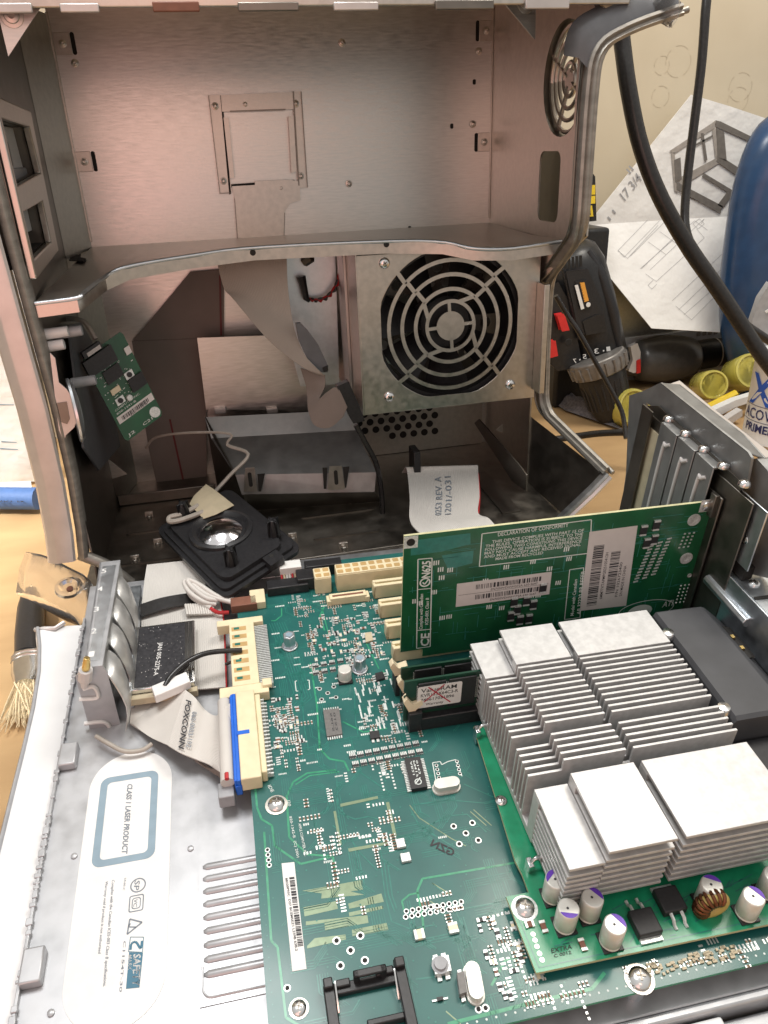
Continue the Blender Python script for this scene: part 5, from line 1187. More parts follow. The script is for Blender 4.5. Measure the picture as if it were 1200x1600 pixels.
# power sockets, card slots
def block_socket(name, x0, x1, y0, y1, h, nx, ny, cell=True):
    mb = MB(); mb.box(x0, x1, y0, y1, BZ, BZ + h); o = link(name, mb, M['beige_conn'], mbd, .04)
    mb = MB(); w_, d_ = (x1 - x0) / nx, (y1 - y0) / ny
    for i in range(nx):
        for j in range(ny):
            mb.prism([(x0 + (i + .5) * w_ + a, y0 + (j + .5) * d_ + b, BZ + h + .004) for a, b in rrect(-w_ * .36, w_ * .36, -d_ * .34, d_ * .34, .06, 2)], (0, 0, .004))
    link('socket_opening', mb, M['beige_conn_in'], o)
    mb = MB(); mb.box(x0 + .05, x1 - .05, y0 - .04, y0, BZ, BZ + h * .93); link('socket_face', mb, M['beige_conn'], o)
    return o
a, b = (23.44, -6.09, 2.5), (24.58, -6.18, 2.5)
block_socket('power_socket', a[0], b[0] - .02, a[1], a[1] + 1.1, 1.35, 2, 2)
a, b = (24.94, -6.11, 2.5), (30.15, -5.77, 2.5)
block_socket('power_socket', a[0], a[0] + 6.8, a[1] - .0, a[1] + 1.1, 1.5, 12, 2)
a = (24.24, -7.54, 2.5); mb = MB(); mb.box(a[0], a[0] + 2.5, a[1], a[1] + .55, BZ, BZ + .6); mb.box(a[0] - .2, a[0] + .1, a[1] - .05, a[1] + .6, BZ, BZ + .45); mb.box(a[0] + 2.4, a[0] + 2.7, a[1] - .05, a[1] + .6, BZ, BZ + .45)
o = link('slim_socket', mb, M['beige_conn'], mbd, .04); mb = MB(); mb.box(a[0] + .2, a[0] + 2.3, a[1] + .18, a[1] + .36, BZ + .55, BZ + .61); link('socket_slot', mb, M['brown'], o)
for k_ in range(4):
    y = -7.05 - 2.032 * k_; x0 = 27.25 + (1.0 if k_ == 3 else 0) * 0
    mb = MB(); mb.box(x0, x0 + 8.5, y - .36, y - .1, BZ, BZ + 1.12); mb.box(x0 + .02, x0 + 8.5, y + .12, y + .38, BZ, BZ + 1.08); mb.box(x0 + .1, x0 + 8.5, y - .2, y + .2, BZ, BZ + .8); mb.box(x0 - .0, x0 + .2, y - .36, y + .38, BZ, BZ + 1.0)
    sl = link('card_slot', mb, M['beige_conn'], mbd, .05)
    mb = MB()
    for i in range(36): mb.box(x0 + .5 + i * .22, x0 + .6 + i * .22, y - .1, y - .02, BZ + 1.0, BZ + 1.04)
    link('contact_row', mb, M['gold'], sl)
mb = MB(); mb.prism([(25.86, -5.4, 1.72), (26, -5.4, 2.45), (26.46, -5.4, 2.72), (26.78, -5.4, 2.56), (26.87, -5.4, 3.28), (27.05, -5.4, 2.52), (27.1, -5.4, 2.11), (27.23, -5.4, 1.33)], (0, -.5, 0)); link('latch_key', mb, M['black_plastic'], mbd, .06)
mb = MB(); mb.box(22.3, 24.2, -5.6, -4.4, BZ, BZ + 1.0); mb.box(23.0, 25.6, -4.2, -3.4, BZ, BZ + .9); link('black_socket', mb, M['black_plastic'], mbd, .06)

# card-edge connector lying flat at the left rim, toothed
e0, e1, e2, e3 = [(18.32, -8.05, 3.1), (19.65, -7.87, 3.1), (20.04, -12.95, 3.1), (17.9, -13.48, 3.1)]
x0, x1, y0, y1 = 17.55, 19.15, -14.3, -8.9
mb = MB(); mb.box(x0, x1 - .05, y0, y1, BZ, BZ + .75); mb.box(x0 - .75, x1 + .55, y1 - .1, y1 + .45, BZ, BZ + .75); mb.box(x0 - .75, x1 + .45, y0 - .75, y0 + .05, BZ, BZ + .7)
fc_ = link('flat_card_connector', mb, M['beige_conn'], mbd, .05)
for i in range(7):
    yy = y1 - .55 - i * .72; mb = MB(); mb.box(x0 + .15, x0 + 1.05, yy - .18, yy + .18, BZ + .74, BZ + .765); w__ = link('window', mb, M['beige_conn_in'], fc_)
    mb = MB(); mb.box(x0 + .3, x0 + .62, yy - .06, yy + .12, BZ + .76, BZ + .785); link('window_gap', mb, M['trace_dim'], w__)
mb = MB()
for i in range(34): yy = y1 - .25 - i * .152; mb.box(x1 - .1, x1 + .75, yy - .04, yy + .04, BZ + .1, BZ + .5)
link('contact_row', mb, M['solder'], fc_)
mb = MB(); mb.box(x1 + .1, x1 + .65, y0 - .4, y0 + .15, BZ + .6, BZ + .9); link('corner_boss', mb, M['beige_conn'], fc_, .05)

# forty-pin socket for the drive cable
X0, X1, YA, YB = 17.7, 18.75, -14.95, -20.95
mb = MB(); mb.box(X0, X1, YB, YA, BZ, BZ + .95); mb.box(X1, X1 + .3, YB + .35, YA - .25, BZ, BZ + .8); ide = link('drive_socket', mb, M['beige_conn'], mbd, .06)
mb = MB()
for i in range(20):
    yy = YA - .6 - i * .254; mb.box(X1 + .28, X1 + .62, yy - .045, yy + .045, BZ + .1, BZ + .34); mb.box(X1 + .28, X1 + .48, yy - .045, yy + .045, BZ + .45, BZ + .65)
link('pin_row', mb, M['solder'], ide)
mb = MB(); mb.box(X0 - .05, X0 + .62, -18.08, -17.82, BZ + .6, BZ + .975); link('key_tab', mb, M['blue_conn'], ide, .02)

# button-cell holder at the front edge
HX, HY = (20.41, -32.09, 3), (23.84, -32.33, 3)
bx0, bx1 = HX[0], HY[0]
mb = MB()
q = lambda s: None
yb_ = -31.6
mb.box(bx0, bx0 + .45, -35.2, -31.1, BZ, BZ + 0.49); mb.box(bx1 - .45, bx1, -35.2, -30.7, BZ, BZ + 0.49); mb.box(bx0, bx1, -31.5, -31.05, BZ, BZ + 0.30)
mb.box(bx0 + .02, bx0 + .4, -31.35, -30.95, BZ, BZ + 0.73); mb.box(bx1 - .42, bx1 - .02, -31.15, -30.75, BZ, BZ + 0.76); mb.box(bx0 + .5, bx0 + 1.1, -31.3, -31.0, BZ, BZ + 0.46); mb.box(bx1 - 1.25, bx1 - .5, -31.2, -30.9, BZ, BZ + 0.49)
mb.box(bx0 + 1.25, bx0 + 1.5, -31.25, -30.95, BZ, BZ + 0.83); mb.box(bx0 + 2.35, bx0 + 2.62, -31.25, -30.95, BZ, BZ + 0.83); mb.box(bx0 + 1.25, bx0 + 2.62, -31.25, -30.95, BZ + 0.67, BZ + 0.83)
mb.box(bx0 + 1.5, bx0 + 3.0, -32.9, -32.65, BZ, BZ + 0.40)
hd = link('battery_holder', mb, M['black_plastic'], mbd, .05)
for x in (bx0 + .46, bx1 - .53):
    mb = MB(); mb.prism([(x, -32.1, BZ + .15), (x, -31.3, BZ + .68), (x, -31.15, BZ + .68), (x, -31.9, BZ + .15)], (.06, 0, 0)); link('contact_spring', mb, M['chrome'], hd)

# ---------------------------------------------------------------- memory modules in their sockets
for k_, (y, lbl) in enumerate(((-17.15, 'memory module with bare black chips behind the labelled module'), (-18.55, 'memory module with a white sticker crossed out in red'))):
    xa = (26.83, -17.15, 5.65)[0] if k_ == 0 else (26.67, -18.55, 6.07)[0]
    zt = (26.83, -17.15, 5.65)[2] if k_ == 0 else (26.67, -18.55, 6.07)[2]
    mm = thing('memory_module', lbl, 'memory module', (xa + 6, y, BZ), DOOR)
    mb = MB(); mb.prism([(xa + a, y, b) for a, b in ((0, BZ + .5), (0, zt - 1.2), (.12, zt - 1.1), (.12, zt - .9), (0, zt - .8), (0, zt), (13.3, zt), (13.3, BZ + .5))], (0, .12, 0)); link('board', mb, M['board_dark'], mm)
    for i in range(5):
        mb = MB(); mb.box(xa + .75 + i * 1.72, xa + 2.3 + i * 1.72, y - .12, y, zt - 2.3, zt - .22); ch = link('memory_chip', mb, M['chip'], mm, .03)
        mb = MB()
        for s in (0, 1):
            for j in range(12): mb.box(xa + .69 + i * 1.72 + s * 1.63, xa + .73 + i * 1.72 + s * 1.63, y - .07, y, zt - 1.9 + j * .13, zt - 1.85 + j * .13)
        link('pin_row', mb, M['solder'], ch)
    mb = MB()
    for j in range(40): mb.box(xa + .6 + j * .25, xa + .72 + j * .25, y - .03, y, BZ + .4, BZ + .9)
    link('contact_row', mb, M['gold'], mm)
    if k_ == 1:
        zc = zt - .32
        mb = MB(); mb.prism([(xa + a, y - .13, zt + b) for a, b in rrect(.72, 3.2, -2.05, -.42, .12)], (0, -.012, 0)); sk = link('sticker', mb, M['label_grey'], mm); sk.data.materials[0] = M['label']
        mb = MB()
        for i, (wd, w_, h_) in enumerate((('ValueRAM', 2.0, .3), ('KVR133X64C3-R', 2.1, .24), ('740617051896', 1.9, .22), ('Warranty', 1.0, .17))):
            zb = zt - .86 - i * .34; xs = xa + .9 + (.3 if i == 3 else 0); mb.text(wd, (xs, y - .15, zb), (xs + w_, y - .15, zb), (xs, y - .15, zb + h_))
        link('lettering', mb, M['ink'], sk)
        mb = MB()
        for p_, q_ in (((1.3, -.5), (2.6, -1.9)), ((2.2, -.45), (1.1, -1.6))):
            a, b = Vector((xa + p_[0], y - .155, zt + p_[1])), Vector((xa + q_[0], y - .155, zt + q_[1])); d = (b - a); nn_ = Vector((-d.z, 0, d.x)).normalized() * .035
            mb.flat([a - nn_, b - nn_, b + nn_, a + nn_])
        link('marker_cross', mb, M['marker'], sk)
    else:
        mb = MB(); mb.box(xa + 1.0, xa + 3.6, y - .13, y - .125, zt - 2.25, zt - 1.95); link('yellow_strip', mb, M['orange'], mm)
for k_, y in enumerate((-15.8, -17.15, -18.55)):
    sx0 = 26.75 + (0, .15, .15)[k_]
    mb = MB(); mb.box(sx0 + .1, sx0 + 14.3, y - .42, y + .42, BZ, BZ + .95); mb.box(sx0, sx0 + .75, y - .45, y + .45, BZ, BZ + 1.45); so = link('memory_socket', mb, M['black_plastic'], mbd, .05)
    mb = MB(); q = sx0 - .1
    mb.prism([(q + a, y - .22, BZ + b) for a, b in ((.25, .4), (.1, 1.5), (-.2, 2.2), (.0, 2.5), (.32, 2.0), (.85, 2.15), (.9, 1.85), (.5, 1.5), (.48, .4))], (0, .44, 0)); link('latch', mb, M['clip'], so, .07)

# ---------------------------------------------------------------- graphics card, seen from behind
AY = -13.74
ax0, ax1, az1 = 27.62, 46.3, 12.1
gc = thing('graphics_card', 'green graphics card standing upright with white barcode stickers', 'graphics card', (37, AY, BZ), DOOR)
mb = MB(); mb.prism([(ax0, AY, 3.5), (ax0, AY, az1), (ax1, AY, az1), (ax1, AY, 3.4), (36, AY, 3.4), (36, AY, 2.9), (29, AY, 2.9), (29, AY, 3.5)], (0, .16, 0), 1, 0); gb = link('board', mb, [M['board_card'], M['board_edge']], gc)
y_ = AY - .006
pal = MB(); lum = MB()
rnd = random.Random(21)
def yq(mbx, pts, dy=0): mbx.flat([(p[0], y_ - dy, p[2]) for p in pts])
def yseg(mbx, a, b, w, dy=.002):
    a, b = Vector(a), Vector(b); a.y = b.y = y_ - dy; d = b - a; n_ = Vector((-d.z, 0, d.x)).normalized() * w / 2; mbx.flat([a - n_, b - n_, b + n_, a + n_])
def yloop(mbx, pts, w):
    for a, b in zip(pts, pts[1:] + pts[:1]): yseg(mbx, a, b, w)
slk = MB()
yloop(slk, [(32.07, -13.74, 11.67), (38.59, -13.74, 11.78), (38.94, -13.74, 9.36), (32.11, -13.74, 9.38)], .06)
yloop(slk, [(28.45, -13.74, 10.42), (29.26, -13.74, 10.39), (29.47, -13.74, 3.64), (28.62, -13.74, 3.64)], .06)
yseg(slk, (28.53, -13.74, 8.25), (29.36, -13.74, 8.21), .05); yseg(slk, (28.61, -13.74, 5.1), (29.48, -13.74, 5.05), .05)
yloop(slk, [(37.82, -13.74, 8.29), (38.71, -13.74, 8.31), (39.14, -13.74, 4.3), (38.1, -13.74, 4.32)], .05)
def ytext(mbx, s, a, b, c, dy=.003): mbx.text(s, (a[0], y_ - dy, a[2]), (b[0], y_ - dy, b[2]), (c[0], y_ - dy, c[2]))
ytext(slk, 'N625', *[(29.21, -13.74, 9.03), (29.19, -13.74, 10.22), (28.72, -13.74, 9.06)])
ytext(slk, 'CE', *[(29.38, -13.74, 3.71), (29.37, -13.74, 4.76), (28.86, -13.74, 3.76)])
ytext(slk, 'Complies with Canadian', *[(28.92, -13.74, 5.14), (28.85, -13.74, 7.87), (28.72, -13.74, 5.18)]); ytext(slk, 'ICES-003, Class B', *[(29.26, -13.74, 5.44), (29.21, -13.74, 7.52), (29.07, -13.74, 5.48)])
c = (28.93, -13.74, 8.71); 
N = 24
slk.add([(c[0] + r * math.cos(2 * math.pi * i / N), y_ - .002, c[2] + r * math.sin(2 * math.pi * i / N)) for r in (.33, .24) for i in range(N)], [(i, (i + 1) % N, N + (i + 1) % N, N + i) for i in range(N)])
yseg(slk, (c[0] - .14, 0, c[2] + .02), (c[0] - .02, 0, c[2] - .14), .08); yseg(slk, (c[0] - .02, 0, c[2] - .14), (c[0] + .2, 0, c[2] + .2), .08)
ytext(slk, 'DECLARATION OF CONFORMITY', *[(33.03, -13.74, 11.37), (37.23, -13.74, 11.47), (33, -13.74, 11.63)])
wl = ['THIS DEVICE COMPLIES WITH PART 15 OF', 'THE RULES. OPERATION IS SUBJECT TO THE', 'FOLLOWING TWO CONDITIONS: THIS DEVICE', 'MAY NOT CAUSE HARMFUL INTERFERENCE', 'AND MUST ACCEPT ANY RECEIVED SIGNAL', 'MADE FROM RECYCLED']
a0, a1, b0 = Vector((32.36, -13.74, 10.93)), Vector((38.37, -13.74, 11)), Vector((32.32, -13.74, 9.63))
for i, wd in enumerate(wl):
    o = a0 + (b0 - a0) * (i / 5.2); u = (a1 - a0) * (.98 if i < 5 else .6); ind = (a1 - a0) * (.12 if i == 5 else .06 * (i == 0))
    ytext(slk, wd, o + ind, o + u, o + ind + Vector((0, 0, .2)))
ytext(slk, 'AB 32220 BB BEEER', *[(39.13, -13.74, 4.56), (38.84, -13.74, 8.04), (38.87, -13.74, 4.61)]); ytext(slk, 'Model with Canadian', *[(38.67, -13.74, 4.54), (38.44, -13.74, 7.47), (38.45, -13.74, 4.57)])
c = (44.78, -13.74, 4.41); el = [(c[0] + 1.75 * math.cos(t), y_ - .002, c[2] + .5 * math.sin(t) + .3 * math.cos(t)) for t in [2 * math.pi * i / 40 for i in range(41)]]
c = Vector((43.71, -13.74, 4.21))
for k_ in range(40):
    t0, t1 = 2 * math.pi * k_ / 40, 2 * math.pi * (k_ + 1) / 40
    yseg(slk, c + Vector((1.9 * math.cos(t0), 0, .75 * math.sin(t0))), c + Vector((1.9 * math.cos(t1), 0, .75 * math.sin(t1))), .05)
    slk.flat([(c[0] - .45, y_ - .003, c[2] - .1), (c[0] - .45 + .85 * math.cos(t0), y_ - .003, c[2] - .1 + .55 * math.sin(t0)), (c[0] - .45 + .85 * math.cos(t1), y_ - .003, c[2] - .1 + .55 * math.sin(t1))])
ytext(slk, 'ATI', *[(44.79, -13.74, 4.19), (45.5, -13.74, 4.24), (44.81, -13.74, 4.67)])
for _ in range(26):
    x, z = rnd.uniform(28.2, 37.5), rnd.uniform(5.5, 10.2)
    for j in range(3): slk.flat([(x + j * .13, y_ - .001, z), (x + j * .13 + .07, y_ - .001, z), (x + j * .13 + .07, y_ - .001, z + .32), (x + j * .13, y_ - .001, z + .32)])
link('silkscreen', slk, M['silk'], gc)['kind'] = 'stuff'
trc = MB()
for _ in range(190):
    x, z, l_ = rnd.uniform(27.9, 45.6), rnd.uniform(4, 11.7), rnd.uniform(.3, 2.0)
    if rnd.random() < .5: yseg(trc, (x, 0, z), (min(45.8, x + l_), 0, z), .04, 0)
    else: yseg(trc, (x, 0, z), (x, 0, max(3.8, z - l_)), .04, 0)
for pts in ([(28, -13.74, 11.75), (31.39, -13.74, 11.81), (31.45, -13.74, 11.06), (29.79, -13.74, 10.76), (28.03, -13.74, 10.74)], [(29.81, -13.74, 10.49), (31.67, -13.74, 10.58), (31.67, -13.74, 9.68), (30.25, -13.74, 9.43)]): yq(trc, pts, -.003)
link('card_trace', trc, M['trace_dim'], gc)['kind'] = 'stuff'
for (pts, bars) in (([(30.85, -13.74, 8.31), (36.68, -13.74, 8.32), (36.76, -13.74, 6.6), (30.89, -13.74, 6.56)], 'h'), ([(38.62, -13.74, 10.93), (41.63, -13.74, 10.98), (42.17, -13.74, 4.79), (39.04, -13.74, 4.89)], 'v')):
    mb = MB(); mb.prism([(p[0], y_ - .004, p[2]) for p in pts], (0, -.012, 0)); lb = link('barcode_sticker', mb, M['label_grey'], gc)
    mb = MB(); q = [Vector((p[0], y_ - .02, p[2])) for p in pts]; u, v = q[1] - q[0], q[3] - q[0]
    if bars == 'h':
        barcode(mb, q[0] + u * .2 + v * .14, u * .7, v * .2, .0, 31, 34); barcode(mb, q[0] + u * .2 + v * .58, u * .7, v * .2, .0, 32, 34)
        for b_ in (.47, .92): o = q[0] + u * .36 + v * b_; mb.text('EN7050VDHWG72A 630-3647', o, o + u * .5, o - v * .09)
        o = q[0] + u * .02 + v * .5; mb.flat([o, o + u * .96, o + u * .96 + v * .012, o + v * .012])
    else:
        barcode(mb, q[0] + v * .95 + u * .13, -v * .78, u * .22, 0, 33, 40); barcode(mb, q[0] + v * .82 + u * .52, -v * .55, u * .2, 0, 34, 30)
        for a_, l_, s in ((.46, .6, '6MM77XTAPMPG025105412H'), (.8, .45, 'P/N 1026723400'), (.9, .4, 'S/N MADE IN CHINA')): o = q[0] + u * a_ + v * .88; mb.text(s, o, o - v * l_, o - u * .06)
    link('barcode', mb, M['ink'], lb)
def corner_pad(p, s, hole=True):
    mb = MB(); mb.prism([(p[0] - s, y_ - .002, p[2] - s), (p[0] + s, y_ - .002, p[2] - s), (p[0] + s, y_ - .002, p[2] + s), (p[0] - s, y_ - .002, p[2] + s)], (0, -.01, 0)); o = link('ground_pad', mb, M['solder'], gc)
    mb = MB(); mb.lathe((p[0], y_ - .012, p[2]), (0, -1, 0), [(.24, 0), (.24, .02), (.01, .021)] if hole else [(.32, 0), (.3, .12), (.1, .2), (.01, .2)], 16); link('hole' if hole else 'screw', mb, M['dark_hole'] if hole else M['chrome'], o)
corner_pad((28, -13.74, 11.66), .4); corner_pad((45.86, -13.74, 11.84), .42, False)
for p, r in (((45.28, -13.74, 10.91), .42), ((45.52, -13.74, 8.03), .42), ((46.11, -13.74, 6.6), .15)):
    mb = MB(); mb.lathe((p[0], y_ - .002, p[2]), (0, -1, 0), [(r, 0), (r, .03), (r * .6, .035), (r * .5, .02), (.01, .02)], 20); link('solder_blob', mb, M['solder'], gc)
for j in range(9):
    for i in range(4):
        if True:
            mb = MB(); p = Vector((45.73, -13.74, 5.83)) + Vector((i * .28, 0, -j * .28)); mb.lathe((p.x, y_ - .002, p.z), (0, -1, 0), [(.07, 0), (.05, .04), (.01, .04)], 8)
            if j < 6: link('solder_point', mb, M['solder'], gc)
pins = MB()
for k_ in range(3):
    for i in range(12):
        p = Vector((42.71, -13.74, 9.26)) + Vector((k_ * .55 - i * .04, 0, -i * .24 + k_ * .2)); pins.prism([(p.x, y_ - .002, p.z), (p.x + .3, y_ - .002, p.z + .04), (p.x + .3, y_ - .002, p.z + .14), (p.x, y_ - .002, p.z + .1)], (0, -.03, 0))
for i in range(3):
    for j in range(5):
        p = Vector((44.87, -13.74, 9.9)) + Vector((i * .3 - j * .03, 0, -j * .25)); pins.prism([(p.x, y_ - .002, p.z), (p.x + .12, y_ - .002, p.z), (p.x + .12, y_ - .002, p.z + .1), (p.x, y_ - .002, p.z + .1)], (0, -.03, 0))
link('pin_field', pins, M['solder'], gc)['kind'] = 'stuff'
for p in [(42.08, -13.74, 10.6), (42.84, -13.74, 10.87), (42.5, -13.74, 9.62), (42.95, -13.74, 9.83), (34.54, -13.74, 6.36), (35.32, -13.74, 6.33), (34.82, -13.74, 5.71), (35.82, -13.74, 5.95), (34.46, -13.74, 5.25), (36.27, -13.74, 7.17), (35.09, -13.74, 4.84), (35.67, -13.74, 4.84)]:
    mb = MB(); mb.box(p[0] - .22, p[0] + .22, y_ - .1, y_, p[2] - .3, p[2] + .3); ch = link('chip_resistor', mb, M['chip'], gc, .02)
    mb = MB()
    for s in (-1, 1): mb.box(p[0] - .2, p[0] + .2, y_ - .11, y_, p[2] + s * .3 - .06, p[2] + s * .3 + .06)
    link('tinned_end', mb, M['solder'], ch)
mb = MB(); mb.box(ax1 - .02, ax1 + .12, AY - .6, AY + 1.4, 1.8, 12.6); mb.box(ax1 - .3, ax1, AY - .4, AY + .1, 11.2, 12.7); link('card_bracket', mb, M['steel_dark'], gc, .04)

# ---------------------------------------------------------------- processor card and heat sink
PZ = 3.05
pc = thing('processor_card', 'bright green processor card under the big finned heat sink', 'circuit board', (36, -26, BZ + .2), DOOR)
out = [(30.39, -19.69, 3.05), (30.79, -19.82, 3.05), (41.5, -20, 0), (46.2, -20, 0), (46.2, -32.7, 0), (29.02, -32.44, 3.05), (28.89, -29.16, 3.05), (29.95, -29.17, 3.05), (29.96, -28.31, 3.05), (29.88, -27.63, 3.05)]
mb = MB(); mb.prism([(p[0], p[1], PZ - .16) for p in out], (0, 0, .16), 1, 0); link('board', mb, [M['board_bright'], M['board_edge']], pc)
p_ = MB()
seq = [(29.06, -29.28, 3.05), (29.2, -32.27, 3.05), (46, -32.4, 0)]
for a, b in zip(seq, seq[1:]): seg(p_, a, b, .05, PZ + .008)
rnd = random.Random(3)
for _ in range(60):
    x, y = rnd.uniform(30, 45), rnd.uniform(-32.3, -30.6); s = rnd.choice((.3, .8)); seg(p_, (x, y, 0), (x + s, y + rnd.choice((0, .2)), 0), .05, PZ + .008)
link('card_trace', p_, M['trace_dim'], pc)['kind'] = 'stuff'
mb = MB(); mb.text('EXTRA', *[(29.93, -31.84, 3.07), (30.85, -31.84, 3.07), (29.98, -31.66, 3.07)]); mb.text('C 0012', *[(29.97, -32.03, 3.07), (30.74, -32.03, 3.07), (29.99, -31.9, 3.07)]); link('silkscreen', mb, M['ink'], pc)
for q in [(29.46, -30.95, 3.05), (29.45, -31.2, 3.05), (29.43, -31.46, 3.05), (29.43, -31.75, 3.05), (29.44, -32.01, 3.05)]:
    mb = MB(); mb.lathe((q[0], q[1], PZ), (0, 0, 1), [(.11, 0), (.11, .02), (.06, .022), (.05, .01), (.005, .01)], 12); link('plated_hole', mb, M['solder'], pc)
for q, rt in (((29.45, -30.54, 3.05), 0), ((30, -30.76, 3.05), 1), ((31.33, -31.8, 3.05), 1)):
    mb = MB(); l_, w_ = (.2, .13) if not rt else (.12, .26); mb.box(q[0] - l_, q[0] + l_, q[1] - w_, q[1] + w_, PZ, PZ + .1)
    rs = link('chip_capacitor', mb, M['brown'], pc, .02); mb = MB()
    for s in (-1, 1):
        if rt: mb.box(q[0] - l_ - .01, q[0] + l_ + .01, q[1] + s * w_ * .75 - .06, q[1] + s * w_ * .75 + .06, PZ, PZ + .11)
        else: mb.box(q[0] + s * l_ * .75 - .05, q[0] + s * l_ * .75 + .05, q[1] - w_ - .01, q[1] + w_ + .01, PZ, PZ + .11)
    link('tinned_end', mb, M['solder'], rs)
q = (29.51, -29.82, 3.12); s_ = screw('card_screw', (q[0], q[1], PZ + .05), (0, 0, 1), .42, pc)
mb = MB(); mb.lathe((q[0], q[1], PZ), (0, 0, 1), [(.58, 0), (.58, .02), (.4, .03), (.01, .03)], 20); link('ground_ring', mb, M['solder'], s_)
for i, q in enumerate([(30.87, -29.59, 3.05), (30.89, -30.89, 3.05), (32.09, -30.66, 3.05), (32.51, -31.91, 3.05), (38.88, -32, 3.05), (40.36, -31.33, 3.05), (37.4, -31.17, 3.05), (41.13, -32.23, 3.05)]):
    mb = MB(); mb.box(q[0] - .45, q[0] + .45, q[1] - .45, q[1] + .45, PZ, PZ + .1, 1); mb.lathe((q[0], q[1], PZ + .1), (0, 0, 1), [(.45, 0), (.47, .06), (.43, .12), (.47, .2), (.47, 1.28), (.43, 1.34), (.01, 1.34)], 22)
    cp = link('capacitor', mb, [M['cap_white'], M['black_plastic']], pc, .02)
    mb = MB(); an = (2.2, 4.4, .6, .5, .5, .2, 1, .4)[i]
    mb.prism([(q[0] + .43 * math.cos(an + t), q[1] + .43 * math.sin(an + t), PZ + 1.445) for t in [(-1.05 + 2.1 * j / 10) for j in range(11)]], (0, 0, .01)); link('violet_mark', mb, M['purple'], cp)
    mb = MB(); mb.flat([(q[0] + .06 * math.cos(t) - .05, q[1] + .06 * math.sin(t), PZ + 1.452) for t in [j * 1.05 for j in range(6)]]); link('print_dot', mb, M['ink'], cp)
def mosfet(q, s=1):
    mb = MB(); mb.box(q[0] - .55, q[0] + .55, q[1] - .55, q[1] + .55, PZ, PZ + .42); o = link('power_transistor', mb, M['chip'], pc, .06)
    mb = MB(); mb.box(q[0] - .5, q[0] + .5, q[1] - .75 * s, q[1] - .5 * s, PZ, PZ + .12); link('tab', mb, M['solder'], o)
    for d in (-.25, .25):
        mb = MB(); mb.tube([(q[0] + d, q[1] + .5 * s, PZ + .25), (q[0] + d, q[1] + .8 * s, PZ + .2), (q[0] + d, q[1] + .95 * s, PZ + .02), (q[0] + d, q[1] + 1.15 * s, PZ + .02)], .08, 6); link('lead', mb, M['solder'], o)
mosfet((34.27, -31.57, 3.12)); mosfet((35.83, -30.89, 3.12), -1)
q = (37.35, -31.72, 3.12); mb = MB()
mb.tube([(q[0] + .52 * math.cos(t), q[1] + .1, PZ + .65 + .52 * math.sin(t)) for t in [2 * math.pi * i / 20 for i in range(21)]], .26, 10); ind = link('choke_coil', mb, M['yellow_core'], pc, 0, 60)
for k_ in range(9):
    t = 1.2 + k_ * .32; c = Vector((q[0] + .52 * math.cos(t), q[1] + .1, PZ + .65 + .52 * math.sin(t))); rd = Vector((math.cos(t), 0, math.sin(t)))
    mb = MB(); mb.tube([c + rd * .31 * math.cos(a) + Vector((0, .31, 0)) * math.sin(a) for a in [2 * math.pi * i / 12 for i in range(13)]], .085, 6); link('winding', mb, M['copper'], ind, 0, 60)
mb = MB()
for i in range(26):
    q = (30.5 + (i % 9) * .55, -33.3 - .2 * (i // 9), PZ - .9)
ub = MB()
for _ in range(70):
    x, y = rnd.uniform(33.5, 38), rnd.uniform(-33.4, -32.9); ub.box(x, x + rnd.choice((.1, .2)), y, y + .1, BZ, BZ + .08)
link('under_card_part', ub, M['tape'], mbd)['kind'] = 'stuff'

hs = thing('heat_sink', 'large pale aluminium heat sink with rows of thin fins', 'heat sink', (36, -24, PZ), DOOR)
hx0, hs1, hg0, hg1, hx1 = 30.85, 32.5, 35.62, 36.0, 41.45
TOP, STEP, HB = 7.12, 6.4, 3.15
mb = MB(); mb.box(hx0 + .02, hx1, -26.6, -19.3, HB, HB + .4); link('base', mb, M['aluminium'], hs, .04)
def fin_profile(y, t):
    mb = MB(); mb.prism([(hx0, y, HB + .35), (hx1, y, HB + .35), (hx1, y, TOP), (hg1, y, TOP), (hg1, y, TOP - 1.0), (hg0, y, TOP - 1.0), (hg0, y, TOP), (hs1, y, TOP), (hs1, y, STEP), (hx0, y, STEP)], (0, t, 0)); return mb
f0 = None
for i in range(17):
    if i in (11,): continue
    y = -19.75 - i * .372
    if f0 is None: f0 = link('fin', fin_profile(y, .12), M['aluminium'], hs, .015)
    else: dup(f0, (0, y + 19.75, 0), parent=hs)
def end_block(y_in0, y_in1, y_out, nm):
    lo, hi = min(y_in0, y_in1), max(y_in0, y_in1)
    parts = ((hs1, hg0, TOP), (hg1, hx1, TOP), (hx0, hs1 - .02, STEP))
    mb = MB()
    for a, b, zt in parts: mb.box(a, b, lo, hi, HB + .1, zt - .18)
    link('column', mb, M['aluminium'], hs, .03)
    ya, yb2 = (hi, y_out) if y_out > hi else (y_out, lo)
    for a, b, zt in parts:
        mb = MB(); mb.box(a, b, min(lo, y_out), max(hi, y_out), zt - .17, zt); link('top_plate', mb, M['aluminium'], hs, .025)
    for k_ in range(1, 8):
        for a, b, zt in parts:
            z = zt - .17 - k_ * (.44 if zt == TOP else .375)
            if z < HB - .1: continue
            sh = .03 * k_
            mb = MB(); mb.box(a, b, ya + (0.0 if y_out > hi else sh * .3), yb2 - (sh * .3 if y_out > hi else 0), z - .17, z); link('side_fin', mb, M['aluminium'], hs, .015)
end_block(-19.45, -18.9, -16.75, 'rear')
end_block(-27.05, -26.4, -30.35, 'front')
for p in ((41.75, -18.7, TOP - .5), (41.75, -24.15, TOP - .6)):
    mb = MB(); mb.lathe(p, (0, 0, 1), [(.42, 0), (.42, .3), (.3, .5), (.02, .55)], 18); link('spring_screw', mb, M['chrome'], hs)
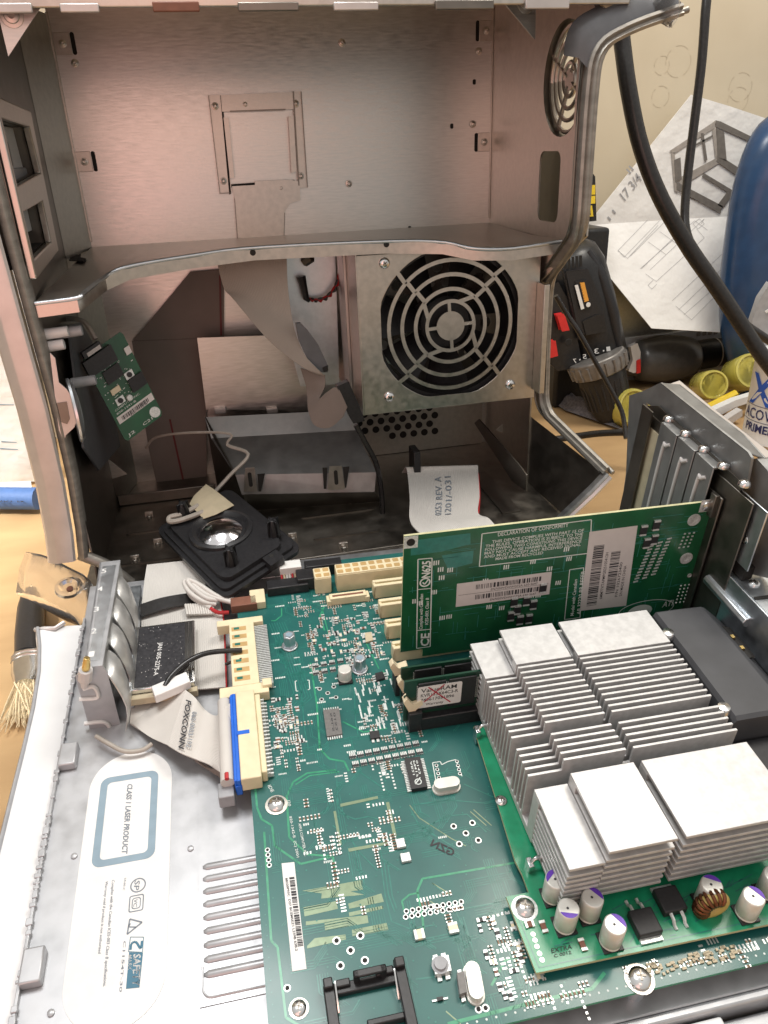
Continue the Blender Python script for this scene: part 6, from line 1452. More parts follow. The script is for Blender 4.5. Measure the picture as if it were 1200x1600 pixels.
for y in (-20.3, -28.1):
    mb = MB(); mb.tube([(30.35, y, BZ + .4), (30.4, y, HB + .3), (30.6, y, HB + .6), (30.9, y, HB + .6)], .12, 6); mb.box(30.25, 30.5, y - .25, y + .25, BZ + .1, HB + .4); link('retaining_clip', mb, M['chrome'], hs, .03)
q = (30.3, -24.47, 3.12); screw('base_screw', (q[0], q[1], PZ), (0, 0, 1), .3, hs)

# dark shroud between heat sink and connector wall
du = thing('air_shroud', 'dark grey plastic shroud between the heat sink and connector wall', 'shroud', (44, -21, BZ), DOOR)
mb = MB()
ya, yb2 = -17.0, -25.0
profs = []
for y, dz in ((-16.9, -.05), (-17.0, 0), (-20, .02), (-24.75, -.05), (-24.95, -.2), (-25.0, -.5), (-25.0, -3.4)):
    profs.append([(41.85, y, 3.2), (41.85, y, 6.75 + dz), (42.0, y, 7.0 + dz), (43.3, y, 7.0 + dz), (44.9, y, 6.95 + dz), (45.1, y, 6.85 + dz), (46.5, y, 5.6 + dz), (46.5, y, 3.2)])
mb.grid(profs); sh_ = link('shell', mb, M['duct'], du, 0, 22)
mb = MB(); mb.box(41.9, 46.5, -28.2, -25.1, 3.7, 5.4); link('dark_base', mb, M['black_plastic'], du, .1)
mb = MB(); mb.prism([(45.5 + a, -19.6 + b, 6.5) for a, b in rrect(-.2, .25, -1.3, 1.3, .2)], (.25, 0, -.1)); link('slot', mb, M['dark_hole'], du)
for y in (-19.3, -20.2):
    mb = MB(); mb.box(45.4, 45.6, y - .12, y + .12, 6.45, 6.65); link('contact', mb, M['gold'], du)

# ---------------------------------------------------------------- cables and small hardware lying on the door
g1 = thing('ribbon_cable', 'pale grey ribbon cable coming out beneath the hinge behind the black strap', 'ribbon cable', (13, -4, 1.6), DOOR)
mb = MB(); mb.strip([(12.01, -0.5, 2.4), (11.88, -2.16, 2.2), (11.75, -4.7, 1.9)], [(16.16, -0.54, 2.4), (16.1, -2.63, 2.2), (15.86, -5.04, 1.9)], .1, 12); link('ribbon', mb, M['ribbon_r'], g1, 0, 60)
st_ = MB(); st_.strip([(11.78, -4.88, 2.5), (13.09, -4.71, 2.7), (14.43, -4.56, 2.7), (15.6, -4.34, 2.5)], [(11.84, -5.97, 2.3), (13.3, -5.71, 2.5), (14.58, -5.5, 2.5), (15.66, -5.14, 2.3)], .16, 14)
o = link('rubber_strap', st_, M['black_rubber'], None, .03, base=(13.5, -6.5, 2.2), frame=DOOR); tag(o, 'short black rubber strap lying across two pale ribbon cables', 'strap')
g2 = thing('ribbon_cable', 'wide pale ribbon cable with a red edge beneath the metal box', 'ribbon cable', (14, -9, 1.5), DOOR)
mb = MB(); mb.strip([(11.82, -5.24, 1.9), (11.87, -6.85, 1.9), (12.03, -9.47, 1.8), (12.54, -12.46, 1.7)], [(17.01, -5.28, 2.2), (17.14, -7.5, 2.1), (17.11, -10.01, 1.9), (17.07, -12.84, 1.7)], .1, 18); link('ribbon', mb, M['ribbon_r'], g2, 0, 60)
mb = MB(); mb.tube(spline([(17.05, -5.42, 2.25), (17.18, -7.56, 2.15), (17.16, -10.07, 1.95), (17.11, -12.9, 1.75)], 16), .06, 6); link('red_edge', mb, M['red'], g2)
mb = MB()
for i in range(12):
    a, b = Vector((14.77, -5.79, 2.6)), Vector((16.48, -6.06, 2.6)); c = a.lerp(b, i / 11); mb.tube([c + Vector((0, .15, 0)), c + Vector((.1, -.75, -.15))], .1, 6)
link('wire_fan', mb, M['ribbon'], g2, 0, 60)
mb = MB(); mb.tube(spline([(16.23, -6.14, 2.6), (16.84, -6.85, 2.6), (17.58, -7, 2.6)], 10), .13, 6); link('red_lead', mb, M['red'], g2, 0, 60)
cb = thing('audio_cable', 'two looped pale grey cables ending in a brown plug', 'cable', (18, -6, 2.4), DOOR)
for pts in ([(16.78, -6.11, 2.7), (15.97, -5.92, 2.9), (15.09, -5.1, 3.2), (14.77, -4.11, 3.4), (15.28, -4.49, 3.4), (16.29, -5.55, 3.1), (17.93, -6.44, 2.9)], [(16.89, -5.97, 2.9), (16.16, -5.8, 3.1), (15.28, -4.84, 3.4), (15.06, -4.28, 3.6), (15.79, -4.73, 3.4), (16.92, -5.81, 3.1), (17.98, -6.18, 2.9)], [(16.43, -6.32, 2.6), (15.62, -5.61, 2.7), (15.14, -5.08, 2.9), (14.84, -4.36, 3.2)]):
    mb = MB(); mb.tube(spline(pts, 36), .17, 8); link('cable', mb, M['ribbon'], cb, 0, 60)
q = (18.54, -6.57, 2.8); mb = MB(); mb.box(q[0] - .8, q[0] + .9, q[1] - .45, q[1] + .45, 2.45, 3.1); link('plug', mb, M['brown'], cb, .05)
q = (19.42, -6.14, 2.8); mb = MB(); mb.box(q[0] - .4, q[0] + .6, q[1] - .8, q[1] + .6, 2.5, 3.1); link('plug_socket', mb, M['beige_conn'], cb, .05)
# connector with coloured wire ends beside the speaker
wc = thing('wire_connector', 'white connector with a row of wires beside the speaker plate', 'connector', (22.5, -3.4, 2.5), DOOR)
q0, q1 = (21.22, -4.3, 3.4), (22.73, -4.23, 3.4)
mb = MB(); mb.box(q0[0], q1[0], q0[1] - .1, q0[1] + .75, 3.1, 3.7); link('body', mb, M['label'], wc, .05)
for i in range(8):
    x = q0[0] + .1 + i * (q1[0] - q0[0] - .2) / 7; mb = MB(); mb.tube([(x, q0[1], 3.2), (x, q0[1] - .3, 2.9), (x, q0[1] - .5, 2.5)], .08, 6); link('wire', mb, M[('red', 'tape', 'ribbon', 'ribbon')[i % 4]], wc, 0, 60)
mb = MB(); mb.box(q0[0] - 1.0, q1[0] + .3, q0[1] - 1.5, q0[1] - .55, 2.5, 3.2); link('socket', mb, M['black_plastic'], wc, .06)

# flat metal module with a printed black top
jb = thing('metal_module', 'flat silver module with a scratched black printed top', 'module', (13.5, -10.4, 2.0), DOOR)
mb = MB(); mb.box(11.75, 15.4, -13.2, -7.7, 2.15, 2.95); link('case', mb, M['chrome'], jb, .06)
mb = MB(); mb.prism([(a, b, 2.953) for a, b in rrect(11.95, 14.8, -13.05, -7.85, .1)], (0, 0, .01)); tf = link('black_film', mb, M['foil'], jb)
mb = MB(); mb.text('JAN 005-2275-A', *[(13.22, -9.44, 2.97), (13.02, -12.27, 2.97), (13.48, -9.44, 2.97)]); link('lettering', mb, M['label'], tf)
rnd = random.Random(14); mb = MB()
for _ in range(60):
    x, y = rnd.uniform(12, 14.7), rnd.uniform(-13, -7.9); s = rnd.uniform(.01, .03); mb.flat([(x + s * math.cos(a), y + s * math.sin(a) * 1.4, 2.966) for a in (0, 1.2, 2.5, 3.8, 5)])
link('fleck', mb, M['label_grey'], tf)['kind'] = 'stuff'
mb = MB(); mb.box(14.95, 15.05, -12.9, -7.9, 2.95, 2.99); mb.box(15.2, 15.3, -12.9, -7.9, 2.95, 2.99); link('edge_bead', mb, M['chrome'], jb, .02)
mb = MB(); mb.box(11.6, 15.5, -13.6, -13.2, 2.1, 2.6); link('end_lip', mb, M['tape'], jb, .04)
cbk = thing('black_cable', 'thin black cable arching from the module to the cream connector', 'cable', (16, -12, 2.6), DOOR)
mb = MB(); mb.tube(spline([(13.75, -13.47, 3.2), (14.13, -12.92, 3.4), (14.95, -12.23, 3.6), (15.89, -11.82, 3.7), (16.82, -11.63, 3.6), (18.25, -11.59, 3.4)], 30), .16, 8); link('cable', mb, M['black_rubber'], cbk, 0, 60)
mb = MB(); mb.tube(spline([(17.19, -12.18, 3), (17.74, -12.11, 3.1), (18.2, -12.15, 3.2)], 8), .1, 6); link('thin_lead', mb, M['black_rubber'], cbk, 0, 60)
mb = MB(); mb.tube(spline([(13.87, -13.19, 3.1), (14.6, -12.61, 3.2), (15.22, -11.87, 3.4)], 12), .12, 6); link('second_lead', mb, M['black_rubber'], cbk, 0, 60)
q = (14.08, -13.44, 3); mb = MB(); mb.obox(q, (1.0, .3, .1), (-.12, .42, 0), (0, 0, .3)); link('white_plug', mb, M['label'], cbk, .05)
wh = MB(); wh.tube(spline([(9.9, -15.34, 2), (10.61, -15.94, 1.9), (11.48, -16.52, 1.75), (12.39, -16.58, 1.7), (12.94, -16.33, 1.8)], 20), .13, 8)
o = link('braided_wire', wh, M['wire_grey'], None, 0, 60, base=(11, -16, 1.4), frame=DOOR); tag(o, 'short pale braided wire curling below the notched bracket', 'wire')

# printed drive ribbon with its blue plug
fr = thing('ribbon_cable', 'printed pale ribbon cable plugged into the board with a blue connector', 'ribbon cable', (14.5, -17, 1.5), DOOR)
mb = MB(); mb.strip([(14.88, -13.81, 3), (15.43, -14.61, 3.1), (15.98, -15.32, 2.7), (16.54, -15.81, 2.7), (17.03, -15.88, 3.4), (17.46, -15.59, 3.3)],
                     [(13.91, -17.28, 2.6), (14.61, -18.02, 2.7), (15.37, -18.35, 2.4), (16.04, -18.9, 2.5), (16.69, -19.84, 2.9), (17.23, -20.11, 2.9)], .1, 34, 12); link('upper_run', mb, M['ribbon_r'], fr, 0, 70)
mb = MB(); mb.strip([(13.04, -12.81, 1.7), (13.96, -13.06, 2.2), (14.87, -13.76, 2.95)], [(11.58, -14.31, 1.6), (12.75, -15.91, 2), (13.9, -17.23, 2.55)], .1, 14); mb.strip([(11.6, -13.08, 1.75), (12.51, -13.16, 1.75), (13.67, -12.99, 1.75)], [(11.59, -14.4, 1.6), (12.31, -15.16, 1.65), (13.51, -16.18, 1.7)], .1, 10); link('lower_run', mb, M['ribbon'], fr, 0, 70)
mb = MB(); mb.strip([(16.65, -18.62, 2.2), (16.09, -18.53, 1.7), (15.07, -17.39, 1.6)], [(17.9, -20.15, 2), (16.9, -19.36, 1.6), (15.4, -17.85, 1.55)], .1, 10); link('under_run', mb, M['ribbon_dark'], fr, 0, 70)
mb = MB()
P0, P1, P2 = [Vector(p) for p in ((14.95, -14.75, 3.2), (14.52, -17.78, 2.85), (15.23, -14.95, 3.2))]
mb.text('FOXCONN', P0, P1, P2, .0)
link('lettering', mb, M['ink'], fr)
mb = MB(); P0, P1, P2 = [Vector(p) for p in ((15.27, -15.52, 2.98), (14.91, -17.79, 2.76), (15.52, -15.59, 2.95))]
mb.text('060-0003-192', P0, P1, P2, .03); link('number', mb, M['ink_grey'], fr)
mb = MB(); mb.box(17.36, 17.52, -20.9, -15.1, 2.35, 3.35); link('blue_bar', mb, M['blue_conn'], fr, .04); mb = MB(); mb.box(17.5, 17.69, -20.95, -15.0, 2.5, 3.38); mb.box(17.4, 17.72, -21.0, -20.6, 2.3, 3.0); mb.box(17.4, 17.72, -15.3, -14.95, 2.3, 3.3); link('plug_face', mb, M['blue_conn'], fr, .04)
mb = MB(); mb.tube([(17.02, -15.2, 3.05), (17.02, -20.7, 3.05)], .36, 10); link('ribbon_roll', mb, M['ribbon'], fr, 0, 60)
mb = MB(); mb.box(16.5, 17.3, -21.3, -20.4, 1.9, 2.75); link('strain_clip', mb, M['grey_plastic'], fr, .06)
mb = MB(); mb.tube([(17.02, -20.35, 3.36), (17.02, -20.72, 3.36)], .12, 6); link('red_edge', mb, M['red'], fr)

# notched upright bracket with stamped numbers, and the sprung shields beside it
nb = thing('numbered_bracket', 'upright silver bracket with stamped numbers along its narrow top', 'bracket', (10, -9, 1.4), DOOR)
Zt = 6.0
a, b, c, d = [(9.81, -4.49, 6), (11.08, -4.46, 6), (10.87, -14.07, 6), (9.9, -14.03, 6)]
mb = MB(); mb.prism([a, b, c, d], (0, 0, -.12)); topp = link('numbered_top', mb, M['alu_door'], nb, .04)
mb = MB(); fr_ = [Vector(p) for p in (a, b, c, d)]; ce = sum(fr_, Vector()) / 4
inn = [ce + (p - ce) * .9 + Vector((0, 0, .01)) for p in fr_]
inn[0].x = fr_[0].x + .22; inn[3].x = fr_[3].x + .22; inn[1].x = fr_[1].x - .22; inn[2].x = fr_[2].x - .22
mb.flat(inn); link('numbered_strip', mb, M['ink_blue'], topp).data.materials[0] = M['zinc']
mb = MB()
for s, (px_, py_) in zip('4321', ((0, 0), (0, 0), (0, 0), (0, 0))): pass
for s, q in zip('54321', [(10.14, -5.47, 6.02), (10.08, -7.28, 6.02), (10.05, -9.21, 6.02), (10.11, -11.15, 6.02), (10.17, -13.06, 6.02)]): mb.text(s, (q[0] - .12, q[1] - .22, q[2]), (q[0] + .18, q[1] - .22, q[2]), (q[0] - .12, q[1] + .22, q[2]))
link('stamped_number', mb, M['label'], topp)
mb = MB(); mb.prism([(d[0], d[1], 6), (a[0], a[1], 6), (a[0], a[1], 2.0), (d[0], d[1], 1.4)], (.1, 0, 0)); link('left_side', mb, M['alu_door'], nb)
mb = MB(); mb.prism([(c[0] - .05, c[1], 5.9), (b[0] - .05, b[1], 5.9), (b[0] - .05, b[1], 3.0), (c[0] - .05, c[1], 3.0)], (-.1, 0, 0)); link('right_side', mb, M['zinc_dull'], nb)
EYn = -14.1
ol = [(9.37, -14.1, 5.45), (9.92, -14.1, 6.07), (10.87, -14.1, 6.02), (11.03, -14.1, 5.41), (10.96, -14.1, -0.5), (9.25, -14.1, -0.76)]
mb = MB(); mb.prism(ol, (0, .1, 0)); ep = link('notched_end', mb, M['alu_door'], nb, .03)
for pts in ("122,1090 148,1085 150,1071 143,1066 131,1069", "135,1128 166,1126 171,1134 168,1146 150,1148"):
    pass
for sp_ in ([(9.59, -14.12, 4.54), (10.14, -14.12, 4.62), (10.28, -14.12, 4.09), (10.14, -14.12, 3.71), (9.24, -14.12, 3.8)], [(9.12, -14.12, 1.84), (10.08, -14.12, 1.78), (10.36, -14.12, 1.39), (10.4, -14.12, 0.84), (10.21, -14.12, 0.72), (9.57, -14.12, 0.92)]):
    mb = MB(); mb.tube(spline([Vector(p) + Vector((0, -.02, 0)) for p in sp_], 18), .13, 6); link('slot_edge', mb, M['label'], ep, 0, 60)
for k_ in range(4):
    y0 = -4.6 - k_ * 2.3
    mb = MB(); rows = [spline([(10.6, y0 - .2, 5.6 - .12 * k_), (11.5, y0 - 1.2, 5.0), (11.9, y0 - 2.2, 3.4), (11.6, y0 - 2.7, 2.0)], 10), spline([(10.6, y0 - 1.9, 5.6 - .12 * k_), (11.2, y0 - 2.8, 5.2), (11.8, y0 - 3.5, 3.6), (11.5, y0 - 3.7, 1.9)], 10)]
    rows = [rows[0], [p.lerp(q, .5) + Vector((.10, 0, .14)) for p, q in zip(*rows)], rows[1]]
    rows = [spline([r[i] for r in rows], 7) for i in range(10)]
    mb.grid(rows, 0, (-.06, 0, -.06)); link('shield_finger', mb, M['wrap'], nb, 0, 60)
mb = MB(); mb.box(11.5, 11.8, -13.4, -5.6, 1.5, 3.2); link('shield_plate', mb, M['zinc'], nb, .04)
mb = MB(); q = (9.94, -14.3, 5.54); 
sc = MB(); sc.tube([(9.76, -14.4, 4.89), (9.92, -14.4, 5.55)], [.18, .28], 10); sc.tube([(9.9, -14.4, 5.45), (10.08, -14.4, 6.19)], .38, 10); 
o1 = link('plastic_sleeve', sc, M['clip'], nb, .03); o1.data.materials[0] = M['label_grey']
mb = MB(); mb.tube([(10.07, -14.4, 6.14), (10.16, -14.4, 6.46), (10.3, -14.4, 7)], [.2, .22, .16], 10); link('brass_pin', mb, M['gold'], nb, .03)
mb = MB(); mb.box(14, 14.5, -3.4, -2.2, 1.3, 2.0); 
bz = thing('steel_bracket', 'small bluish steel strip standing between the bracket and ribbon cables', 'bracket', (12.2, -6, 1.4), DOOR)
mb = MB(); mb.prism([(10.98, -2.56, 1.8), (11.67, -2.56, 1.8), (11.56, -6.68, 1.8), (11.19, -6.61, 1.8)], (0, 0, .5)); link('strip', mb, M['zinc'], bz, .04)
mb = MB(); mb.prism([(11.25, -7.07, 2.2), (11.57, -7.13, 2.2), (11.57, -12.07, 2.2), (11.2, -11.99, 2.2)], (0, 0, .15)); link('lower_strip', mb, M['zinc'], bz, .04)

# ---------------------------------------------------------------- things on the bench behind and beside the case
# thick and thin black cables hanging down at the right
def cable(name, pts, r, mt, label, n=50, cat='cable'):
    mb = MB(); mb.tube(spline(pts, n), r, 12); o = link(name, mb, M[mt], None, 0, 60, base=pts[0]); tag(o, label, cat); return o
cable('power_cable', [(56.18, 26, 45.81), (55.87, 22, 40.41), (54.82, 18, 37.74), (54.3, 15.4, 36.05), (54.36, 15, 35.11), (54.66, 14, 32.06), (55.62, 13, 27.98), (57.33, 12, 23.98), (60.06, 11, 19.76), (62.8, 10, 16.19), (65.28, 9, 12.79), (67, 8, 10.25), (69.11, 7, 7.63)], .70, 'black_rubber', 'thick glossy black cable hanging in front of the paper drawings')
cable('power_cable', [(62.23, 20, 56.5), (63.14, 19, 46.03), (63.26, 18, 40.18), (63.08, 17.5, 37.83), (63, 17, 34.02), (62.69, 16.5, 29.57), (62.37, 16, 25.45), (61.89, 15, 22.3), (61.73, 14, 20.47), (62.34, 13, 18.6), (64.16, 13, 16.22), (67.47, 13, 12.74), (71.87, 13, 9.91)], .40, 'black_rubber', 'thinner black cable hanging beside the thick one')
cable('drill_lead', [(56.65, 30, 12.83), (58.11, 30, 10.72), (59.38, 29, 8.63), (61.15, 28, 5.36), (62.98, 27, 2.02), (64.1, 26, -0.52), (63.77, 24, -2.98)], .28, 'black_rubber', 'thin black lead draped diagonally over the drill')
cable('bench_lead', [(55.85, 30, -4.56), (60.48, 30, -4.43), (62.8, 28, -3.6), (65.46, 26, -3.14), (67, 25, -3.3)], .42, 'black_rubber', 'black lead lying on the bench behind the case')

# paper drawings on the wall
dwg = thing('paper_drawing', 'large creased white paper sheet with pencil drawings and handwritten size', 'paper', (88, 55, -2))
mb = MB(); up_ = [(87.7, 57, 33.7), (94, 57, 32.11), (103.93, 57, 29.36), (106.62, 57, 17.18), (88.08, 57, 17.44), (73.34, 57, 17.36)]
mb.prism(up_, (0, .12, 0)); link('upper_sheet', mb, M['paper'], dwg)
low_ = [(73.33, 56.98, 17.36), (88.09, 57.02, 17.43), (106.54, 56.9, 17.19), (104.06, 49.12, 0.75), (94.27, 49.48, 1.5), (81.56, 50.23, 3.08), (72.61, 55.64, 14.52)]
mb = MB(); mb.prism(low_, (0, .12, -.05)); link('lower_sheet', mb, M['paper'], dwg)
mb = MB()
def pl2(pts, w=.045):
    for a, b in zip(pts, pts[1:]):
        a, b = Vector(a) + Vector((0, -.06, .04)), Vector(b) + Vector((0, -.06, .04)); d = b - a; n_ = d.cross(Vector((0, -.9, .42))).normalized() * w / 2; mb.flat([a - n_, b - n_, b + n_, a + n_])
for pts in ([(77.77, 55.25, 13.71), (78.56, 54.83, 12.81), (84.93, 56.97, 17.34)], [(85.18, 57.78, 19.05), (83.44, 57.21, 17.85), (77.67, 55.26, 13.72), (79.04, 54.73, 12.61), (84.63, 56.69, 16.75)], [(79.6, 54.88, 12.92), (86.55, 57.14, 17.69), (88.05, 56.2, 15.7), (81.09, 54.03, 11.11)], [(80.88, 54.03, 11.12), (90.68, 56.83, 17.04), (92.61, 56.16, 15.63)], [(82.65, 55.69, 14.62), (85.29, 54.8, 12.75)], [(84.71, 56.28, 15.89), (87.37, 55.4, 14.01)], [(82.4, 53.9, 10.86), (92.31, 56.91, 17.21), (91.68, 56.6, 16.55)], [(81.6, 53.68, 10.39), (83.2, 53.15, 9.25), (91.93, 55.68, 14.62), (90.83, 56.29, 15.9)],
            [(85.83, 51.51, 5.79), (88.17, 50.53, 3.71), (94.11, 52.39, 7.66)], [(85.41, 51.85, 6.51), (94.83, 54.65, 12.44)], [(86.28, 51.25, 5.24), (95.73, 54.09, 11.24)], [(87.01, 50.89, 4.49), (96.65, 53.56, 10.13)], [(82.71, 53.24, 9.46), (81.79, 52.95, 8.83), (82.33, 52.69, 8.28), (83.26, 52.98, 8.91)], [(90.3, 56.63, 16.62), (91.46, 56.93, 17.26), (92.21, 56.58, 16.52), (91.05, 56.28, 15.89), (90.3, 56.63, 16.62)]): pl2(pts)
def wl_(s, p0, p1, p2): 
    mb.text(s, Vector(p0) + Vector((0, -.1, 0)), Vector(p1) + Vector((0, -.1, 0)), Vector(p2) + Vector((0, -.1, 0)))
q = [(79.01, 57, 20.36), (81.43, 57, 23.15), (78, 57, 21.36)]; wl_('17 3/4', *q)
q = [(79.43, 57, 23.92), (79.96, 57, 24.48), (78.66, 57, 24.53)]; wl_('II', *q)
q = [(76.95, 57, 17.77), (77.75, 57, 18.87), (76.39, 57, 18.24)]; wl_('11', *q)
link('pencil_lines', mb, M['pencil'], dwg)
pr = thing('printed_picture', 'grey printed picture of a hollow box frame on the paper', 'printed picture', (97, 56.9, 14))
pd, pm_ = MB(), MB()
def yp(mbx, s, y=56.8):
    mbx.prism([(p[0], y, p[2]) for p in s], (0, .05, 0))
for s in ([(91.95, 57, 30.39), (92.8, 57, 30.2), (100.12, 57, 27.31), (99.69, 57, 26.82), (92.09, 57, 29.57)], [(92.23, 57, 29.4), (93.55, 57, 28.87), (94.66, 57, 24.98), (93.09, 57, 25.55)], [(93.09, 57, 25.55), (94.62, 57, 25.15), (98.61, 57, 23.1), (97.91, 57, 22.26), (92.97, 57, 25.04)], [(86.1, 57, 25.48), (87.07, 57, 25.78), (87.7, 57, 22.88), (86.73, 57, 22.49)], [(91.12, 57, 23.59), (96.91, 57, 20.72), (95.15, 57, 18.59), (94.2, 57, 19.08), (95.51, 57, 20.79), (91, 57, 23.08)], [(89.87, 57, 28.82), (90.28, 57, 28.81), (91.47, 57, 25.27), (91.08, 57, 25.12)], [(88.69, 57, 27.22), (91.76, 57, 28.52), (91.8, 57, 28.27), (88.73, 57, 26.97)], [(86.92, 57, 22.57), (95.1, 57, 18.86), (94.84, 57, 17.88), (87.07, 57, 21.53)],): yp(pd, s)
for s in ([(85.22, 57, 26.68), (85.98, 57, 26.32), (91.92, 57, 29.41), (91.95, 57, 30.39), (91.5, 57, 30.08)], [(85.57, 57, 26.34), (86.05, 57, 26.49), (87.36, 57, 21), (86.78, 57, 21.37)], [(87.26, 57, 23.07), (93.09, 57, 25.55), (93.63, 57, 24.85), (87.65, 57, 21.85)], [(92.09, 57, 29.57), (93.2, 57, 25.54), (92.81, 57, 25.39), (91.66, 57, 29.09)], [(86.78, 57, 21.37), (92.02, 57, 19.37), (95.07, 57, 17.78), (94.79, 57, 18.16), (87.33, 57, 21.17)]): yp(pm_, s, 56.84)
link('dark_bars', pd, M['print_dark'], pr); link('light_bars', pm_, M['print_mid'], pr)
# coffee-ring marks on the wall
rm = MB()
for (cx_, cy_, r) in ((1062, 95, 1.9), (1033, 98, 1.3), (1156, 137, 1.9), (1153, 153, 1.6), (1034, 152, 1.2)):
    pass
for q, r in (((88.14, 61.95, 38.19), 2.0), ((85.58, 61.95, 37.76), 1.2), ((98.78, 61.95, 34.75), 1.9), ((98.66, 61.95, 33.09), 1.7), ((85.9, 61.95, 33.82), 1.4)):
    N = 30
    rm.add([(q[0] + (r - s * .05) * math.cos(2 * math.pi * i / N) , q[1], q[2] + (r - s * .05) * math.sin(2 * math.pi * i / N)) for s in (0, 1) for i in range(N)], [(i, (i + 1) % N, N + (i + 1) % N, N + i) for i in range(N) if i % 7 not in (2, 3)])
o = link('ring_stain', rm, M['print_mid'], wall_); w_st = mat('faint_stain', (0.455, 0.388, 0.284), .7, 0, .1); o.data.materials[0] = w_st

# leaning sheet of bare metal behind the drill
mp = MB(); mp.prism([(74.33, 61, 13.98), (77.1, 61, 12.59), (81.1, 61, 10.24), (86.7, 61, 4.92), (94.05, 61, -2.43), (94.75, 61, -9.63), (79.07, 61, -9.16), (74.71, 61, -3.35)], (0, .2, 0))
tag(link('metal_sheet', mp, M['steel'], None, 0, base=(80, 61, -6)), 'bare silver metal sheet leaning under the paper drawing', 'metal sheet')
rl = MB(); rl.prism([(81.7, 60.6, -0.75), (88.32, 60.6, -0.69), (97.62, 60.6, -0.42), (100.96, 60.6, -0.48), (101.75, 60.6, -2.26), (96.76, 60.6, -2.47), (86.27, 60.6, -2.83), (82.34, 60.6, -2.48)], (0, .8, 0)); 
ru = thing('slotted_strip', 'white slotted plastic strip lying behind the dark handled tool', 'plastic strip', (94, 60, -2)); link('strip', rl, M['white_plastic'], ru, .1)
for q in [(96.73, 60.5, -1.17), (97.79, 60.5, -1.15), (98.85, 60.5, -1.14), (99.92, 60.5, -1.12)]:
    mb = MB(); mb.prism([(q[0] + a, q[1], q[2] + b) for a, b in rrect(-.4, .3, -.35, .35, .2)], (0, .05, 0)); link('slot', mb, M['print_mid'], ru)

# cordless drill leaning nose down
dr = thing('cordless_drill', 'black cordless drill with red buttons lying nose down behind the case', 'drill', (70, 44, -7))
a0, a1, a2, a3 = [Vector(p) for p in ((65.16, 46, 15.77), (67.69, 45, 8.97), (69.07, 44, 2.55), (70.08, 43.2, -2.32))]
mb = MB(); 
def hull(mbx, secs, n=12, flat=.8):
    pts = [Vector(s[0]) for s in secs]; mbx.tube(pts, [s[1] for s in secs], n)
ctr = [(66.17, 48, 15.83), (66.62, 48, 14.82), (67.42, 47.8, 12.8), (69, 47.6, 8.45), (70.41, 47.4, 4.39), (71.73, 47, 0.62), (71.92, 46.8, -0.28)]
mb.tube(ctr, [2.4, 3.6, 4.2, 4.3, 4.2, 4.0, 3.6], 14); body = link('body', mb, M['drill_black'], dr, 0, 40)
mb = MB(); mb.prism([(61.52, 44.2, 10.81), (63.43, 44.2, 11.9), (65.49, 44.2, 8.6), (67.56, 44.2, 1.3), (67.27, 44.2, 0.06), (64.24, 44.2, -0.19), (62.04, 44.2, 1.81)], (0, 4, 0)); link('grip', mb, M['drill_black'], dr, .8, 40, segs=3)
mb = MB(); mb.tube([(67.7, 45, 15.4), (69.57, 44.5, 12.25), (71.58, 44, 7.14), (72.92, 43.6, 2.29)], [.5, .9, .9, .5], 8); link('side_ridge', mb, M['black_plastic'], dr, 0, 60)
mb = MB(); mb.tube([(64.23, 44.6, 13.41), (65.77, 44, 8.44), (66.85, 43.6, 4.15)], [.3, .5, .3], 8); link('seam_ridge', mb, M['black_plastic'], dr, 0, 60)
mb = MB(); mb.prism([(64.05, 43.4, 13.25), (67.09, 43.4, 13.37), (69.93, 43.4, 8.39), (70.37, 43.4, 4.76), (67.26, 43.4, 4.76), (65.98, 43.4, 6.84)], (0, .3, 0)); link('motor_cover', mb, M['black_plastic'], dr, .3)
for i in range(5):
    mb = MB(); q = CY(886 + 0, 410, 43.3) if False else (0, 0, 0)
for q in [(63.88, 43.2, 14.25), (64.41, 43.2, 14.29), (64.94, 43.2, 14.33), (65.47, 43.2, 14.38), (66.01, 43.2, 14.42)]:
    mb = MB(); mb.prism([(q[0] - .15, q[1], q[2] - .7), (q[0] + .2, q[1], q[2] - .7), (q[0] + .05, q[1], q[2] + .7), (q[0] - .3, q[1], q[2] + .7)], (0, .1, 0)); link('cooling_slot', mb, M['dark_hole'], dr)
mb = MB(); mb.prism([(65.4, 43.2, 11.9), (67.11, 43.2, 12.02), (68.05, 43.2, 8.57), (66.7, 43.2, 8.17)], (0, .1, 0)); rp2 = link('rating_plate', mb, M['black_plastic'], dr)
mb = MB(); mb.prism([(65.97, 43.05, 11.72), (66.6, 43.05, 11.75), (67.45, 43.05, 9.31), (66.82, 43.05, 9.19)], (0, .05, 0)); link('orange_sticker', mb, M['orange'], rp2)
mb = MB(); mb.prism([(65.27, 43.05, 11.44), (65.72, 43.05, 11.49), (66.89, 43.05, 8.35), (66.44, 43.05, 8.22)], (0, .05, 0)); link('white_sticker', mb, M['label'], rp2)
mb = MB(); mb.lathe((67.4, 43.05, 8.81), (0, -1, 0), [(.32, 0), (.32, .04), (.2, .05), (.01, .05)], 14); link('round_mark', mb, M['label'], rp2)
mb = MB(); mb.text('WARNING', *[(66.88, 43, 9.28), (66.05, 43, 11.64), (66.6, 43, 9.26)]); link('lettering', mb, M['ink'], rp2)
mb = MB(); mb.prism([(66.82, 43.2, 6.64), (68.81, 43.2, 7.33), (69.84, 43.2, 7.25), (70.53, 43.2, 4.96), (67.55, 43.2, 4.69)], (0, .1, 0)); link('badge_plate', mb, M['drill_black'], dr, .3)
for s in ([(62.98, 43, 7.83), (64.06, 43, 7.91), (64.96, 43, 5.64), (63.86, 43, 5.56)], [(61.92, 43, 4.27), (63.02, 43, 4.44), (63.53, 43, 2.3), (62.24, 43, 2.07)]):
    mb = MB(); mb.prism(s, (0, 1, 0)); link('red_button', mb, M['red_plastic'], dr, .3)
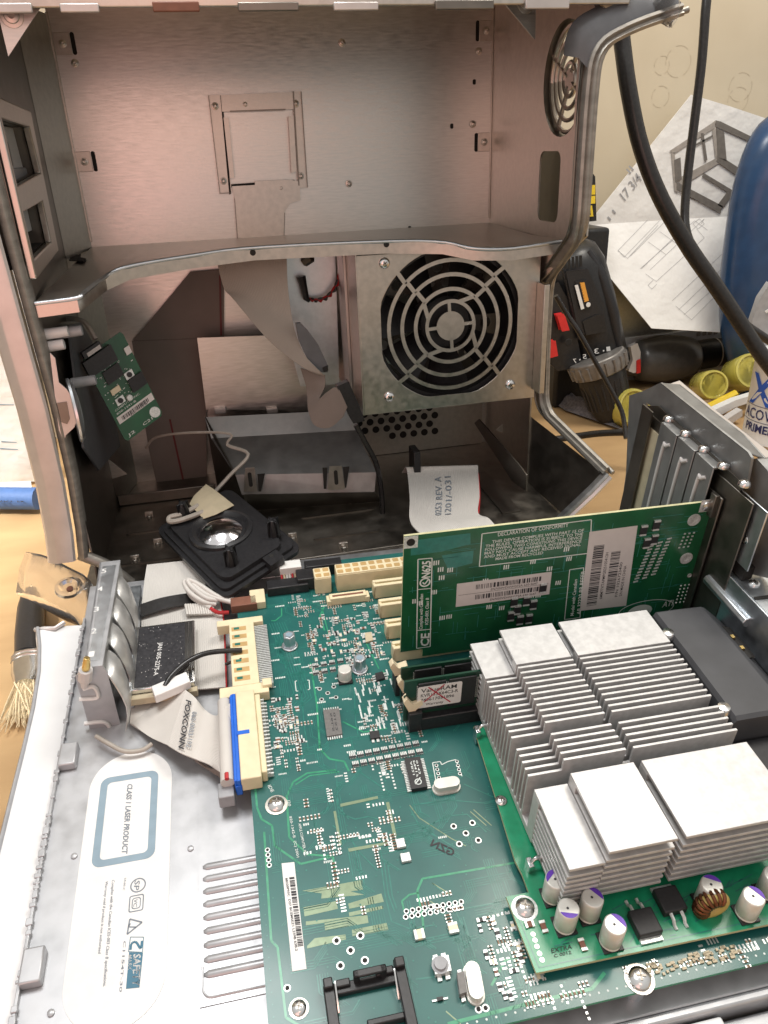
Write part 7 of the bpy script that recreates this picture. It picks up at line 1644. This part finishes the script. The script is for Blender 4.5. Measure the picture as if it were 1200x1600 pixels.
mb = MB(); mb.lathe((64.99, 43.2, 3.96), (0, -1, 0), [(.5, 0), (.45, .05), (.01, .05)], 16); link('screw_hole', mb, M['dark_hole'], dr)
mb = MB()
for s, q in zip(('1', '3', '5', '7'), ((951, 545), (932, 550), (913, 557), (898, 564))): pass
for s, q in (('1', [(71.26, 43, 2.31), (70.69, 43, 2.27), (71.1, 43, 2.94)]), ('3', [(69.56, 43, 2.11), (68.9, 43, 2.08), (69.4, 43, 2.83)]), ('5', [(67.81, 43, 1.56), (67.24, 43, 1.52), (67.66, 43, 2.19)]), ('7', [(66.33, 43, 1.07), (65.87, 43, 1.03), (66.19, 43, 1.71)])): mb.text(s, *q)
for q in [(70.2, 43, 2.41), (68.33, 43, 2.04), (66.77, 43, 1.48)]: mb.lathe(q, (0, -1, 0), [(.12, 0), (.12, .01), (.005, .01)], 8)
link('torque_number', mb, M['label'], dr)
c0, c1, c2, c3, c4 = [Vector(p) for p in ((69.55, 44, 1.52), (70.33, 43.6, -0.81), (71.11, 43.2, -2.98), (71.73, 42.8, -5.36), (72.22, 42.4, -7.48))]
mb = MB(); mb.tube([c0, c0.lerp(c1, .5), c1], [3.9, 4.0, 3.7], 20); tq = link('torque_ring', mb, M['drill_grey'], dr, .2)
mb = MB()
for k_ in range(20):
    an = 2 * math.pi * k_ / 20; ax_ = (c1 - c0).normalized(); s = ax_.cross(Vector((0, 0, 1))).normalized(); u_ = ax_.cross(s); mb.tube([c0.lerp(c1, .2) + (s * math.cos(an) + u_ * math.sin(an)) * 4.0, c0.lerp(c1, .9) + (s * math.cos(an) + u_ * math.sin(an)) * 3.8], .22, 6)
link('grip_rib', mb, M['drill_grey'], tq, 0, 60)
mb = MB(); mb.tube([c1, c1.lerp(c2, .3), c2, c3, c4], [3.3, 3.3, 3.1, 2.9, 2.0], 20); chk = link('chuck', mb, M['drill_black'], dr, .15)
mb = MB()
for k_ in range(22):
    an = 2 * math.pi * k_ / 22; ax_ = (c3 - c1).normalized(); s = ax_.cross(Vector((0, 0, 1))).normalized(); u_ = ax_.cross(s); mb.tube([c1.lerp(c2, .4) + (s * math.cos(an) + u_ * math.sin(an)) * 3.2, c3 + (s * math.cos(an) + u_ * math.sin(an)) * 2.9], .14, 5)
link('chuck_rib', mb, M['black_plastic'], chk, 0, 60)
ft = MB()
rows = []
rnd = random.Random(6)
for i in range(9):
    rows.append([Vector((67.82, 55.05, -7.9)).lerp(Vector((71.83, 43.85, -7.9)), j / 12) + Vector((0, 1, 0)) * (i - 4) * 1.6 + Vector((0, 0, .3 + 1.6 * math.sin(math.pi * i / 8) * math.sin(math.pi * j / 12) * (1 + .3 * rnd.random()))) for j in range(13)])
ft.grid(rows); tag(link('grey_cloth', ft, M['felt'], None, 0, 60, base=(66, 44, -8)), 'crumpled dark grey cloth under the drill on the bench', 'cloth')

# dark torpedo-shaped handled tool lying across
tl = thing('handled_tool', 'glossy charcoal tool with a bulbous handle and white and red collar', 'tool', (92, 57, -7))
p = [Vector(q) for q in ((81.14, 57.3, -3.69), (83.38, 57.3, -3.69), (84.51, 57.3, -3.69), (87.92, 57.3, -3.79), (91.37, 57.3, -3.9), (93.68, 57.3, -3.9), (95.06, 57.3, -3.81), (97.14, 57.3, -3.68), (100.07, 57.3, -3.63), (107.83, 57.3, -3.68))]
mb = MB(); mb.tube([p[1], p[2], p[3], p[4], p[5], p[5].lerp(p[6], .6)], [2.4, 3.3, 3.8, 3.6, 3.0, 2.2], 24); link('bulb', mb, M['charcoal'], tl, 0, 60)
mb = MB(); mb.tube([p[5], p[6], p[7], p[8], p[9]], [2.3, 2.4, 2.4, 2.2, 2.2], 20); sh2 = link('shaft', mb, M['drill_black'], tl, 0, 60)
mb = MB(); mb.tube([p[7].lerp(p[8], .2), p[7].lerp(p[8], .26)], 2.44, 20); link('shaft_ring', mb, M['label_grey'], sh2, 0, 60)
mb = MB(); mb.tube([p[0], p[1]], [2.0, 2.5], 18); link('neck', mb, M['charcoal'], tl, 0, 60)
mb = MB(); mb.prism([(80.33, 53.5, -0.2), (81.46, 53.5, 0.19), (82.17, 53.5, -1.26), (82.32, 53.5, -4.29), (81.36, 53.5, -4.51), (80.44, 53.5, -4.11), (81, 53.5, -2.35)], (0, .8, 0)); cl_ = link('white_collar', mb, M['label_grey'], tl, .3)
mb = MB(); mb.prism([(81.56, 53.3, -2.55), (82.19, 53.3, -2.31), (82.44, 53.3, -4.46), (81.8, 53.3, -4.6)], (0, .5, 0)); link('red_insert', mb, M['red_plastic'], cl_, .1)

# glass jars with amber contents
def jar(c, axis, r, l, label, lid=None):
    j = thing('glass_jar', label, 'jar', c)
    mb = MB(); mb.lathe(c, axis, [(.05, 0), (r * .92, 0), (r, .25), (r, l - .2), (r * .96, l), (r * .82, l), (r * .78, l - .25), (.02, l - .3)], 28); link('body', mb, M['jar_yellow'], j, 0, 45)
    cc = Vector(c) + Vector(axis).normalized() * (l + .02)
    mb = MB(); mb.lathe(cc, axis, [(r * .95, 0), (r * .95, .18), (r * .84, .22), (r * .8, .1), (r * .8, 0)], 28); link('rim', mb, M['jar_yellow'], j, 0, 45)
    mb = MB(); mb.lathe(cc, axis, [(r * .8, -.2), (r * .55, -.1), (r * .5, -.12), (r * .3, .0), (.02, -.05)], 24); link('inner_disc', mb, lid or M['yellow_core'], j, 0, 60)
    return j
jar((87.84, 45, -4.87), (-.25, -1, .35), 2.1, 4.0, 'amber glass jar facing out between the tool and slot covers')
jar((93.19, 45, -3.94), (-.1, -1, .5), 2.6, 4.0, 'amber glass jar with a silvery bottom beside the primer can', M['chrome'])
jar((73.22, 43, -6.34), (.1, -1, .4), 2.6, 4.0, 'olive amber jar half hidden behind the drill chuck')
ty = thing('plastic_tray', 'white tray edge and yellow sticks under the amber jars', 'tray', (90, 40, -7))
mb = MB(); mb.prism([(82.31, 38, -7.18), (88.44, 38, -5.04), (93.33, 38, -4.15), (93.53, 38, -5.1), (88.64, 38, -6.08), (83.02, 38, -8.48)], (0, 1.2, 0)); link('rim', mb, M['white_plastic'], ty, .1)
mb = MB(); mb.prism([(83.65, 36, -8.26), (88.16, 36, -5.79), (88.34, 36, -6.74), (84.59, 36, -9.12)], (0, 1.2, 0)); link('lower_rim', mb, M['label_grey'], ty, .1)
mb = MB(); mb.tube([(85.05, 40, -6.69), (89.82, 40, -4.82)], .6, 8); link('yellow_stick', mb, M['yellow'], ty)

# primer can
cc = Vector((86.6, 26.6, -8)); CR = 4.3
can = thing('spray_can', 'white primer can with a blue letter and navy wording', 'can', tuple(cc))
mb = MB(); mb.lathe(cc, (0, 0, 1), [(CR * .95, 0), (CR, .3), (CR, 1.6), (CR * .985, 1.7), (CR * .985, 11.3), (CR, 11.4), (CR, 11.9), (CR * .8, 13.2), (CR * .4, 14), (.05, 14.1)], 40); link('body', mb, M['white_plastic'], can, 0, 40)
mb = MB(); mb.lathe(cc, (0, 0, 1), [(CR * 1.003, .3), (CR * 1.003, 1.6)], 40); link('base_band', mb, M['steel'], can)
view = math.atan2(-50.8 - cc.y, 19.4 - cc.x)
def on_can(s, ang0, ang1, z0, h, mt, nm, tilt=0.0):
    vs, fs = letters(s); x0 = min(q[0] for q in vs); x1 = max(q[0] for q in vs); mb = MB()
    mb.add([(cc.x + CR * 1.002 * math.cos(view + ang0 + (ang1 - ang0) * (q[0] - x0) / (x1 - x0)), cc.y + CR * 1.002 * math.sin(view + ang0 + (ang1 - ang0) * (q[0] - x0) / (x1 - x0)), cc.z + z0 + q[1] / .7 * h) for q in vs], fs)
    link(nm, mb, M[mt], can)
on_can('X', -1.15, -.28, 6.6, 3.6, 'label_blue', 'blue_letter')
on_can('ACOVER', -1.25, .15, 4.7, 1.3, 'ink_navy', 'wording'); on_can('PRIMER', -1.1, -.1, 3.1, 1.0, 'ink_navy', 'wording')
fr2 = MB()
for z in (4.35, 6.3): fr2.add([(cc.x + CR * 1.002 * math.cos(view - 1.3 + 1.7 * i / 20), cc.y + CR * 1.002 * math.sin(view - 1.3 + 1.7 * i / 20), cc.z + z + dz) for dz in (0, .07) for i in range(21)], [(i, i + 1, 22 + i, 21 + i) for i in range(20)])
link('label_line', fr2, M['ink_navy'], can)

# big glossy blue plastic shell at the right edge
bl = thing('blue_container', 'large glossy dark blue plastic container beside the paper drawing', 'container', (96, 46, -8))
mb = MB()
prof2 = [Vector(p) for p in ((93.25, 46, 30.88), (91.07, 46, 29.09), (89.65, 46, 25.75), (88.96, 46, 20.7), (88.97, 46, 14.14), (89.28, 46, 8.95), (90.24, 46, 3.48), (91.46, 46, 0.1), (93.47, 46, -3.94), (95.65, 46, -8.65))]
pp_ = spline(prof2, 24); cx0 = 106
mb2 = []
for p in pp_:
    r = cx0 - p.x; mb2.append((r, p.z))
mb.lathe((cx0, 46, 0), (0, 0, 1), [(max(.3, r), z) for r, z in mb2], 48); mb.v = [(x, 46 + (y - 46) * .35, z) for x, y, z in mb.v]; link('shell', mb, M['blue_shell'], bl, 0, 60)
gp = MB(); gp.prism([(82.67, 28, 12.82), (81.59, 28, 11.08), (81.08, 28, 8.52), (80.83, 28, 6.26), (84.16, 28, 3.62), (85.52, 28, 3.5)], (0, .8, 0))
o = link('side_panel', gp, M['grey_plastic'], bl, .2)
mb = MB(); mb.prism([tuple(Vector(p) + Vector((0, -.1, 0))) for p in [(82.35, 27.9, 9.48), (83.13, 27.9, 9.87), (83.19, 27.9, 9.57), (82.66, 27.9, 9.23)]], (0, .05, 0)); link('white_tick', mb, M['label'], bl)

# yellow and black tape measure
tm = thing('tape_measure', 'yellow and black tape measure behind the rear post', 'tape measure', (69, 50, 17))
mb = MB(); mb.prism([(66.83, 50, 24.57), (69.92, 50, 24.75), (70.52, 50, 24.1), (71.21, 50, 18.56), (67.29, 50, 18.37)], (0, 3.5, 0)); link('body', mb, M['drill_black'], tm, .4)
mb = MB(); mb.prism([(68.21, 49.8, 23.12), (70.51, 49.8, 23.09), (70.62, 49.8, 21.91), (68.31, 49.8, 21.94)], (0, .3, 0)); link('yellow_band', mb, M['yellow'], tm, .05)
mb = MB(); mb.prism([(68.32, 49.8, 21.78), (70.64, 49.8, 21.75), (70.72, 49.8, 20.79), (68.4, 49.8, 20.74)], (0, .3, 0)); link('yellow_band', mb, M['yellow'], tm, .05)
mb = MB(); mb.prism([(65.69, 49.8, 20.08), (67.97, 49.8, 20.36), (70.28, 49.8, 20.57), (70.59, 49.8, 19.18), (66.22, 49.8, 19.09)], (0, .3, 0)); yl = link('yellow_badge', mb, M['yellow'], tm, .1)
mb = MB(); mb.prism([(69.41, 49.5, 20.31), (69.87, 49.5, 20.36), (70.04, 49.5, 19.39), (69.58, 49.5, 19.33)], (0, .1, 0)); link('black_mark', mb, M['ink'], yl)
mb = MB(); mb.box(67, 74, 51, 60, -8, 17.5); tag(link('tool_box', mb, M['drill_black'], None, .5, base=(70, 55, -8)), 'plain dark tool box under the tape measure beside the wall', 'box')

# at the left: paper pad, taped roll, brush
pad = thing('paper_pad', 'bright white ruled paper pad leaning behind the front post', 'paper pad', (-2, 30, -8))
mb = MB(); mb.prism([(-3.18, 44, 31.14), (0.42, 44, 30.41), (0.58, 44, 19.11), (-5.4, 44, -7.63), (-12.91, 44, -6.99)], (0, .4, 0)); link('sheet', mb, M['paper'], pad)
mb = MB()
for s in ([(-7.65, 43.95, 10.87), (-5.08, 43.95, 10.65), (-5.12, 43.95, 10.5), (-7.69, 43.95, 10.72)], [(-9.64, 43.95, 2.98), (-6.03, 43.95, 2.52), (-6.04, 43.95, 2.44), (-9.68, 43.95, 2.83)], [(-8.52, 43.95, -1.84), (-6.85, 43.95, -2.2), (-6.87, 43.95, -2.28), (-8.56, 43.95, -2)], [(-8.88, 43.95, -2.71), (-6.91, 43.95, -3.12), (-6.93, 43.95, -3.2), (-8.92, 43.95, -2.88)]): mb.flat(s)
link('ruled_line', mb, M['ink_blue'], pad)
rt = thing('taped_bundle', 'bundle wrapped in blue masking tape with handwriting below the white pad', 'bundle', (-4, 33, -7))
mb = MB(); mb.tube([(-11.04, 37.25, -6.2), (-3.58, 34.74, -6.2)], 1.3, 14); link('roll', mb, M['blue_tape'], rt, 0, 50)
mb = MB(); q = [Vector(p) + Vector((0, -1.35, .3)) for p in ((-7.93, 35.72, -6.2), (-4.83, 34.76, -6.2), (-8.32, 37.53, -6.2))]; mb.text('OUT 10', *q); link('handwriting', mb, M['ink'], rt)
mb = MB(); mb.prism([(-11.59, 40.21, -5.5), (-4.99, 38.73, -5.5), (-4.3, 35.78, -5.5), (-10.92, 37.47, -5.5)], (0, 0, -1.5)); link('cream_wrap', mb, M['label'], rt, .1)
bs = thing('paint_brush', 'flat paint brush with dark handle and pale bristles on the bench', 'paint brush', (.6, 3, -8))
H = [Vector(p) for p in ((-0.63, 14.75, -7), (-0.21, 11.26, -7), (0.49, 7.01, -7), (1.02, 3.91, -7), (1.44, 1.41, -7), (1.66, -1.27, -7.1), (1.92, -4.08, -7.4))]
def flatbar(secs, mt, nm, hz=.45):
    mb = MB(); rows = []
    for c, w_ in secs: rows.append([c + Vector((w_ * math.cos(a), 0, hz * math.sin(a))) for a in [2 * math.pi * i / 16 for i in range(17)]])
    mb.grid(rows); mb.flat([tuple(p) for p in rows[0][:-1]]); mb.flat([tuple(p) for p in rows[-1][:-1]]); return link(nm, mb, M[mt], bs, 0, 50)
flatbar([(H[0], .9), (H[1], 1.15), (H[2], 1.2), (H[3], 1.1)], 'black_plastic', 'handle', .7)
fr3 = flatbar([(H[3], 1.3), (H[4], 1.25), (H[4].lerp(H[5], .6), .8)], 'chrome', 'ferrule', .6)
for t in (.15, .35):
    c = H[3].lerp(H[4], t); mb = MB(); mb.tube([c + Vector((1.3 * math.cos(a), 0, .62 * math.sin(a))) for a in [2 * math.pi * i / 16 for i in range(17)]], .07, 5); link('ferrule_bead', mb, M['steel'], fr3, 0, 60)
mb = MB(); rnd = random.Random(9); st0 = H[4].lerp(H[5], .55)
for i in range(90):
    a = st0 + Vector((rnd.uniform(-.75, .75), 0, rnd.uniform(-.35, .35))); b = H[6] + Vector((rnd.uniform(-1.5, 1.5), rnd.uniform(-.9, .9), rnd.uniform(-.3, .3))); mb.tube([a, a.lerp(b, .5) + Vector((rnd.uniform(-.1, .1), 0, .1)), b], [.09, .09, .03], 4)
link('bristle', mb, M['bristle'], bs, 0, 60)['kind'] = 'stuff'

# ---------------------------------------------------------------- repeats share a group
for o in list(scene.objects):
    if o.parent is None:
        g = {'ribbon cable': 'ribbon cables of the computer', 'memory module': 'memory modules on the board', 'jar': 'amber glass jars on the bench'}.get(o.get('category'))
        if g: o['group'] = g
        if o.name.startswith('power_cable'): o['group'] = 'black cables hanging in front of the wall'
        if o.name.startswith('clear_handle'): o['group'] = 'clear plastic handles of the case'
